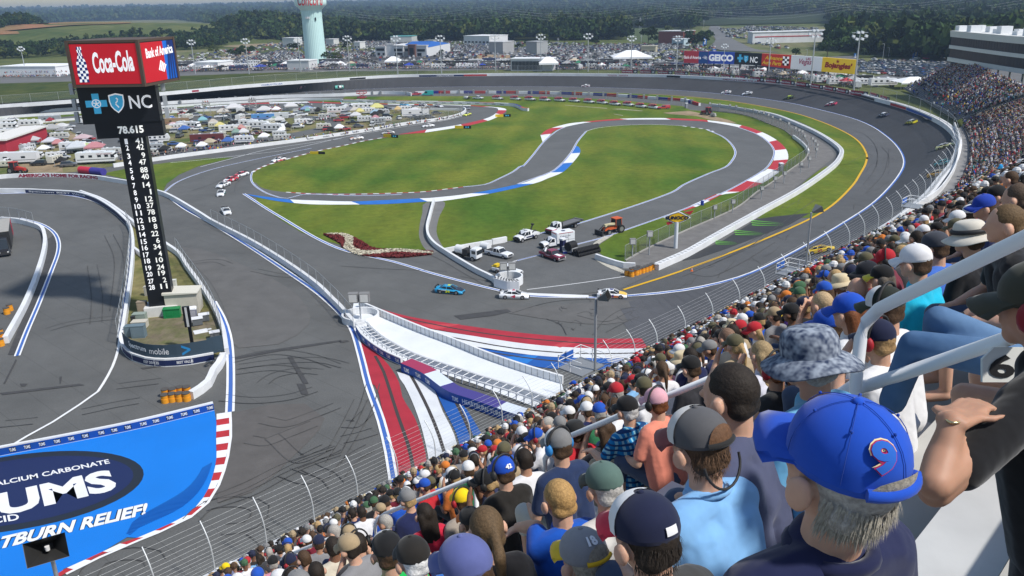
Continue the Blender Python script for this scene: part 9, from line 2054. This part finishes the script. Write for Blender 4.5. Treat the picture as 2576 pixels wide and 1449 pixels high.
def carmass(items):
 Fs=[];Cs=[]
 def bx(c,d,t):
  x,y,z=c;a,b,h=[q/2 for q in d];v=np.array([(x-a,y-b,z-h),(x+a,y-b,z-h),(x+a,y+b,z-h),(x-a,y+b,z-h),(x-a*t,y-b*.85,z+h),(x+a*t,y-b*.85,z+h),(x+a*t,y+b*.85,z+h),(x-a*t,y+b*.85,z+h)]);return[v[list(f)]for f in((0,1,5,4),(1,2,6,5),(2,3,7,6),(3,0,4,7),(4,5,6,7))]
 base=np.array(bx((0,0,.65),(4.6,1.8,.7),1)+bx((-.3,0,1.22),(2.6,1.6,.45),.75));ci=np.array([0]*5+[1]*4+[0])
 for p,rz,_ in items:
  c,s=cos(rz),sin(rz);M=np.array([[c,-s,0],[s,c,0],[0,0,1]]);Fs.append(base@M.T+np.array([p.x,p.y,p.z]));cc=R3.choices(CC,[q[2]for q in CC])[0][1];Cs.append(np.array([cc,(.03,.035,.04)])[ci])
 Cs=np.concatenate(Cs);o=quads_obj('distant_parked_cars',np.concatenate(Fs),CROWDM);at=o.data.attributes.new('Col','FLOAT_COLOR','FACE');at.data.foreach_set('color',np.concatenate([Cs,np.ones((len(Cs),1))],1).ravel().astype('f'));tag(o,'hundreds of small parked cars in the far lots and meadow','cars',kind='stuff')
carmass(vis[NC:])
# ---- motorhomes, trailers, canopies ----
RVM={}
def rv(label,p,rz,kind,col=(.7,.71,.72),grp=None,L=None,txt=None):
 """kind 0 motorhome, 1 caravan trailer, 2 dark hauler"""
 r=bpy.data.objects.new(['motorhome','caravan','hauler_trailer'][kind],None);LK(r);tag(r,label,['motorhome','caravan','trailer'][kind],grp);r.location=p;r.rotation_euler=(0,0,rz)
 if kind not in RVM:
  L_=[10,8,13][kind];d={}
  b=MB();b.prism([(-L_/2,.7),(L_/2-.3,.7),(L_/2,1.5),(L_/2-(.6 if kind<2 else.05),3.1 if kind<2 else 3.6),(-L_/2+.1,3.2 if kind<2 else 3.7)],-1.25,1.25);o=b.build('body',BODY);d['body']=o.data;bpy.data.objects.remove(o)
  b=MB()
  for s in(-1,1):
   for x in((-.32,-.12,.1,.28)if kind<2 else(-.2,.2)):b.box((x*L_,s*1.26,2.2),(L_*.09,.05,.6))
   if kind==0:b.box((L_*.43,s*1.26,2.1),(.9,.05,.8))
  if kind==0:b.box((L_/2-.32,0,2.2),(.1,2.2,1.0))
  o=b.build('windows',GLASS);d['windows']=o.data;bpy.data.objects.remove(o)
  b=MB()
  for s in(-1,1):b.box((0,s*1.265,1.35),(L_*.92,.03,.16))
  o=b.build('stripe',PLAIN);d['stripe']=o.data;bpy.data.objects.remove(o)
  b=MB();b.box((-L_*.2,0,3.35 if kind<2 else 3.8),(.9,.8,.3));b.box((L_*.15,0,3.35 if kind<2 else 3.8),(.9,.8,.3));b.box((-L_*.38,0,3.3 if kind<2 else 3.75),(.5,.5,.2));o=b.build('roof_units',WHITEW);d['roof_units']=o.data;bpy.data.objects.remove(o)
  b=MB()
  for x in((-.28,.34)if kind==0 else(-.1,0.0)if kind==1 else(-.36,-.28)):
   for s in(-1,1):b.cyl((x*L_,s*1.05,.45),.45,.3,10,axis='y')
  o=b.build('wheels',TYRE);d['wheels']=o.data;bpy.data.objects.remove(o);RVM[kind]=d
 d=RVM[kind];setc(obj('body',d['body'],r),col);obj('windows',d['windows'],r);setc(obj('stripe',d['stripe'],r),R3.choice([(.3,.03,.04),(.05,.08,.2),(.25,.2,.12),(.1,.1,.1)]));obj('roof_units',d['roof_units'],r);obj('wheels',d['wheels'],r)
 if L:r.scale=(L,L,L)
 return r
m_=rv('long white motorhome with red city lettering in the campground',g1_('b6',1480,935),.16,0,L=1.2);text('lettering','CITY OF CONCORD',(.4,-1.3,2.55),(4.0,-1.3,2.55),(.4,-1.3,2.85),LRED,m_)
r=rv('white box semitrailer at the far left of the campground',g1_('b6',260,940),.14,2,WT,L=1.05);r=mk('white_tractor_unit','white truck cab beside the box semitrailer','truck');truckcab(r,0,WT,2.6,False,2.4);chassis(r,-3,2,(-2,1.4));put(r,q1('b6',20,985),q1('b6',280,975))
building('low red and white garage building at the left edge of the campground',q1('b6',-260,800),q1('b6',120,785),34,4.5,(.4,.03,.05),(.68,.66,.62),None,z=.1,over=1.2)
rv('grey box trailer beside the garage building',g1_('b6',430,745),1.45,1,(.5,.52,.54),L=.8)
r=empty('inflatable_barrier',g1_('b6',1400,1095),-.45,'red and blue inflatable cushion behind the slogan wall','barrier')
for x0,cc in((-2.6,(.5,.03,.06)),(2.4,(.05,.04,.25))):b=MB();b.cyl((x0,0,1.0),1.1,5.0,14,axis='x');setc(b.build('cushion',PLAIN,r),cc)
RVG='motorhomes and caravans in the campground'
for i,(t,x,y,rz,k,c,L)in enumerate([('b1',280,880,-.35,0,WT,1),('b1',120,890,.1,1,WT,.8),('b1',1190,850,-.1,1,WT,1),('b1',1340,880,-.15,1,(.72,.73,.74),1.05),('b1',1560,930,-.25,1,WT,1.1),('b1',1050,840,.1,1,(.05,.05,.05),.9),('b1',1600,730,.08,2,(.6,.62,.64),.8),('b1',1400,740,.08,2,(.1,.28,.6),.75),('b1',560,1080,.08,2,(.13,.03,.03),.9),('b1',2000,800,.3,0,WT,.7),('b1',2520,640,.05,0,WT,.9),('b1',1560,610,.1,0,(.25,.05,.06),.7),('b1',2400,590,.1,1,(.5,.52,.53),.8),('b1',90,810,.05,2,(.3,.2,.12),.8),('b1',2150,640,.1,1,(.4,.42,.43),.8),('b2',60,600,1.4,1,WT,.8),('b2',340,590,.05,0,WT,1),('b2',
420,640,.1,1,WT,.8),('b2',960,600,.1,0,WT,.7),('b2',1120,690,.05,2,WT,.9),('b2',360,770,.1,1,(.6,.61,.62),.8),('b2',560,800,.1,1,(.35,.36,.36),.8),('b2',680,760,.1,1,WT,.6),('b2',640,650,.1,1,(.5,.5,.52),.7),('b6',60,380,.05,0,WT,1),('b6',60,450,.1,0,WT,1.1),('b6',30,540,.3,0,WT,1),('b6',480,400,.05,1,(.7,.7,.7),1.1),('b6',760,300,.05,2,(.3,.32,.34),.7),('b6',1130,760,.05,1,WT,1.1),('b6',2400,620,.15,1,WT,1),('b6',2330,760,.1,1,(.35,.36,.37),.9),('b6',2560,160,.1,1,WT,.9)]):
 rv('%s %s in the campground, %s'%(['white','grey','dark','red','blue'][0 if c==WT or c[0]>.45 else 1 if abs(c[0]-c[2])<.1 and c[0]>.2 else 4 if c[2]>.5 else 3 if c[0]>.1 else 2],['motorhome','caravan','hauler trailer'][k],['beside the yellow canopy','left of the yellow canopy','left end of the trailer row','middle of the trailer row','nearest of the trailer row','black one left of the trailer row','behind the trailer row','under the blue awning','with a deck and people on top','at the turn of the camp road','at the back right of the middle','behind the white awning','behind the blue tent','at the left edge of the middle',
'behind the white vans','at the left of the hairpin end','by the back wall, hairpin end','behind the yellow cover','near the orange tent','behind the scissor scaffold','beside the dark pickup','above the campground wall','beside the pink tent','behind the light blue canopy','at the far left, back row','at the far left, second row','at the far left, third row','behind the yellow canopy of the left part','by the paved triangle','left of the red canopy','right of the pylon, upper','right of the pylon, lower','under the display box'][i]),G(*Q(t,x,y)[0],.05),rz+.1,k,c,RVG,L)
for i,(t,x,y,w,c,lb)in enumerate([('b1',750,880,5,(.75,.62,.03),'yellow canopy beside the motorhomes'),('b1',650,830,5,(.5,.42,.32),'tan canopy left of the yellow one'),('b1',1075,920,4,(.5,.1,.06),'red orange umbrella canopy'),('b1',1000,985,4.5,(.02,.2,.12),'dark green canopy by the blue car'),('b1',1110,980,5,WT,'white canopy next to the dark green one'),('b1',490,790,5,(.03,.42,.5),'turquoise canopy behind the caravans'),('b1',2060,620,7,(.04,.2,.5),'blue canopy at the back of the camp'),('b1',2070,645,3,(.03,.45,.35),'small sea green tent below the blue canopy'),('b1',960,610,10,WT,'large white house shaped tent at the back'),
('b1',1420,650,8,WT,'white awning above people'),('b1',1820,590,8,WT,'white awning behind the vans'),('b1',1640,790,6,(.6,.61,.6),'pale canopy behind the trailer row'),('b1',790,660,7,(.55,.5,.42),'cream tent left of the white house shaped one'),('b1',50,880,6,(.6,.3,.33),'pink and white round tent'),('b1',1560,790,4,(.03,.22,.14),'small green canopy among the trailers'),('b2',220,720,6,WT,'bright white tent at the hairpin end'),('b2',540,610,8,(.7,.66,.05),'yellow cover at the hairpin end'),('b2',855,630,4,(.7,.42,.02),'small orange tent on the grass'),('b2',520,680,6,(.2,.42,.6),'light blue canopy at the hairpin end'),
('b2',280,660,5,(.7,.6,.03),'small yellow canopy beside the white tent'),('b2',520,770,5,(.45,.05,.1),'pink dome tent near the fence'),('b2',1110,680,9,WT,'white awning left of the scaffold tower'),('b2',130,640,6,(.05,.06,.1),'dark canopy at the hairpin end'),('b2',210,640,6,(.55,.5,.42),'cream canopy behind the white tent'),('b6',455,510,5.5,(.75,.68,.03),'bright yellow canopy in the left campground'),('b6',790,480,8,(.33,.33,.33),'grey canopy in the left campground'),('b6',950,430,6,WT,'white canopy by the paved triangle'),('b6',885,690,5,(.5,.03,.04),'red canopy by the green lane'),('b6',780,
660,7,(.6,.62,.7),'pale round tent in the left campground'),('b6',1270,610,7,(.6,.36,.4),'pink canopy beside the pickups'),('b6',1450,770,8,(.5,.03,.06),'red canopy behind the city motorhome'),('b6',1330,750,4,(.4,.55,.08),'lime canopy behind the city motorhome'),('b6',1160,770,8,(.55,.6,.65),'pale blue striped awning'),('b6',510,640,6,(.5,.52,.56),'pale grey canopy by the white car')]):
 w*=.78;marquee(lb,x,y,w,w*.9,3.0 if w<6 else 3.8,[v*.5+.17 for v in c],t,R3.uniform(0,.5),.05)
# scaffold viewing decks
for lb,t,x,y in(('scaffold viewing tower with people beside the white awning','b2',1280,730),('scaffold viewing tower at the back of the camp','b1',555,660),('viewing deck on poles right of the blue canopy','b1',1250,610),('tall scaffold deck left of the trailer row','b1',870,800)):
 p=G(*Q(t,x,y)[0]);r=empty('scaffold',p,.2,lb,'scaffold');b=MB()
 for i in(-1.5,1.5):
  for j in(-1.2,1.2):b.tube([(i,j,0),(i,j,6)],.08,4)
 for z in(2,4):b.tube([(-1.5,-1.2,z),(1.5,-1.2,z+1.5)],.06,4);b.tube([(1.5,-1.2,z),(-1.5,-1.2,z+1.5)],.06,4)
 b.build('frame',GALV,r);b=MB();b.box((0,0,4.9),(3.4,2.8,.15));b.build('deck',mat('deck_wood',(.15,.1,.07)),r)
 mass('people_on_deck','few people standing on the '+lb,[(p+V3((i-1,R3.uniform(-1,1),5.9)),R3.uniform(0,6),1)for i in range(3)],R3,cat='crowd')
# people scattered in the campground and along its wall
it=[]
for a,b2,n in(((300,412),(860,345),90),((860,345),(1160,300),60),((240,296),(860,268),60),((0,320),(300,400),40),((430,390),(860,300),160)):
 for k in range(n):t=R3.random();it.append((G(a[0]+(b2[0]-a[0])*t,a[1]+(b2[1]-a[1])*t-R3.uniform(1,8),.0)+V3((0,0,.95)),R3.uniform(0,6.28),1.0))
mass('campground_people','small groups of people strolling in the campground','',R3)if 0 else mass('campground_people','small groups of people strolling in the campground',it,R3)
for lb,x,y in(('track marshal standing by the white wall near the round ring','1185','650'),('two people by the horseshoe of the blocks','1060','440')):
 o=assemble(lb,M_keep[0],None,'track marshals',(.02,.02,.025),SK1,cap=CP(WT));o.location=G(*Q('a11',float(x),float(y))[0])+V3((0,0,.93));o.rotation_euler=(0,0,2);
 if 'two' in lb:o['label']='lone worker standing among the parked trucks'
# trackside band of haulers, tents and campers behind the outer fence
k=0;base=[(425,182),(740,176),(860,175),(1180,174),(1300,175),(1500,176),(1700,180),(1830,190),(1960,199),(2060,208),(2160,222)]
names=['behind the left end of the outer wall','near the water tower','between the tower and the office','below the office building','beside the glass pavilion','right of the glass pavilion','left of the billboards','below the billboards']
for row in range(3):
 P=resample([G(x,y-[2,8,15][row],ZL)for x,y in base],int([66,60,50][row]))
 for i,p in enumerate(P):
  x=pix(p)[0]
  if R3.random()<.1 or(1284<x<1392 and row<2)or(1545<x<1625 and row>0)or(855<x<1100 and row==2):continue
  pl=names[min(7,int((x-425)/218))];rn=['front','middle','back'][row];rz=R3.gauss(.05,.12)+(1.5 if R3.random()<.2 else 0);p=p+V3((R3.uniform(-2,2),R3.uniform(-3,3),0));u=R3.random()
  if u<.3:rv('dark hauler trailer in the %s trackside row %s'%(rn,pl),p,rz,2,R3.choice([(.02,.02,.022),(.03,.03,.04),(.1,.1,.11),(.04,.05,.12)]),'vehicles and tents behind the outer fence')
  elif u<.55:rv('white motorhome in the %s trackside row %s'%(rn,pl),p,rz,0,WT,'vehicles and tents behind the outer fence')
  elif u<.68:rv('grey caravan in the %s trackside row %s'%(rn,pl),p,rz,1,(.4,.41,.42),'vehicles and tents behind the outer fence')
  else:
   cn,cc=R3.choice([('white',WT),('white',WT),('black',(.02,.02,.02)),('black',(.03,.03,.03)),('blue',(.03,.06,.35)),('grey',(.3,.3,.3)),('tan',(.45,.38,.28)),('red',(.4,.04,.05)),('green',(.02,.15,.08))]);o=empty('canopy_tent',p,rz,'%s canopy in the %s trackside row %s'%(cn,rn,pl),'tent','vehicles and tents behind the outer fence');w=R3.uniform(4,8)
   b=MB();[b.tube([(i_*w/2,j_*w/2,0),(i_*w/2,j_*w/2,2.5)],.08,4)for i_ in(-1,1)for j_ in(-1,1)];b.build('pole',GALV,o);b=MB();b.add([(-w/2,-w/2,2.5),(w/2,-w/2,2.5),(w/2,w/2,2.5),(-w/2,w/2,2.5),(0,0,4)],[(0,1,4),(1,2,4),(2,3,4),(3,0,4)]);setc(b.build('canopy',CANV,o),cc)
it=[];P=[G(x,y+.5,ZL)for x,y in[(0,196),(200,193)]+base];P=resample(P,3)if 0 else resample(P,1400)
for p in P:
 for _ in range(2):it.append((p+V3((R3.uniform(-1,1),R3.uniform(-2,8),R3.uniform(.9,1.1)if R3.random()<.8 else 3.4)),R3.uniform(0,6.28),1.05))
mass('trackside_crowd','thin line of spectators along the outer fence of the back straight',it,R3)
r=rv('big white motorhome beside the far grandstand awning',g1_('c3',440,1310,ZL),.02,0,WT,None,1.25);rv('white trailer behind the yellow billboard post',g1_('c3',110,1240,ZL),.05,2,WT,None,.9)
# power line and pylons over the woods
tw=[]
for i,(x,y0,y1)in enumerate([(1289,50,98),(1463,57,100),(1610,44,75),(1404,95,118),(1613,88,108),(1770,50,70)]):
 p=gterr(x,y1);z=zat(x,y0,p);h=z-p.z;r=empty('power_pylon',p,.1,['lattice power pylon left of the centre, in the woods','tall wooden utility pole with two arms','lattice pylon above the hillside house','pale utility pole behind the lot','utility pole right of the white bus','thin pylon at the junction, in the trees'][i],'power pylon');b=MB()
 w=h*.09 if i in(0,2)else.01
 for s in(-1,1):b.tube([(s*w,0,0),(s*w*.25,0,h)],.25,4)
 if w>.1:
  for q in range(6):b.tube([(-w*(1-.75*q/6),0,h*q/6),(w*(1-.75*(q+1)/6),0,h*(q+1)/6)],.15,3)
 b.build('mast',GALV,r);b=MB();b.box((0,0,h*.93),(h*.22,.3,.3));b.box((0,0,h*.8),(h*.26,.3,.3));b.build('cross_arm',GALV,r);tw.append(V3((p.x,p.y,z-1)))
for lb,(a,c,z)in{'upper':((-200,1500),(560,1340),48),'middle':((-240,1200),(620,1130),36),'lower':((-180,1050),(600,1000),30)}.items():
 b=MB()
 for k in range(3):
  A_=V3((a[0],a[1],z+k*3));B_=V3((c[0],c[1],z+k*3));b.tube([A_.lerp(B_,t/24)-V3((0,0,9*sin(pi*((t*4/24)%1))))for t in range(25)],.09,3,cap=False)
 tag(b.build('power_line',GALV),'%s span of thin power cables crossing in front of the woods'%lb,'power line')
# more vehicles and tents filling the campground
U1=[(300,405),(560,372),(860,336),(1000,310),(1120,290),(1100,280),(860,272),(470,283),(250,300),(0,318),(0,425),(140,425)];lane=[(430,300),(860,292),(1000,300),(700,345),(430,388)]
got=[];n=0
while len(got)<125 and n<4000:
 n+=1;x,y=R3.uniform(0,1150),R3.uniform(272,424)
 if not in_poly(x,y,U1)or(175<x<330 and 310<y<400 and abs((y-305)-(x-175)*.55)<16)or 225<x<430 and y<350 and R3.random()<.6:continue
 if n%2 and not(150<x<860):continue
 p=G(x,y,.1)
 if any((p-g).length<5.2 for g in got):continue
 if any(abs(pix(G(*Q(c[0],c[1],c[2])[0]))[0]-x)<10 and abs(Q(c[0],c[1],c[2])[0][1]-y)<6 for c in camp):continue
 got.append(p);u=R3.random();side='left part' if x<430 else 'middle' if x<860 else 'hairpin end';dp='back' if y<300 else 'middle' if y<345 else 'front'
 if u<.5:
  cn,cc,_=R3.choices(CC,[c[2]for c in CC])[0];k=R3.choice([0,1,2]);o=obj('parked_car',CM[k]);setc(o,cc);o.location=p;o.rotation_euler=(0,0,R3.choice([.1,.2,1.6,1.9,3.2]));tag(o,'%s %s among the tents, %s rows of the campground %s'%(cn,['car','van','pickup'][k],dp,side),'car','vehicles parked in the campground')
 elif u<.72:k=R3.choice([0,1]);rv('pale %s standing among cars, %s rows of the campground %s'%(['motorhome','caravan'][k],dp,side),p,R3.choice([.1,.3,1.5]),k,R3.choice([WT,(.5,.5,.48),(.6,.58,.5)]),RVG,R3.uniform(.6,.85))
 else:
  cn,cc=R3.choice([('white',WT),('grey',(.25,.25,.26)),('blue',(.05,.12,.35)),('black',(.02,.02,.02)),('tan',(.4,.35,.25)),('dark red',(.25,.03,.04))]);w=R3.uniform(2.6,4);o=marquee('small %s canopy in the %s rows of the campground %s'%(cn,dp,side),0,0,w,w,2.9,cc,'a00');o.location=p
